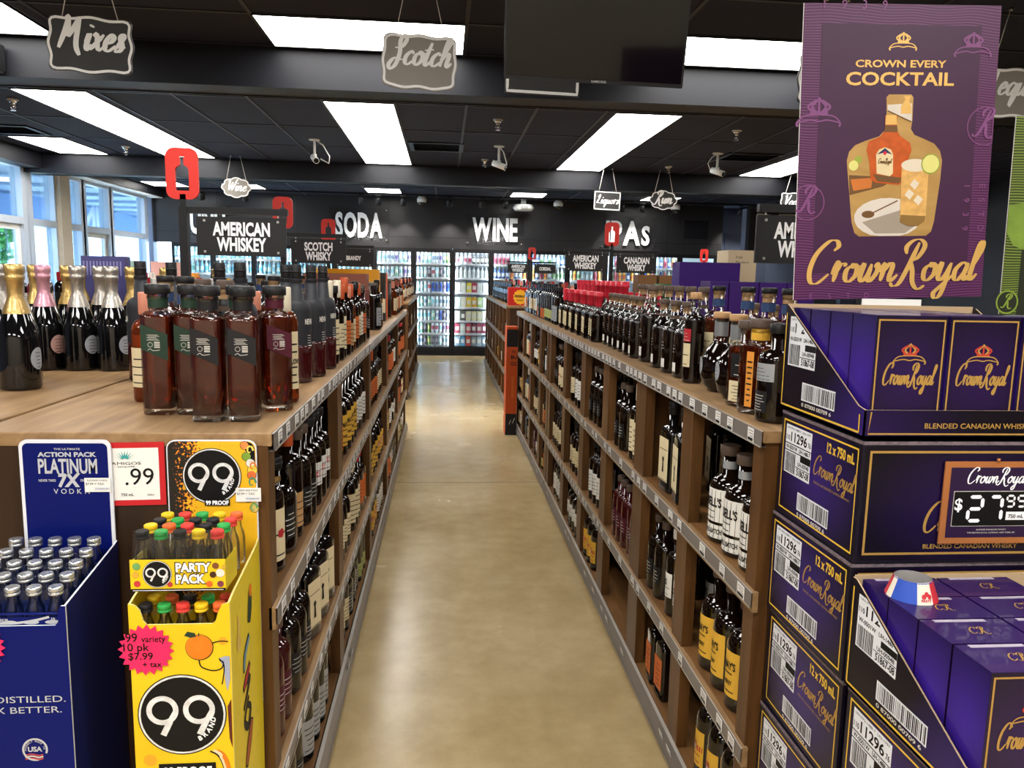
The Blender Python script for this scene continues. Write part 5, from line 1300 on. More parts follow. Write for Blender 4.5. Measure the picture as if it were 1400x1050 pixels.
# ------------------------------------------------------------------ purple whisky cases at the right
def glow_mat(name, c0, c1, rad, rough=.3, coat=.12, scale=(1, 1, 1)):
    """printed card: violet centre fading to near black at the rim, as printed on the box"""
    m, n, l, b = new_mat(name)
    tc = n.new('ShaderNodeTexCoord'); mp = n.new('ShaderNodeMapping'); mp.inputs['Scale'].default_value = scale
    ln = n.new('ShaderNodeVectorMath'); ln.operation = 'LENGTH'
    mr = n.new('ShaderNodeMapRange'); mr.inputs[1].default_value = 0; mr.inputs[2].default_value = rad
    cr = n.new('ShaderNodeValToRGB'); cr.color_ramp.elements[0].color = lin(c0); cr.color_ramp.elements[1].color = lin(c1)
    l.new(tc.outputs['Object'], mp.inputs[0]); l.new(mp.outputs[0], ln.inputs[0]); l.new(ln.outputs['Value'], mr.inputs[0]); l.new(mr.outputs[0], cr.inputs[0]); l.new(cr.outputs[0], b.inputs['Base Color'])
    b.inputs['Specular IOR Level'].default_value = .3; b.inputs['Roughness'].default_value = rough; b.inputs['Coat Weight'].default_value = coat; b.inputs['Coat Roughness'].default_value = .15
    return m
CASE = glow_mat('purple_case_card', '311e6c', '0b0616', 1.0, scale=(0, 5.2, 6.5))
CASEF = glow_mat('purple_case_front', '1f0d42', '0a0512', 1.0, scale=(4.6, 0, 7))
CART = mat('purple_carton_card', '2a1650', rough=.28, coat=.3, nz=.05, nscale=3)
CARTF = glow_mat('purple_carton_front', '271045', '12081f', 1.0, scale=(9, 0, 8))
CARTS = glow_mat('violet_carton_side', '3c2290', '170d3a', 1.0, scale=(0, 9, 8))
GOLDP = mat('gold_ink', 'b08a48', rough=.35, metal=.2, nz=.02)
GOLDY = mat('bright_gold_line', 'd9b13c', rough=.4, nz=.02)
KRAFT = mat('kraft_card_edge', 'b59a78', rough=.7)
UPCW = mat('upc_white', 'd9dbe0', rough=.5, nz=.02)
CASEK = mat('case_black_rim', '17131f', rough=.35)

def upc_block(b, fn, u0, u1, v0, v1):
    W, H = u1 - u0, v1 - v0
    rect(b, u0, u1, v0, v1, fn, UPCW, .0006)
    rect(b, u0 + W * .45, u1, v0 + H * .12, v0 + H * .34, fn, UPCW, .0007)
    put_text(b, '11296', fn, u0 + W * .52, v0 + H * .68, H * .19, BLK, w=W * .62, bold=.03, d=.001)
    put_text(b, '110', fn, u0 + W * .1, v0 + H * .69, H * .1, BLK, w=W * .14, bold=.02, d=.001)
    put_text(b, '76', fn, u0 + W * .92, v0 + H * .69, H * .1, BLK, w=W * .1, bold=.02, d=.001)
    put_text(b, 'UH-W2-1488-7  UN-1797', fn, u0 + W * .5, v0 + H * .92, H * .045, BLK, w=W * .9, bold=.0, d=.001)
    rect(b, u0, u1, v0 + H * .61, v0 + H * .63, fn, BLK, .001)
    put_text(b, 'W-0501W', fn, u0 + W * .26, v0 + H * .51, H * .08, BLK, w=W * .44, bold=.03, d=.001)
    put_text(b, 'UH-1488-7', fn, u0 + W * .76, v0 + H * .51, H * .08, BLK, w=W * .42, bold=.03, d=.001)
    rect(b, u0, u1, v0 + H * .465, v0 + H * .485, fn, BLK, .001)
    r = random.Random(3); x = u0 + W * .04
    while x < u0 + W * .42:
        w = W * r.choice([.008, .014, .02]); rect(b, x, x + w, v0 + H * .03, v0 + H * .44, fn, BLK, .001); x += w + W * r.choice([.012, .02])
    rect(b, u0 + W * .62, u1, v0 + H * .34, v0 + H * .465, fn, BLK, .0011)
    put_text(b, 'UH-00948', fn, u0 + W * .74, v0 + H * .24, H * .08, BLK, w=W * .42, bold=.03, d=.001)
    put_text(b, '51867-08', fn, u0 + W * .74, v0 + H * .05, H * .13, BLK, w=W * .46, bold=.04, d=.001)
    rect(b, u0 + W * .45, u1, v0 + H * .195, v0 + H * .21, fn, BLK, .001)
def barcode(b, fn, u0, u1, v0, v1, seed=1):
    rect(b, u0, u1, v0, v1, fn, UPCW, .0006)
    r = random.Random(seed); x = u0 + (u1 - u0) * .04; W = u1 - u0
    while x < u1 - W * .04:
        w = W * r.choice([.008, .014, .022]); rect(b, x, x + w, v0 + .003, v1 - .003, fn, BLK, .001); x += w + W * r.choice([.012, .02, .028])
def crown(b, fn, cx, cy, s, gold, red=None, d=.0008):
    """a crown on a tasselled cushion, s: overall width"""
    q = s * .27
    for i in range(5):
        a = PI * (i + .5) / 5; px = cx + q * .78 * math.cos(a)
        brush(b, catmull([(px * .3 + cx * .7, cy), (px + (px - cx) * .25, cy + q * .5), (cx + (px - cx) * .3, cy + q * 1.0)]), fn, lambda t, u: q * .10, gold if i % 2 or not red else red, d + i * 1e-5)
    rect(b, cx - q * .75, cx + q * .75, cy - q * .12, cy + q * .16, fn, red or gold, d + 8e-5)
    disc(b, cx, cy + q * 1.08, q * .16, fn, gold, d + 9e-5, 10)
    brush(b, catmull([(cx - s * .5, cy - s * .2), (cx - s * .34, cy - s * .06), (cx, cy - s * .03), (cx + s * .34, cy - s * .06), (cx + s * .5, cy - s * .2)]), fn, lambda t, u: s * .016, gold, d)
    brush(b, catmull([(cx - s * .5, cy - s * .2), (cx - s * .2, cy - s * .14), (cx, cy - s * .17), (cx + s * .2, cy - s * .14), (cx + s * .5, cy - s * .2)]), fn, lambda t, u: s * .016, gold, d)
    for q_ in (-1, 1): brush(b, [(cx + q_ * s * .5, cy - s * .2), (cx + q_ * s * .47, cy - s * .28)], fn, lambda t, u: s * .025, gold, d)
def side_print(b, fn, W, H, script=True, cut=False):
    if not cut: frame(b, .012, W - .012, .013, H - .013, .0035, fn, GOLDY, .0007)
    upc_block(b, fn, W * .075, W * .43, H * .43, H * .90)
    barcode(b, fn, W * .29, W * .69, H * .13, H * .30)
    put_text(b, '0 87000 00709 6', fn, W * .48, H * .075, H * .035, INKW, w=W * .36, bold=.02, d=.001)
    if script:
        put_text(b, '12 x 750 mL', fn, W * .775, H * .80, H * .085, GOLDY, w=W * .31, bold=.05, d=.001)
        put_script(b, 'Crown Royal'.replace(' ', ''), fn, W * .705, H * .56, H * .075, GOLDP, w=W * .47, thick=.125, thin=.04, shear=.25, d=.0008, seg=3)
        put_text(b, 'FINE DE LUXE BLENDED CANADIAN WHISKY', fn, W * .70, H * .47, H * .022, GOLDP, w=W * .42, bold=.0, d=.001)
CW, CD, CHH = .43, .34, .230
def spirit_case(x0, y0, z0, label, rz=0, front=False, group='purple whisky cases in the stack'):
    t = thing('spirit_case', label, 'case', (x0 + CW / 2, y0 + CD / 2, z0), rz, group)
    w, d, h = CW / 2, CD / 2, CHH
    b = MB(); o = h / 2
    b.box(-w, w, -d, d, -o, o, CASEK)
    fl = lambda u, v, e: (-w - e, d - u, v - o); ff = lambda u, v, e: (-w + u, -d - e, v - o)
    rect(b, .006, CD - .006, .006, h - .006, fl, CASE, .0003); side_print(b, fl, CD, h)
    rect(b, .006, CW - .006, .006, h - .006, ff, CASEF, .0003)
    frame(b, .014, CW - .014, .016, h - .014, .0045, ff, GOLDP, .0007)
    put_text(b, 'BLENDED CANADIAN WHISKY', ff, CW * .53, .028, .0085, GOLDP, w=.19, bold=.02, d=.001)
    put_script(b, 'CrownRoyal', ff, CW * .53, .062, .024, GOLDP, w=.20, thick=.125, thin=.04, shear=.25, d=.0008, seg=3)
    e = b.build('box_body', t, loc=(0, 0, o))
    b = MB()   # folded top flaps: raised edges of card
    b.box(-w + .002, w - .002, -d + .001, d - .001, h + .0002, h + .003, CASEK)
    b.box(-w - .0008, -w + .002, -d, d, h - .003, h + .0036, mat('scuffed_card_edge', '6a5d63', rough=.6, nz=.4, nscale=120)); b.box(-w, w, -d - .0008, -d + .002, h - .003, h + .0036, mat('scuffed_card_edge'))
    b.build('top_flaps', t)
    return t
RX = .77; RY = 1.32
names = ['directly under the open purple tray, with the copper framed price sign', 'second below the open tray in the rear stack', 'third below the open tray in the rear stack', 'fourth below the open tray in the rear stack', 'lowest of the rear stack']
for i in range(5):
    spirit_case(RX + (.0, -.004, .002, -.003, 0)[i], RY + (0, .004, .0, .003, 0)[i], 1.04 - .236 * i, 'closed purple whisky case ' + names[i], rz=(.0, .008, -.006, .01, 0)[i])
FX, FY = .755, .935
for i in range(3):
    spirit_case(FX + (0, .004, -.003)[i], FY + (0, .003, 0)[i], .588 - .236 * i, 'closed purple whisky case %s the open tray of the nearer stack' % ['directly under', 'second under', 'third under'][i], rz=(.0, -.006, .0)[i])
t = thing('wooden_pallet', 'low wooden pallet under the purple cases', 'pallet', (0, 0, 0))
b = MB()
for i in range(6): b.box(.74, 1.24, .93 + i * .125, 1.03 + i * .125, .075, .092, WOODT)
b.build('deck_board', t)
for xx in (.78, .97, 1.16):
    b = MB(); b.box(xx, xx + .05, .94, 1.64, 0, .0745, WOODT); b.build('runner', t)

def carton_mesh():
    pass
KW, KD = .140, .084
def whisky_carton(x, y, z, h, label, first=[None]):
    key = round(h, 3)
    if first[0] and first[0][0] == key: return dup(first[0][1], (x, y, z), rnd.uniform(-.008, .008), label)
    t = thing('whisky_carton', label, 'carton', (x, y, z), 0, 'purple whisky cartons in the open trays')
    w, d = KW / 2 - .002, KD / 2 - .002
    ff = lambda u, v, e: (u, -d - e, v)
    b = MB(); o = h / 2
    b.box(-w, w, -d, d, -o, o, CART)
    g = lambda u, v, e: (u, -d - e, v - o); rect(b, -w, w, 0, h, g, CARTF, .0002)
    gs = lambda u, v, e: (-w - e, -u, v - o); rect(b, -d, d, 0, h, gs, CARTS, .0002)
    frame(b, -w + .004, w - .004, .004, h - .006, .003, g, GOLDP, .0006)
    crown(b, g, 0, h * .68, .062, GOLDP, mat('red_crown_print', 'b03a2a', rough=.5))
    put_script(b, 'CrownRoyal', g, 0, h * .43, .0165, GOLDP, w=.098, thick=.12, thin=.04, shear=.25, seg=3)
    b.build('box_body', t, loc=(0, 0, o))
    b = MB(); b.box(-w, w, -d, d, h + .0002, h + .0012, CART)
    b.box(-w + .02, w - .03, d - .0095, d - .001, h + .0013, h + .0016, mat('pale_flap_slot', 'a59aa8', rough=.6))
    tp = lambda u, v, e: (u, v, h + .0013 + e)
    put_script(b, 'C', tp, -.008, -.009, .0085, GOLDP, thick=.14, thin=.05, shear=.2, d=.0004); put_script(b, 'R', tp, .006, -.009, .0085, GOLDP, thick=.14, thin=.05, shear=.2, d=.0008)
    b.build('lid_flap', t)
    first[0] = (key, t)
    return t
def open_tray(x0, y0, z0, lip, hb, label):
    t = thing('open_tray_case', label, 'tray', (x0, y0, z0))
    W, D, th = CW + .012, CD + .012, .003
    fl = lambda u, v, e: (-e, D - u, v); ff = lambda u, v, e: (u, -e, v)
    b = MB(); b.box(0, W, 0, D, 0, .004, CASEK); b.build('tray_base', t)
    b = MB()
    pts = [(0, 0), (D, 0), (D, lip), (D * .93, lip + .004), (.012, hb), (0, hb)]
    b.prism(pts, fl, -th, 0, CASE, KRAFT)
    inset = [(.008, .008), (D * .955, .008), (D * .955, lip * .8)]
    for p, q in zip(inset[:-1], inset[1:]): brush(b, [p, q], fl, lambda t_, u: .002, GOLDY, .0008)
    brush(b, [(.008, .008), (.008, hb * .93)], fl, lambda t_, u: .002, GOLDY, .0008)
    # the left print is cut off by the diagonal edge
    Wn, Hn = D, hb
    bb = MB(); side_print(bb, fl, Wn, Hn, script=False, cut=True)
    def inside(p): u, v = D - p[1], p[2]; return v < hb - (hb - lip) * (u - .012) / (D * .93 - .012) - .002
    for f, k, q in zip(bb.f, bb.mi, bb.sm):
        if all(inside(bb.v[i]) for i in f): b.add([bb.v[i] for i in f], [tuple(range(len(f)))], bb.mats[k])
        elif bb.mats[k] is UPCW:   # clip the white label by the cut edge
            P = [(D - bb.v[i][1], bb.v[i][2], -bb.v[i][0]) for i in f]; Q = []
            g = lambda p: hb - (hb - lip) * (p[0] - .012) / (D * .93 - .012) - .002 - p[1]
            for i in range(len(P)):
                a, c = P[i], P[(i + 1) % len(P)]; ga, gc = g(a), g(c)
                if ga >= 0: Q.append(a)
                if ga * gc < 0: s = ga / (ga - gc); Q.append(tuple(a[j] + (c[j] - a[j]) * s for j in range(3)))
            if len(Q) > 2: b.add([fl(*p) for p in Q], [tuple(range(len(Q)))], UPCW)
    b.build('side_wall', t)
    b = MB(); b.prism(pts, lambda u, v, e: (W + e, D - u, v), -th, 0, CASE, KRAFT); b.build('side_wall', t)
    b = MB(); b.box(th, W - th, D - th, D, .004, hb + .004, KRAFT); b.build('back_wall', t)
    b = MB(); b.prism([(0, 0), (W, 0), (W, lip), (0, lip)], ff, -th, 0.0, CASEF, KRAFT)
    brush(b, [(.012, lip * .93), (.008, .008), (W - .01, .008)], ff, lambda t_, u: .0016, GOLDP, .0008)
    put_text(b, 'BLENDED CANADIAN WHISKY', ff, W * .5, lip * .36, .0095, GOLDP, w=.21, bold=.02, d=.001)
    b.build('front_lip', t)
    return t
TZ = 1.281
open_tray(RX - .006, RY - .006, TZ, .052, .228, 'open purple cardboard tray on top of the rear stack, left side cut diagonally')
col = ['left', 'middle', 'right']
for c in range(3):
    for r_ in range(4):
        if c == 2 and r_ > 0: continue
        whisky_carton(RX + .004 + KW / 2 + c * (KW + .001), RY + .0 + KD / 2 + r_ * KD, TZ + .005, .218, 'purple whisky carton in the upper open tray, %s column, %s from front' % (col[c], ORD[r_]))
FZ = .824
open_tray(FX - .006, FY - .006, FZ, .05, .206, 'open purple cardboard tray on the nearer stack, filled with cartons seen from above')
for c in range(3):
    for r_ in range(4):
        if c == 2 and r_ > 1: continue
        whisky_carton(FX + .004 + KW / 2 + c * (KW + .001), FY + KD / 2 + r_ * KD, FZ + .005, .2, 'purple whisky carton in the lower open tray, %s column, %s from front' % (col[c], ORD[r_]))

# red, white and blue paper collar
t = thing('paper_collar', 'tapered red, white and blue paper collar lying on the lower purple cartons', 'paper collar', (.806, 1.195, FZ + .2065))
b = MB(); N = 36
cb, cw_, cr_ = mat('collar_blue', '2f4fae', rough=.45), mat('collar_cream', 'd9d2c0', rough=.5), mat('collar_red', 'c0323a', rough=.45)
for k in range(N):
    a0, a1 = 2 * PI * k / N, 2 * PI * (k + 1) / N; am = math.degrees((a0 + a1) / 2) % 360
    m = cb if 190 < am < 246 else cw_ if 246 <= am < 292 else cr_ if 292 <= am < 340 else cw_ if am < 60 else cb if am < 120 else cr_ if am < 170 else cw_
    for (r0, z0, r1, z1) in ((.042, 0, .030, .034),):
        p = [(r0 * math.cos(a0), r0 * math.sin(a0), z0), (r0 * math.cos(a1), r0 * math.sin(a1), z0), (r1 * math.cos(a1), r1 * math.sin(a1), z1), (r1 * math.cos(a0), r1 * math.sin(a0), z1)]
        b.add(p, [(0, 1, 2, 3)], m, True)
        b.add([(x * .97, y * .97, z) for x, y, z in p], [(3, 2, 1, 0)], mat('collar_inside', 'b9b4ae', rough=.7), True)
b.build('paper_wall', t)
b = MB(); b.lathe([(.031, .029), (.0305, .0335)], cb, 36, capb=False, capt=False); b.build('blue_rim', t)
b = MB(); 
cf = lambda u, v, d: ((.042 - .353 * v + d) * math.cos(-PI / 2 + .1 + u / .037), (.042 - .353 * v + d) * math.sin(-PI / 2 + .1 + u / .037), v)
for i in range(3): disc(b, -.006 + .005 * i, .013 + .004 * (i == 1), .004, cf, cr_, .0006, 8)
put_text(b, 'PARTY', cf, -.002, .005, .004, cr_, bold=.04, d=.0006); b.build('print', t)

# copper framed price sign
t = thing('price_sign', 'copper framed purple price sign reading $27.99 on the purple case', 'price sign', (.929, 1.3135, 1.079))
W, H = .205, .158
f = PXZ(0); COPPER = mat('copper_frame', 'c07a48', rough=.35, metal=.4, nz=.08, nscale=20)
b = MB(); b.box(0, W, 0, .003, 0, H, COPPER); b.build('frame', t)
b = MB(); rect(b, .012, W - .012, .012, H - .011, f, mat('price_sign_purple', '2a1838', rough=.4), .0006)
put_script(b, 'CrownRoyal', f, W * .5, H * .745, .0125, SIGNW, w=.118, thick=.125, thin=.04, shear=.25, d=.0012, seg=3)
put_text(b, 'BLENDED CANADIAN WHISKY', f, W * .5, .026, .003, INKW, bold=0, d=.0012); put_text(b, 'THE CROWN ROYAL COMPANY, NEW YORK, NY', f, W * .5, .020, .003, INKW, bold=0, d=.0012)
b.build('sign_face', t)
b = MB(); rect(b, .021, W - .021, .034, .102, f, INKW, .0010); rect(b, .022, W - .022, .035, .101, f, BLK, .0014)
def seg7(dg, x, y, w, h, tk):
    on = {'2': 'abged', '7': 'abc', '9': 'abcdfg'}[dg]; g_ = tk * .25
    S = {'a': (x + g_, y + h, x + w - g_, y + h), 'g': (x + g_, y + h / 2, x + w - g_, y + h / 2), 'd': (x + g_, y, x + w - g_, y), 'f': (x, y + h / 2 + g_, x, y + h - g_), 'b': (x + w, y + h / 2 + g_, x + w, y + h - g_), 'e': (x, y + g_, x, y + h / 2 - g_), 'c': (x + w, y + g_, x + w, y + h / 2 - g_)}
    for k in on:
        x0, y0, x1, y1 = S[k]; q = tk / 2
        if y0 == y1: flat(b, [(x0, y0), (x0 + q, y0 - q), (x1 - q, y0 - q), (x1, y0), (x1 - q, y0 + q), (x0 + q, y0 + q)], f, SIGNW, .0018)
        else: flat(b, [(x0, y0), (x0 + q, y0 + q), (x0 + q, y1 - q), (x0, y1), (x0 - q, y1 - q), (x0 - q, y0 + q)], f, SIGNW, .0018)
put_text(b, '$', f, .032, .066, .022, SIGNW, bold=.03, d=.0018)
seg7('2', .052, .045, .027, .046, .007); seg7('7', .094, .045, .024, .046, .007); seg7('9', .128, .072, .014, .021, .004); seg7('9', .150, .072, .014, .021, .004)
rect(b, .128, .168, .046, .062, f, SIGNW, .0018); put_text(b, '750 mL', f, .148, .050, .007, BLK, bold=.03, d=.0022)
b.build('price_panel', t)
b = MB(); b.tube([(W * .5, -.001, H), (W * .5, -.001, H + .006)], .003, COPPER, 8); b.build('pin', t)

# ------------------------------------------------------------------ the tall purple poster
def wave_mat(name, c0, c1, scale=55):
    m, n, l, b = new_mat(name)
    tc = n.new('ShaderNodeTexCoord'); wv = n.new('ShaderNodeTexWave'); wv.wave_type = 'BANDS'; wv.bands_direction = 'Z'
    wv.inputs['Scale'].default_value = scale; wv.inputs['Distortion'].default_value = 9; wv.inputs['Detail'].default_value = 0; wv.inputs['Detail Scale'].default_value = .18
    cr = n.new('ShaderNodeValToRGB'); cr.color_ramp.elements[0].position = .55; cr.color_ramp.elements[0].color = lin(c0); cr.color_ramp.elements[1].position = .8; cr.color_ramp.elements[1].color = lin(c1)
    l.new(tc.outputs['Object'], wv.inputs['Vector']); l.new(wv.outputs['Color'], cr.inputs[0]); l.new(cr.outputs[0], b.inputs['Base Color'])
    b.inputs['Roughness'].default_value = .45; b.inputs['Specular IOR Level'].default_value = .3
    return m
PW, PH, pa = .446, .629, .036
t = thing('poster_card', 'tall purple advertising poster with gold script standing above the purple cartons', 'poster', (.781, 1.672, 1.521), 0)
ca, sa = math.cos(pa), math.sin(pa)
pf = lambda u, v, d: (u * ca - v * sa, -d, u * sa + v * ca)
def pu(x, y):
    s = (409 - y) / 405; xl = 1087 + 12 * s; xr = 1343 + 22 * s
    return ((x - xl) / (xr - xl) * PW, (409 - (y + (-.5) * 0)) / 405 * PH)
PURB = wave_mat('poster_purple_waves', '42173f', '65345f'); PURI = mat('poster_plum', '3e1e3c', rough=.45, nz=.02); PURL = mat('poster_mauve_line', '7a4676', rough=.45)
PGOLD = mat('poster_gold', 'd3a75c', rough=.4, metal=.2, nz=.10, nscale=18)
b = MB(); b.prism([(0, 0), (PW, 0), (PW, PH), (0, PH)], pf, -.003, 0, PURB, PAPER)
P_ = lambda *pts: [pu(x, y) for x, y in pts]
flat(b, P_((1123, 30), (1338, 32), (1322, 372), (1112, 372)), pf, PURI, .0006)
# embossed outlines on the border
for (cx, cy, r_) in ((1105, 272, 22), (1344, 167, 24)):
    u, v = pu(cx, cy); rr = r_ / 262 * PW
    brush(b, [(max(.002, min(PW - .002, u + rr * math.cos(q * .2))), v + rr * math.sin(q * .2)) for q in range(33)], pf, lambda q, s: .0011, PURL, .0012)
    put_script(b, 'R', pf, u - rr * .1, v - rr * .35, rr * .55, PURL, thick=.16, thin=.05, d=.0013)
u, v = pu(1112, 150); crown(b, pf, u + .012, v, .1, PURL, None, .0012)
u, v = pu(1324, 45); crown(b, pf, u + .005, v - .02, .085, PURL, None, .0012)
for i, ch in enumerate('1939'): put_text(b, ch, pf, *pu(1125 + i * 27, 11), .018, PURL, bold=.0, d=.0012)
for i, ch in enumerate('ESTD'): put_text(b, ch, pf, *pu(1110 + i * 25, 408), .012, PURL, bold=.0, d=.0012); put_text(b, ch, pf, *pu(1338 - i * .6, 250 + i * 20), .014, PURL, bold=.0, d=.0012, rot=-PI / 2)
for i, ch in enumerate('1939'): put_text(b, ch, pf, *pu(1317 - i * .8, 250 + i * 20), .014, PURL, bold=.0, d=.0012, rot=-PI / 2)
u, v = pu(1231, 58); crown(b, pf, u, v + .006, .062, PGOLD, None, .0012)
put_text(b, 'CROWN EVERY', pf, *pu(1228.5, 87.5), .0145, PGOLD, w=.207, bold=.035, d=.0014)
put_text(b, 'COCKTAIL', pf, *pu(1227.5, 111.5), .0265, PGOLD, w=.247, bold=.035, d=.0014)
# the bottle shaped window with a drink scene printed in it
TANW = wood('print_tan_table', 'c79a52', 'b0833c', rough=.5, scale=(3, 3, 9), bump=0); PLATE = mat('print_white_tray', 'cfc5b8', rough=.5); AMB = mat('print_amber', 'b8541e', rough=.35, nz=.2, nscale=60); BRN = mat('print_brown_shade', '6b4a26', rough=.5)
win = [(1213, 124), (1243, 124), (1246, 128), (1245, 158), (1243, 171), (1248, 179), (1262, 185), (1275, 191), (1283, 201), (1286, 214), (1284, 240), (1276, 300), (1272, 314), (1265, 320), (1174, 320), (1168, 315), (1164, 300), (1158, 228), (1157, 214), (1160, 202), (1168, 193), (1182, 187), (1200, 181), (1207, 173), (1210, 158), (1209.5, 128)]
flat(b, P_(*win), pf, TANW, .0008)
flat(b, P_((1211, 138), (1244, 136), (1244, 160), (1228, 155), (1211, 146)), pf, PLATE, .0010)
brush(b, catmull(P_((1211, 146), (1228, 154), (1243, 161))), pf, lambda q, s: .0013, BRN, .0012)
flat(b, P_((1233, 126), (1243, 126), (1240, 132), (1243, 140), (1243, 150), (1229, 150), (1229, 140), (1235, 131)), pf, PGOLD, .0013)
flat(b, P_((1160, 234), (1196, 236), (1228, 236), (1206, 250), (1176, 258), (1161, 262)), pf, BRN, .0010)
flat(b, P_((1162, 240), (1192, 238), (1190, 252), (1166, 256)), pf, mat('print_orange_light', 'c4702e', rough=.5), .0011)
disc(b, *pu(1172, 213), .0085, pf, mat('print_green_lime', '93a03c', rough=.5), .0011, 16); disc(b, *pu(1166, 221), .011, pf, mat('print_lime_flesh', 'd3cf7a', rough=.5), .0012, 16)
el = [pu(1213 + 46 * math.cos(a * .3), 294 + 28 * math.sin(a * .3)) for a in range(21)]
el = [(max(pu(1166, 300)[0], min(pu(1273, 300)[0], p[0])), max(pu(1200, 319.5)[1], p[1])) for p in el]
flat(b, el, pf, PLATE, .0010)
flat(b, P_((1178, 300), (1240, 280), (1258, 300), (1236, 316), (1196, 316)), pf, mat('print_tray_shade', '9c8f7e', rough=.5), .0011)
brush(b, P_((1192, 287), (1226, 270)), pf, lambda q, s: .0014, BRN, .0013); disc(b, *pu(1186, 289), .015, pf, BRN, .0013, 16, ry=.008)
# whisky bottle print
bt = [(1208, 153), (1224, 153), (1224, 172), (1228, 180), (1242, 190), (1244, 200), (1236, 225), (1233, 244), (1226, 248), (1196, 245), (1189, 240), (1187, 215), (1183, 200), (1186, 188), (1202, 181), (1208, 172)]
flat(b, P_(*bt), pf, AMB, .0014)
flat(b, P_((1209, 152), (1223, 152), (1224, 165), (1208, 165)), pf, PGOLD, .0016); flat(b, P_((1208, 166), (1224, 166), (1225, 175), (1206, 175)), pf, BRN, .0016)
flat(b, P_((1196, 206), (1200, 199), (1208, 196), (1216, 199), (1219, 206), (1219, 232), (1215, 236), (1197, 232)), pf, mat('print_cream', 'd8c59a', rough=.5), .0016)
flat(b, P_((1197, 206), (1208, 197), (1218, 206), (1208, 203)), pf, mat('print_navy', '2a2c55', rough=.5), .0018); disc(b, *pu(1208, 204), .004, pf, CAPR, .0019, 10)
put_script(b, 'CrownRoyal', pf, *pu(1207.5, 218), .0045, BRN, w=.03, thick=.2, thin=.08, d=.0019, seg=2)
flat(b, P_((1192, 233), (1231, 238), (1228, 246), (1198, 243)), pf, BRN, .0015)
# tall glass print
flat(b, P_((1231, 218), (1268, 218), (1264, 300), (1255, 306), (1240, 306), (1229, 300)), pf, mat('print_gold_drink', 'd3a560', rough=.35, nz=.25, nscale=50), .0017)
flat(b, [pu(1249 + 19 * math.cos(a * .33), 221 + 9 * math.sin(a * .33)) for a in range(19)], pf, mat('print_pale_foam', 'd8cbb4', rough=.5), .0019)
flat(b, P_((1230, 290), (1264, 292), (1263, 300), (1254, 306), (1240, 306), (1229, 300)), pf, mat('print_glass_base', '8a6a3a', rough=.3), .0019)
disc(b, *pu(1270, 219), .022, pf, mat('print_lime_rind', '8c9a3a', rough=.5), .0020, 20); disc(b, *pu(1270, 219), .0195, pf, mat('print_lime_flesh'), .0021, 20)
for i, (x, y) in enumerate([(1241, 262), (1253, 270), (1248, 248)]): flat(b, P_((x - 6, y), (x, y - 8), (x + 7, y - 2), (x + 1, y + 7)), pf, mat('print_pale_foam'), .0019 + i * 1e-5)
u, v = pu(1216, 384)
put_script(b, 'CrownRoyal', pf, u + .002, v, .0385, PGOLD, w=.400, thick=.15, thin=.035, shear=.22, d=.0015, seg=10)
b.build('poster_face', t)
b = MB(); b.box(.16, .30, -.004, .0, -.03, .006, PAPER); b.build('support_tab', t)
b = MB(); b.box(PW + .0, PW + .0012, 0, .001, .0, .001, PAPER)
# ------------------------------------------------------------------ green display behind
t = thing('floor_display', 'dark green display with apple header card at the right picture edge', 'display', (1.42, 1.50, 0))
b = MB(); b.box(0, .42, 0, .34, 0, 1.49, mat('green_display_card', '2c3a24', rough=.45)); b.build('display_body', t)
GRB = wave_mat('green_poster_waves', '3a4420', '7f9440', 50); GRD = mat('green_poster_dark', '2c2f22', rough=.5); GRL = mat('green_poster_line', '8aa23c', rough=.5)
gf = lambda u, v, d: (-.025 + u - v * .02, .33 - d, 1.492 + v)
b = MB(); b.prism([(0, 0), (.42, 0), (.42, .48), (0, .48)], gf, -.003, 0, GRB, PAPER)
flat(b, [(.045, .0), (.375, 0), (.375, .43), (.045, .43)], gf, GRD, .0006)
disc(b, .018, .03, .03, gf, GRL, .0008); disc(b, .018, .03, .026, gf, GRD, .0010); put_script(b, 'R', gf, .016, .02, .013, GRL, thick=.17, thin=.06, d=.0013)
ap = [(.02, .17), (.05, .16), (.085, .19), (.10, .235), (.085, .275), (.06, .282), (.04, .275), (.0, .268), (.001, .2)]
flat(b, ap, gf, mat('apple_green', '76903a', rough=.45, nz=.3, nscale=14), .0012)
flat(b, [(.085, .215), (.12, .25), (.10, .19)], gf, GRL, .0014); flat(b, [(.06, .16), (.10, .17), (.13, .15), (.09, .145)], gf, GRL, .0014)
put_text(b, '1939', gf, .075, .455, .018, GRL, bold=.02, d=.001, align='l')
b.build('header_card', t)
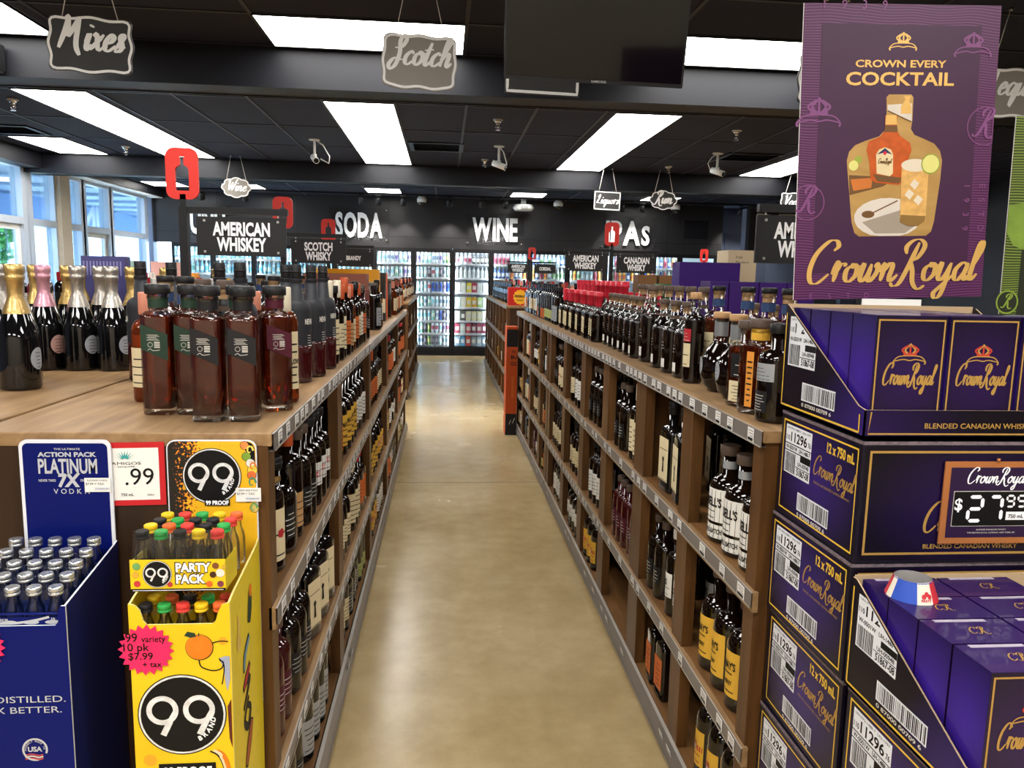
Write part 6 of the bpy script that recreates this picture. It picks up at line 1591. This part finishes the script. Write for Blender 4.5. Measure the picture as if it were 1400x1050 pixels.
# ------------------------------------------------------------------ left end: blue display of small bottles
NAVY = mat('blue_display_card', '08145e', rough=.38, spec=.15, nz=.04, nscale=3); NAVYD = mat('navy_side_card', '0b1650', rough=.4, nz=.04, nscale=3); EDGE = mat('white_card_edge', 'd9dbe2', rough=.5); SILP = mat('silver_ink', 'c3c7cf', rough=.35, metal=.3, nz=.05)
BX0, BX1, BY0, BY1 = -.885, -.683, 1.397, 1.632
def starburst(name, label, x, y, z, r, lines, seed=0, rot=0):
    t = thing(name, label, 'price sticker', (x, y, z))
    PK = mat('neon_pink_card', 'e8285f', rough=.5, nz=.02)
    n = 20; pts = [(r * (1 if i % 2 else .82) * math.cos(2 * PI * i / (2 * n) + .1), r * (1 if i % 2 else .82) * math.sin(2 * PI * i / (2 * n) + .1)) for i in range(2 * n)]
    b = MB(); f = lambda u, v, d: (u, -d, v)
    b.prism(pts, f, 0, .0012, PK)
    for s, u, v, h, w in lines: put_text(b, s, f, u, v, h, BLK, w=w, bold=.015, d=.0018, rot=rot)
    b.build('card_face', t)
    b = MB(); b.box(-.004, .004, .0, -.0 + .0004, -.004, .004, PAPER); b.build('tape', t)
t = thing('floor_display', 'blue cardboard display holding small clear vodka bottles, with tall header card', 'display', (0, 0, 0))
b = MB(); fr = PXZ(BY0)
front = [(BX0, 0), (BX1, 0), (BX1, .948), (BX1 - .008, .948), (BX1 - .013, .94), (BX1 - .014, .918), (BX1 - .019, .911), (BX0 + .019, .911), (BX0 + .014, .918), (BX0 + .013, .94), (BX0 + .008, .948), (BX0, .948)]
b.prism(front, lambda u, v, d: (u, BY0 - d, v), -.004, 0, NAVY, EDGE)
put_text(b, '7X DISTILLED.', fr, BX1 - .009, .762, .0125, SILP, w=.165, bold=.0, align='r', d=.0008); put_text(b, '7X BETTER.', fr, BX1 - .017, .741, .0125, SILP, w=.13, bold=.0, align='r', d=.0008)
cx, cz = BX1 - .069, .668
brush(b, [(cx + .021 * math.cos(a * .2 - .4), cz + .021 * math.sin(a * .2 - .4)) for a in range(28)], fr, lambda q, s: .0018, SILP, .0008)
put_text(b, 'USA', fr, cx, cz - .004, .0095, SILP, bold=.05, d=.0009)
for i, ch in enumerate('PROUDLY MADE IN'):
    a = PI * (1.02 - i / 14.5 * 1.02); put_text(b, ch, fr, cx + .0150 * math.cos(a), cz + .0150 * math.sin(a), .0036, SILP, bold=.02, d=.0009, rot=a - PI / 2) if ch != ' ' else None
for i in range(3): brush(b, catmull([(cx - .018, cz - .011 - i * .004), (cx - .006, cz - .009 - i * .004), (cx + .006, cz - .012 - i * .004), (cx + .014, cz - .010 - i * .004)]), fr, lambda q, s: .0013, INKW if i % 2 else mat('flag_red', 'b04048', rough=.5), .0009 + i * 1e-5)
b.build('front_panel', t)
for xx, e in ((BX1 - .004, 'right'), (BX0, 'left')):
    b = MB(); b.prism([(BY0 + .004, 0), (BY1 - .002, 0), (BY1 - .002, .99), (BY1 - .02, .985), (BY0 + .004, .948)], lambda u, v, d, xx=xx: (xx + d, u, v), 0, .004, NAVYD, EDGE); b.build('side_panel', t)
b = MB(); b.box(BX0 + .004, BX1 - .004, BY0 + .004, BY1 - .006, .866, .870, NAVYD); b.build('shelf_tray', t)
hf = lambda u, v, d: (u, 1.628 - d, v)
b = MB(); hx0, hx1 = -.868, -.686
b.prism(rrect(hx0, hx1, .60, 1.207, .016), hf, -.004, 0, EDGE); b.prism(rrect(hx0 + .007, hx1 - .007, .61, 1.200, .011), hf, -.001, .0006, NAVY)
c = (hx0 + hx1) / 2 + .004
put_text(b, 'THE ULTIMATE', hf, c, 1.186, .004, SILP, w=.052, bold=.02, d=.0010); put_text(b, 'ACTION PACK', hf, c, 1.172, .0092, SILP, w=.116, bold=.06, d=.0010)
put_text(b, 'PLATINUM', hf, c, 1.137, .030, SILP, w=.117, bold=.04, d=.0010); put_text(b, '7X', hf, c, 1.109, .026, SILP, w=.044, bold=.07, d=.0010, shear=.1)
put_text(b, 'NEVER TIMES', hf, c - .042, 1.119, .005, SILP, w=.034, bold=.03, d=.0010); put_text(b, 'DISTILLED', hf, c + .040, 1.119, .005, SILP, w=.032, bold=.03, d=.0010)
for i, ch in enumerate('VODKA'): put_text(b, ch, hf, c - .026 + i * .0155, 1.093, .0105, SILP, bold=.01, d=.0010)
b.build('header_card', t)
# small bottles, five rows of five
def mini(name, label, x, y, z, cap, loc_h=.105, r=.0165, first={}, group=None, glass=None, rows=None):
    k = (name, cap.name)
    if k in first: return dup(first[k], (x, y, z), 0, label, group)
    t = thing(name, label, 'bottle', (x, y, z), 0, group)
    h = loc_h; cr = r * .78; b = MB(); b.lathe([(r * .9, 0), (r, .003), (r, h * .5), (r * .93, h * .6), (r * .6, h * .74), (r * .55, h * .82), (r * .55, h * .86)], PLASTIC, 16); b.build('bottle_body', t)
    if 'vodka' in name or cap is CAPB:
        b = MB(); b.lathe([(r * 1.01, h * .12), (r * 1.01, h * .44)], mat('mini_label_blue', '2a3a7a', rough=.4) if 'vodka' in name else mat('mini_label_dark', '2a2626', rough=.4), 16, capb=False, capt=False); b.build('label', t)
    b = MB(); b.lathe([(cr * .97, h * .855), (cr, h * .865), (cr, h * .90), (cr * .92, h * .905), (cr, h * .91), (cr, h * .985), (cr * .86, h)], cap, 16); b.build('cap', t)
    first[k] = t; return t
for rr in range(5):
    for cc in range(5):
        mini('mini_vodka_bottle', 'small clear vodka bottle with silver cap, %s row from front, %s from left' % (ORD[rr], ORD[cc]), BX0 + .0225 + .038 * cc + (.002 if rr % 2 else 0), BY0 + .0265 + .0405 * rr, .8712 + .009 * rr, CAPS, group='small vodka bottles in the blue display')
for i, (y0, y1) in enumerate(((BY0 + .0065, BY0 + .0085),)):
    t = thing('ten_pack_sleeve', 'blue printed ten pack sleeve across the front of the small vodka bottles', 'sleeve', (0, 0, 0))
    b = MB(); b.box(BX0 + .0045, BX1 - .0045, y0, y1 - .0006, .8705, .925, NAVY); f = PXZ(y0)
    for i in range(5): disc(b, BX0 + .024 + i * .038, .915, .014, f, SILP, .0004, 14, ry=.004)
    brush(b, catmull([(BX0 + .03, .925), (BX0 + .06, .916), (BX0 + .10, .9135), (BX0 + .14, .918), (BX0 + .17, .925)]), f, lambda q, s: .0022, SILP, .0006)
    put_text(b, 'PLATINUM', f, BX0 + .085, .9165, .0065, SILP, w=.026, bold=.04, d=.0010); put_text(b, '10', f, BX1 - .025, .918, .0055, SILP, bold=.05, d=.0010); put_text(b, 'PACK', f, BX1 - .025, .9128, .004, SILP, bold=.05, d=.0010)
    b.build('sleeve_front', t)
    b = MB(); b.tube([(BX0 + .006, BY0 + .004, .932), (BX1 - .012, BY0 + .005, .932), (BX1 - .006, BY0 + .02, .936), (BX1 - .006, BY1 - .04, .96)], .0025, NAVY, 8); b.build('sleeve_rim', t)
starburst('price_starburst', 'neon pink starburst cut off by the left picture edge on the blue display', -.835, BY0 - .0016, .873, .045, [('10 pk', 0, .0, .012, .05)])

# ------------------------------------------------------------------ yellow display of small party bottles
YEL = mat('yellow_display_card', 'e0bd1e', rough=.4, nz=.07, nscale=9); YELD = mat('yellow_side_card', 'd8bf28', rough=.4, nz=.04); ORN = mat('orange_print', 'e07a1e', rough=.45, nz=.12, nscale=40)
YX0, YX1, YY0, YY1 = -.572, -.391, 1.394, 1.632
RINGM = mat('chrome_print', 'dedede', rough=.3, metal=.1, nz=.22, nscale=70)
def logo99(b, fn, cx, cy, R, d=.001, brand=True):
    disc(b, cx, cy, R, fn, BLK, d, 40); disc(b, cx, cy, R * .975, fn, RINGM, d + .0002, 40); disc(b, cx, cy, R * .93, fn, BLK, d + .0004, 40)
    for s in (-1, 1):
        ox = cx + s * R * .41 - R * .03; oy = cy + R * .12; r = R * .30
        brush(b, [(ox + r * math.cos(2 * PI * k / 26), oy + r * math.sin(2 * PI * k / 26)) for k in range(26)], fn, lambda q, u: R * .062 * (1 + .0 * u), RINGM, d + .0006, closed=True)
        brush(b, [(ox + r * .55, oy - r * .9), (ox + r * .0, oy - r * 2.05)], fn, lambda q, u: R * .07, RINGM, d + .0008)
        brush(b, [(ox + r * 1.0, oy - r * .1), (ox + r * .55, oy - r * .9)], fn, lambda q, u: R * .062, RINGM, d + .0007)
        brush(b, [(ox - r * .7 , oy + r * .75), (ox + r * .2, oy + r * 1.03)], fn, lambda q, u: R * .02, SIGNW, d + .0010)
    if brand:
        for i, ch in enumerate('BRAND'):
            a = -1.0 + i * .2; put_text(b, ch, fn, cx + R * .76 * math.cos(a), cy + R * .76 * math.sin(a), R * .11, SIGNW, bold=.05, d=d + .0008, rot=a + PI / 2 - .15)
t = thing('floor_display', 'yellow cardboard display of party bottles with round black 99 logo', 'display', (0, 0, 0))
b = MB(); yf = PXZ(YY0)
front = [(YX0, 0), (YX1, 0), (YX1, .951), (YX1 - .014, .947), (YX1 - .02, .935), (YX1 - .026, .915), (YX1 - .032, .910), (YX0 + .032, .910), (YX0 + .026, .917), (YX0 + .02, .938), (YX0 + .013, .947), (YX0, .951)]
b.prism(front, lambda u, v, d: (u, YY0 - d, v), -.004, 0, YEL, mat('pale_yellow_edge', 'e8d98a', rough=.5))
for i, (x, z, r_) in enumerate([(-.405, .876, .008), (-.545, .64, .012), (-.42, .60, .01)]): disc(b, x, z, r_, yf, mat('pale_orange_print', 'e0a02a', rough=.5), .0005 + 1e-5 * i)
logo99(b, yf, -.483, .731, .081)
disc(b, -.4475, .8645, .0255, yf, BLK, .0010, 30); disc(b, -.448, .865, .0245, yf, ORN, .0012, 30)
flat(b, [(-.474, .888), (-.468, .896), (-.455, .893), (-.452, .886), (-.462, .884)], yf, LGRN, .0014); brush(b, [(-.448, .886), (-.4475, .893)], yf, lambda q, s: .001, LGRN, .0013)
for pts in ([(-.425, .872), (-.41, .876), (-.395, .875)], [(-.449, .84), (-.445, .826), (-.425, .818), (-.409, .822), (-.405, .834), (-.412, .838)]): brush(b, catmull(pts), yf, lambda q, s: .0011, BLK, .0010)
flat(b, [(-.413, .842), (-.402, .846), (-.3935, .845), (-.3935, .80), (-.399, .776), (-.402, .79), (-.404, .82)], yf, mat('print_blue_grey', '9aa0b4', rough=.5), .0008); brush(b, catmull([(-.413, .842), (-.404, .828), (-.4065, .80), (-.409, .79)]), yf, lambda q, s: .001, BLK, .0011)
flat(b, [(-.4, .745), (-.393, .76), (-.393, .66), (-.398, .68)], yf, mat('print_maroon', '5a2420', rough=.5), .0009)
for k, cc in enumerate((BLK, mat('pale_peach_print', 'e6cfa8', rough=.5), ORN)): brush(b, catmull([(-.435 + .006 * k, .655), (-.42 + .005 * k, .645), (-.41 + .004 * k, .62), (-.408 + .004 * k, .59)]), yf, lambda q, s, k=k: .004 if k else .0015, cc, .0008 + 1e-5 * k)
rect(b, -.53, -.425, .600, .632, yf, BLK, .0010); put_text(b, '99 PROOF', yf, -.4775, .606, .018, SIGNW, w=.09, bold=.07, d=.0014)
b.build('front_panel', t)
side = [(YY0 + .004, 0), (YY1 - .002, 0), (YY1 - .002, .992), (YY1 - .02, .985), (YY0 + .03, .957), (YY0 + .004, .951)]
for xx, nm in ((YX1 - .004, 1), (YX0, 0)):
    b = MB(); b.prism(side, lambda u, v, d, xx=xx: (xx + d, u, v), 0, .004, YELD, mat('pale_yellow_edge'))
    if nm:
        sf = lambda u, v, d: (YX1 + d, u, v)
        for pts, m, w in (([(1.445, .90), (1.45, .87), (1.44, .845), (1.45, .835), (1.46, .85)], mat('peach_print', 'd8b25a', rough=.5), .005), ([(1.54, .915), (1.535, .88), (1.525, .85)], LGRN, .010), ([(1.545, .925), (1.54, .90)], ORN, .007), ([(1.525, .825), (1.49, .80), (1.48, .765)], BLK, .007), ([(1.525, .822), (1.49, .798), (1.48, .768)], mat('print_teal', '6a8fa0', rough=.5), .005), ([(1.47, .73), (1.525, .765)], BLK, .008), ([(1.475, .733), (1.52, .762)], LRED, .005), ([(1.47, .69), (1.52, .735), (1.47, .735)], BLK, .006), ([(1.51, .70), (1.475, .665), (1.50, .64), (1.52, .67), (1.49, .69)], BLK, .006), ([(1.48, .56), (1.53, .64)], BLK, .012), ([(1.482, .565), (1.528, .637)], mat('print_brick', 'a0522a', rough=.5), .009)):
            brush(b, catmull(pts), sf, lambda q, s, w=w: 1.5 * w * (.6 + .4 * math.sin(PI * s)), m, .0006 if m is BLK else .0010)
        r5 = random.Random(4)
        for i in range(26):
            u, v = r5.uniform(YY0 + .02, YY1 - .02), r5.uniform(.55, .94); brush(b, [(u, v), (u + .001, v + .008)], sf, lambda q, s: .0007, mat('olive_print', 'a08a1a', rough=.5), .0005)
    b.build('side_panel', t)
b = MB(); b.box(YX0 + .004, YX1 - .004, YY0 + .004, YY1 - .006, .832, .836, YELD); b.build('shelf_tray', t)
def speckle():
    m, n, l, bs = new_mat('speckled_party_print')
    tc = n.new('ShaderNodeTexCoord'); sp = n.new('ShaderNodeSeparateXYZ'); no = n.new('ShaderNodeTexNoise'); no.inputs['Scale'].default_value = 190; no.inputs['Detail'].default_value = 2
    n2 = n.new('ShaderNodeTexNoise'); n2.inputs['Scale'].default_value = 26
    mr = n.new('ShaderNodeMapRange'); mr.inputs[1].default_value = YX0; mr.inputs[2].default_value = YX0 + .075; mr.inputs[3].default_value = .30; mr.inputs[4].default_value = -.25
    ad = n.new('ShaderNodeMath'); ad.operation = 'ADD'; a2 = n.new('ShaderNodeMath'); a2.operation = 'MULTIPLY_ADD'; a2.inputs[1].default_value = .35
    cr = n.new('ShaderNodeValToRGB'); cr.color_ramp.interpolation = 'CONSTANT'; e = cr.color_ramp.elements; e[0].color = lin('e9b21e'); e[1].position = .70; e[1].color = lin('15120f'); k = e.new(.64); k.color = lin('e07a1e')
    l.new(tc.outputs['Object'], sp.inputs[0]); l.new(sp.outputs['X'], mr.inputs[0]); l.new(tc.outputs['Object'], no.inputs['Vector']); l.new(tc.outputs['Object'], n2.inputs['Vector'])
    l.new(no.outputs['Fac'], ad.inputs[0]); l.new(mr.outputs[0], ad.inputs[1]); l.new(n2.outputs['Fac'], a2.inputs[0]); l.new(ad.outputs[0], a2.inputs[2])
    l.new(a2.outputs[0], cr.inputs[0]); l.new(cr.outputs[0], bs.inputs['Base Color']); bs.inputs['Roughness'].default_value = .4
    return m
b = MB(); hf2 = lambda u, v, d: (u, 1.628 - d, v)
b.prism(rrect(-.575, -.391, .60, 1.207, .018), hf2, -.004, 0, EDGE); b.prism(rrect(-.5725, -.3935, .61, 1.2045, .016), hf2, -.001, .0006, speckle())
# curls, fruit and sweets along the right edge
flat(b, [(-.425, 1.2), (-.41, 1.2045), (-.40, 1.2), (-.395, 1.19), (-.3937, 1.15), (-.402, 1.16), (-.41, 1.18)], hf2, BLK, .0009)
for i, (x, z, r_, c) in enumerate([(-.4155, 1.196, .0085, 'e08a4a'), (-.412, 1.172, .009, '7a9a3a'), (-.404, 1.158, .009, 'd8d4cc'), (-.4, 1.143, .010, 'd8c24a'), (-.402, 1.132, .009, 'd06a3a'), (-.41, 1.085, .012, 'd0622a'), (-.398, 1.09, .010, '9aa86a'), (-.47, 1.097, .006, '8a5a2a'), (-.44, 1.098, .007, '6a5a8a'), (-.487, 1.083, .007, 'd8a0a0'), (-.398, 1.06, .009, 'c8b060')]):
    disc(b, x, z, r_ * 1.1, hf2, BLK, .0010 + i * 2e-5, 16); disc(b, x, z, r_, hf2, mat('sweet_' + c, c, rough=.45, nz=.15, nscale=120), .0012 + i * 2e-5, 16)
for i, (x, z, s, m) in enumerate([(-.405, 1.185, .014, 'e8d060'), (-.4, 1.15, .013, 'd8772a'), (-.402, 1.115, .016, '4a8a6a'), (-.401, 1.09, .018, 'd8772a'), (-.4, 1.06, .015, '6a9a5a')]):
    brush(b, [(x + s * (1 - .11 * k) * .55 * math.cos(k * .8), z + s * (1 - .11 * k) * .9 * math.sin(k * .8)) for k in range(8)], hf2, lambda q, u: .0022 * (1 - u * .6), mat('curl_' + m, m, rough=.45), .0016 + i * 2e-5)
logo99(b, hf2, -.4835, 1.13, .0605, d=.002)
rect(b, -.5, -.448, 1.066, 1.0795, hf2, BLK, .0030); put_text(b, '99 PROOF', hf2, -.474, 1.0685, .0085, SIGNW, w=.047, bold=.07, d=.0034)
b.build('header_card', t)
for nm, x, z, label in (('price_label', -.715, 1.112, 'small white shelf label stuck on the blue header card'), ('price_label', -.409, 1.09, 'small white shelf label stuck on the yellow header card')):
    t = thing(nm, label, 'label', (x, 1.6255 if x < -.6 else 1.6235, z), -0)
    b = MB(); f = PXZ(0); b.box(-.026, .026, 0, .0006, -.015, .015, PAPER); put_text(b, 'PLATINUM 10 PACK' if x < -.6 else 'NINETY NINE 10 PACK', f, -.0, .008, .0036, INKB, w=.04, bold=0); put_text(b, '$7.99 + TAX', f, -.005, .0, .0048, INKB, bold=0)
    barcode(b, f, -.006, .024, -.012, -.004, 2); b.build('label_face', t)
CAPCOL = {'k': CAPB, 'g': mat('green_cap', '2f9a48', rough=.35), 'r': mat('bright_red_cap', 'd23b34', rough=.35), 'y': mat('yellow_cap', 'dcb81e', rough=.35), 'o': mat('orange_cap', 'd8622e', rough=.35)}
CNAME = {'k': 'black', 'g': 'green', 'r': 'red', 'y': 'yellow', 'o': 'orange'}
YG = 'small party bottles in the yellow display'
xs = [YX0 + .023 + .0335 * i for i in range(5)]
for rr, (y, z, colr, wh) in enumerate([(YY0 + .022, .8372, 'kgryo', 'lower pack, front row'), (YY0 + .058, .8372, 'yokgr', 'lower pack, second row'), (YY0 + .022, .9785, 'kgkyr', 'upper pack, front row'), (YY0 + .058, .9785, 'yorkg', 'upper pack, second row'), (YY0 + .112, .972, 'kgkkr', 'rear pack, front row'), (YY0 + .148, .972, 'yrgyo', 'rear pack, back row')]):
    for i, ch in enumerate(colr): mini('mini_party_bottle', 'small clear bottle with %s cap in the %s, %s from left' % (CNAME[ch], wh, ORD[i]), xs[i] + (.002 if rr % 2 else 0), y, z, CAPCOL[ch], r=.0155, group=YG)
t = thing('party_pack_tray', 'yellow printed party pack tray holding the upper row of small bottles', 'tray', (0, 0, 0))
b = MB(); x0, x1, y0 = YX0 + .006, YX1 - .006, YY0 + .002
b.box(x0, x1, y0, y0 + .002, .974, 1.034, YEL); f = PXZ(y0)
rect(b, x0, x1, .974, .979, f, BLK, .0006); rect(b, x0 + .004, x1 - .004, .9755, .9765, f, SIGNW, .0009)
logo99(b, f, x0 + .048, 1.007, .026, d=.0008)
put_text(b, 'PARTY', f, x0 + .079, 1.011, .017, BLK, w=.066, bold=.13, align='l', d=.0010); put_text(b, 'PARTY', f, x0 + .081, 1.0115, .016, SIGNW, w=.062, bold=.06, align='l', d=.0014)
put_text(b, 'PACK', f, x0 + .079, .989, .017, BLK, w=.056, bold=.13, align='l', d=.0010); put_text(b, 'PACK', f, x0 + .081, .9895, .016, SIGNW, w=.052, bold=.06, align='l', d=.0014)
for i, (x, z, r_, c) in enumerate([(.012, 1.022, .007, '6a9a5a'), (.010, 1.006, .006, 'd0a03a'), (.012, .989, .006, 'c03a3a'), (.07, .987, .005, 'b03a3a'), (.152, 1.022, .006, '7a4a2a'), (.160, 1.008, .008, 'd8d0c4'), (.147, 1.005, .006, '4a2a1a'), (.140, .987, .006, 'd0622a'), (.160, .987, .006, '7a3a4a'), (.167, 1.02, .004, 'c8a03a')]): disc(b, x0 + x, z, r_, f, mat('sweet_' + c, c, rough=.45, nz=.15, nscale=120), .0010 + i * 2e-5, 14)
b.build('tray_front', t)
b = MB(); b.box(x0, x1, y0 + .0025, y0 + .078, .974, .9765, YELD); b.build('tray_base', t)
b = MB(); b.box(x0, x0 + .001, y0 + .003, y0 + .078, .977, 1.03, YELD); b.build('tray_side', t)
b = MB(); b.box(x1 - .001, x1, y0 + .003, y0 + .078, .977, 1.03, YELD); b.build('tray_side', t)
b = MB()
b.add([(x0 + .002, y0 + .003, 1.035), (x1 - .002, y0 + .003, 1.035), (x1 - .006, y0 + .009, 1.088), (x0 + .006, y0 + .009, 1.088)], [(0, 1, 2, 3)], CLEAR); b.build('clear_film', t)
starburst('price_starburst', 'neon pink starburst with handwritten 99 variety 10 pk $7.99', -.5425, YY0 - .0016, .862, .050, [('99', -.025, .017, .017, .021), ('variety', .014, .016, .0125, .043), ('10 pk', -.017, -.001, .015, .046), ('$7.99', -.010, -.018, .0135, .044), ('+ tax', .010, -.033, .011, .034)])
# red bordered price card behind
t = thing('price_card', 'red bordered white price card with handwritten .99 behind the blue header card', 'price card', (-.76, 1.6365, 1.062), 0)
f = lambda u, v, d: (u - v * .0, -d, v + u * .02)
b = MB(); b.prism([(0, 0), (.178, 0), (.178, .136), (0, .136)], f, -.001, 0, mat('red_card', 'c2242a', rough=.45)); rect(b, .012, .166, .012, .124, f, PAPER, .0006)
put_text(b, '.99', f, .126, .045, .036, BLK, w=.058, bold=.0, d=.0012); put_text(b, '750 mL', f, .10, .021, .006, BLK, bold=.02, d=.0012); put_text(b, '750ml', f, .147, .021, .004, INKB, bold=0, d=.0012)
tealm = mat('teal_print', '3f9a98', rough=.5)
for i in range(11):
    a = PI * (i + .5) / 11; flat(b, [(.098 + .006 * math.cos(a - .5), .098 + .004 * math.sin(a)), (.098 + .006 * math.cos(a + .5), .098 + .004 * math.sin(a)), (.098 + .026 * math.cos(a), .097 + .022 * math.sin(a))], f, tealm, .0010 + 1e-5 * i)
put_text(b, 'AMIGOS', f, .1, .0885, .006, INKB, w=.06, bold=.0, d=.0012); put_text(b, 'tequila', f, .1, .083, .0035, INKB, w=.035, bold=0, d=.0012)
b.build('card_face', t)
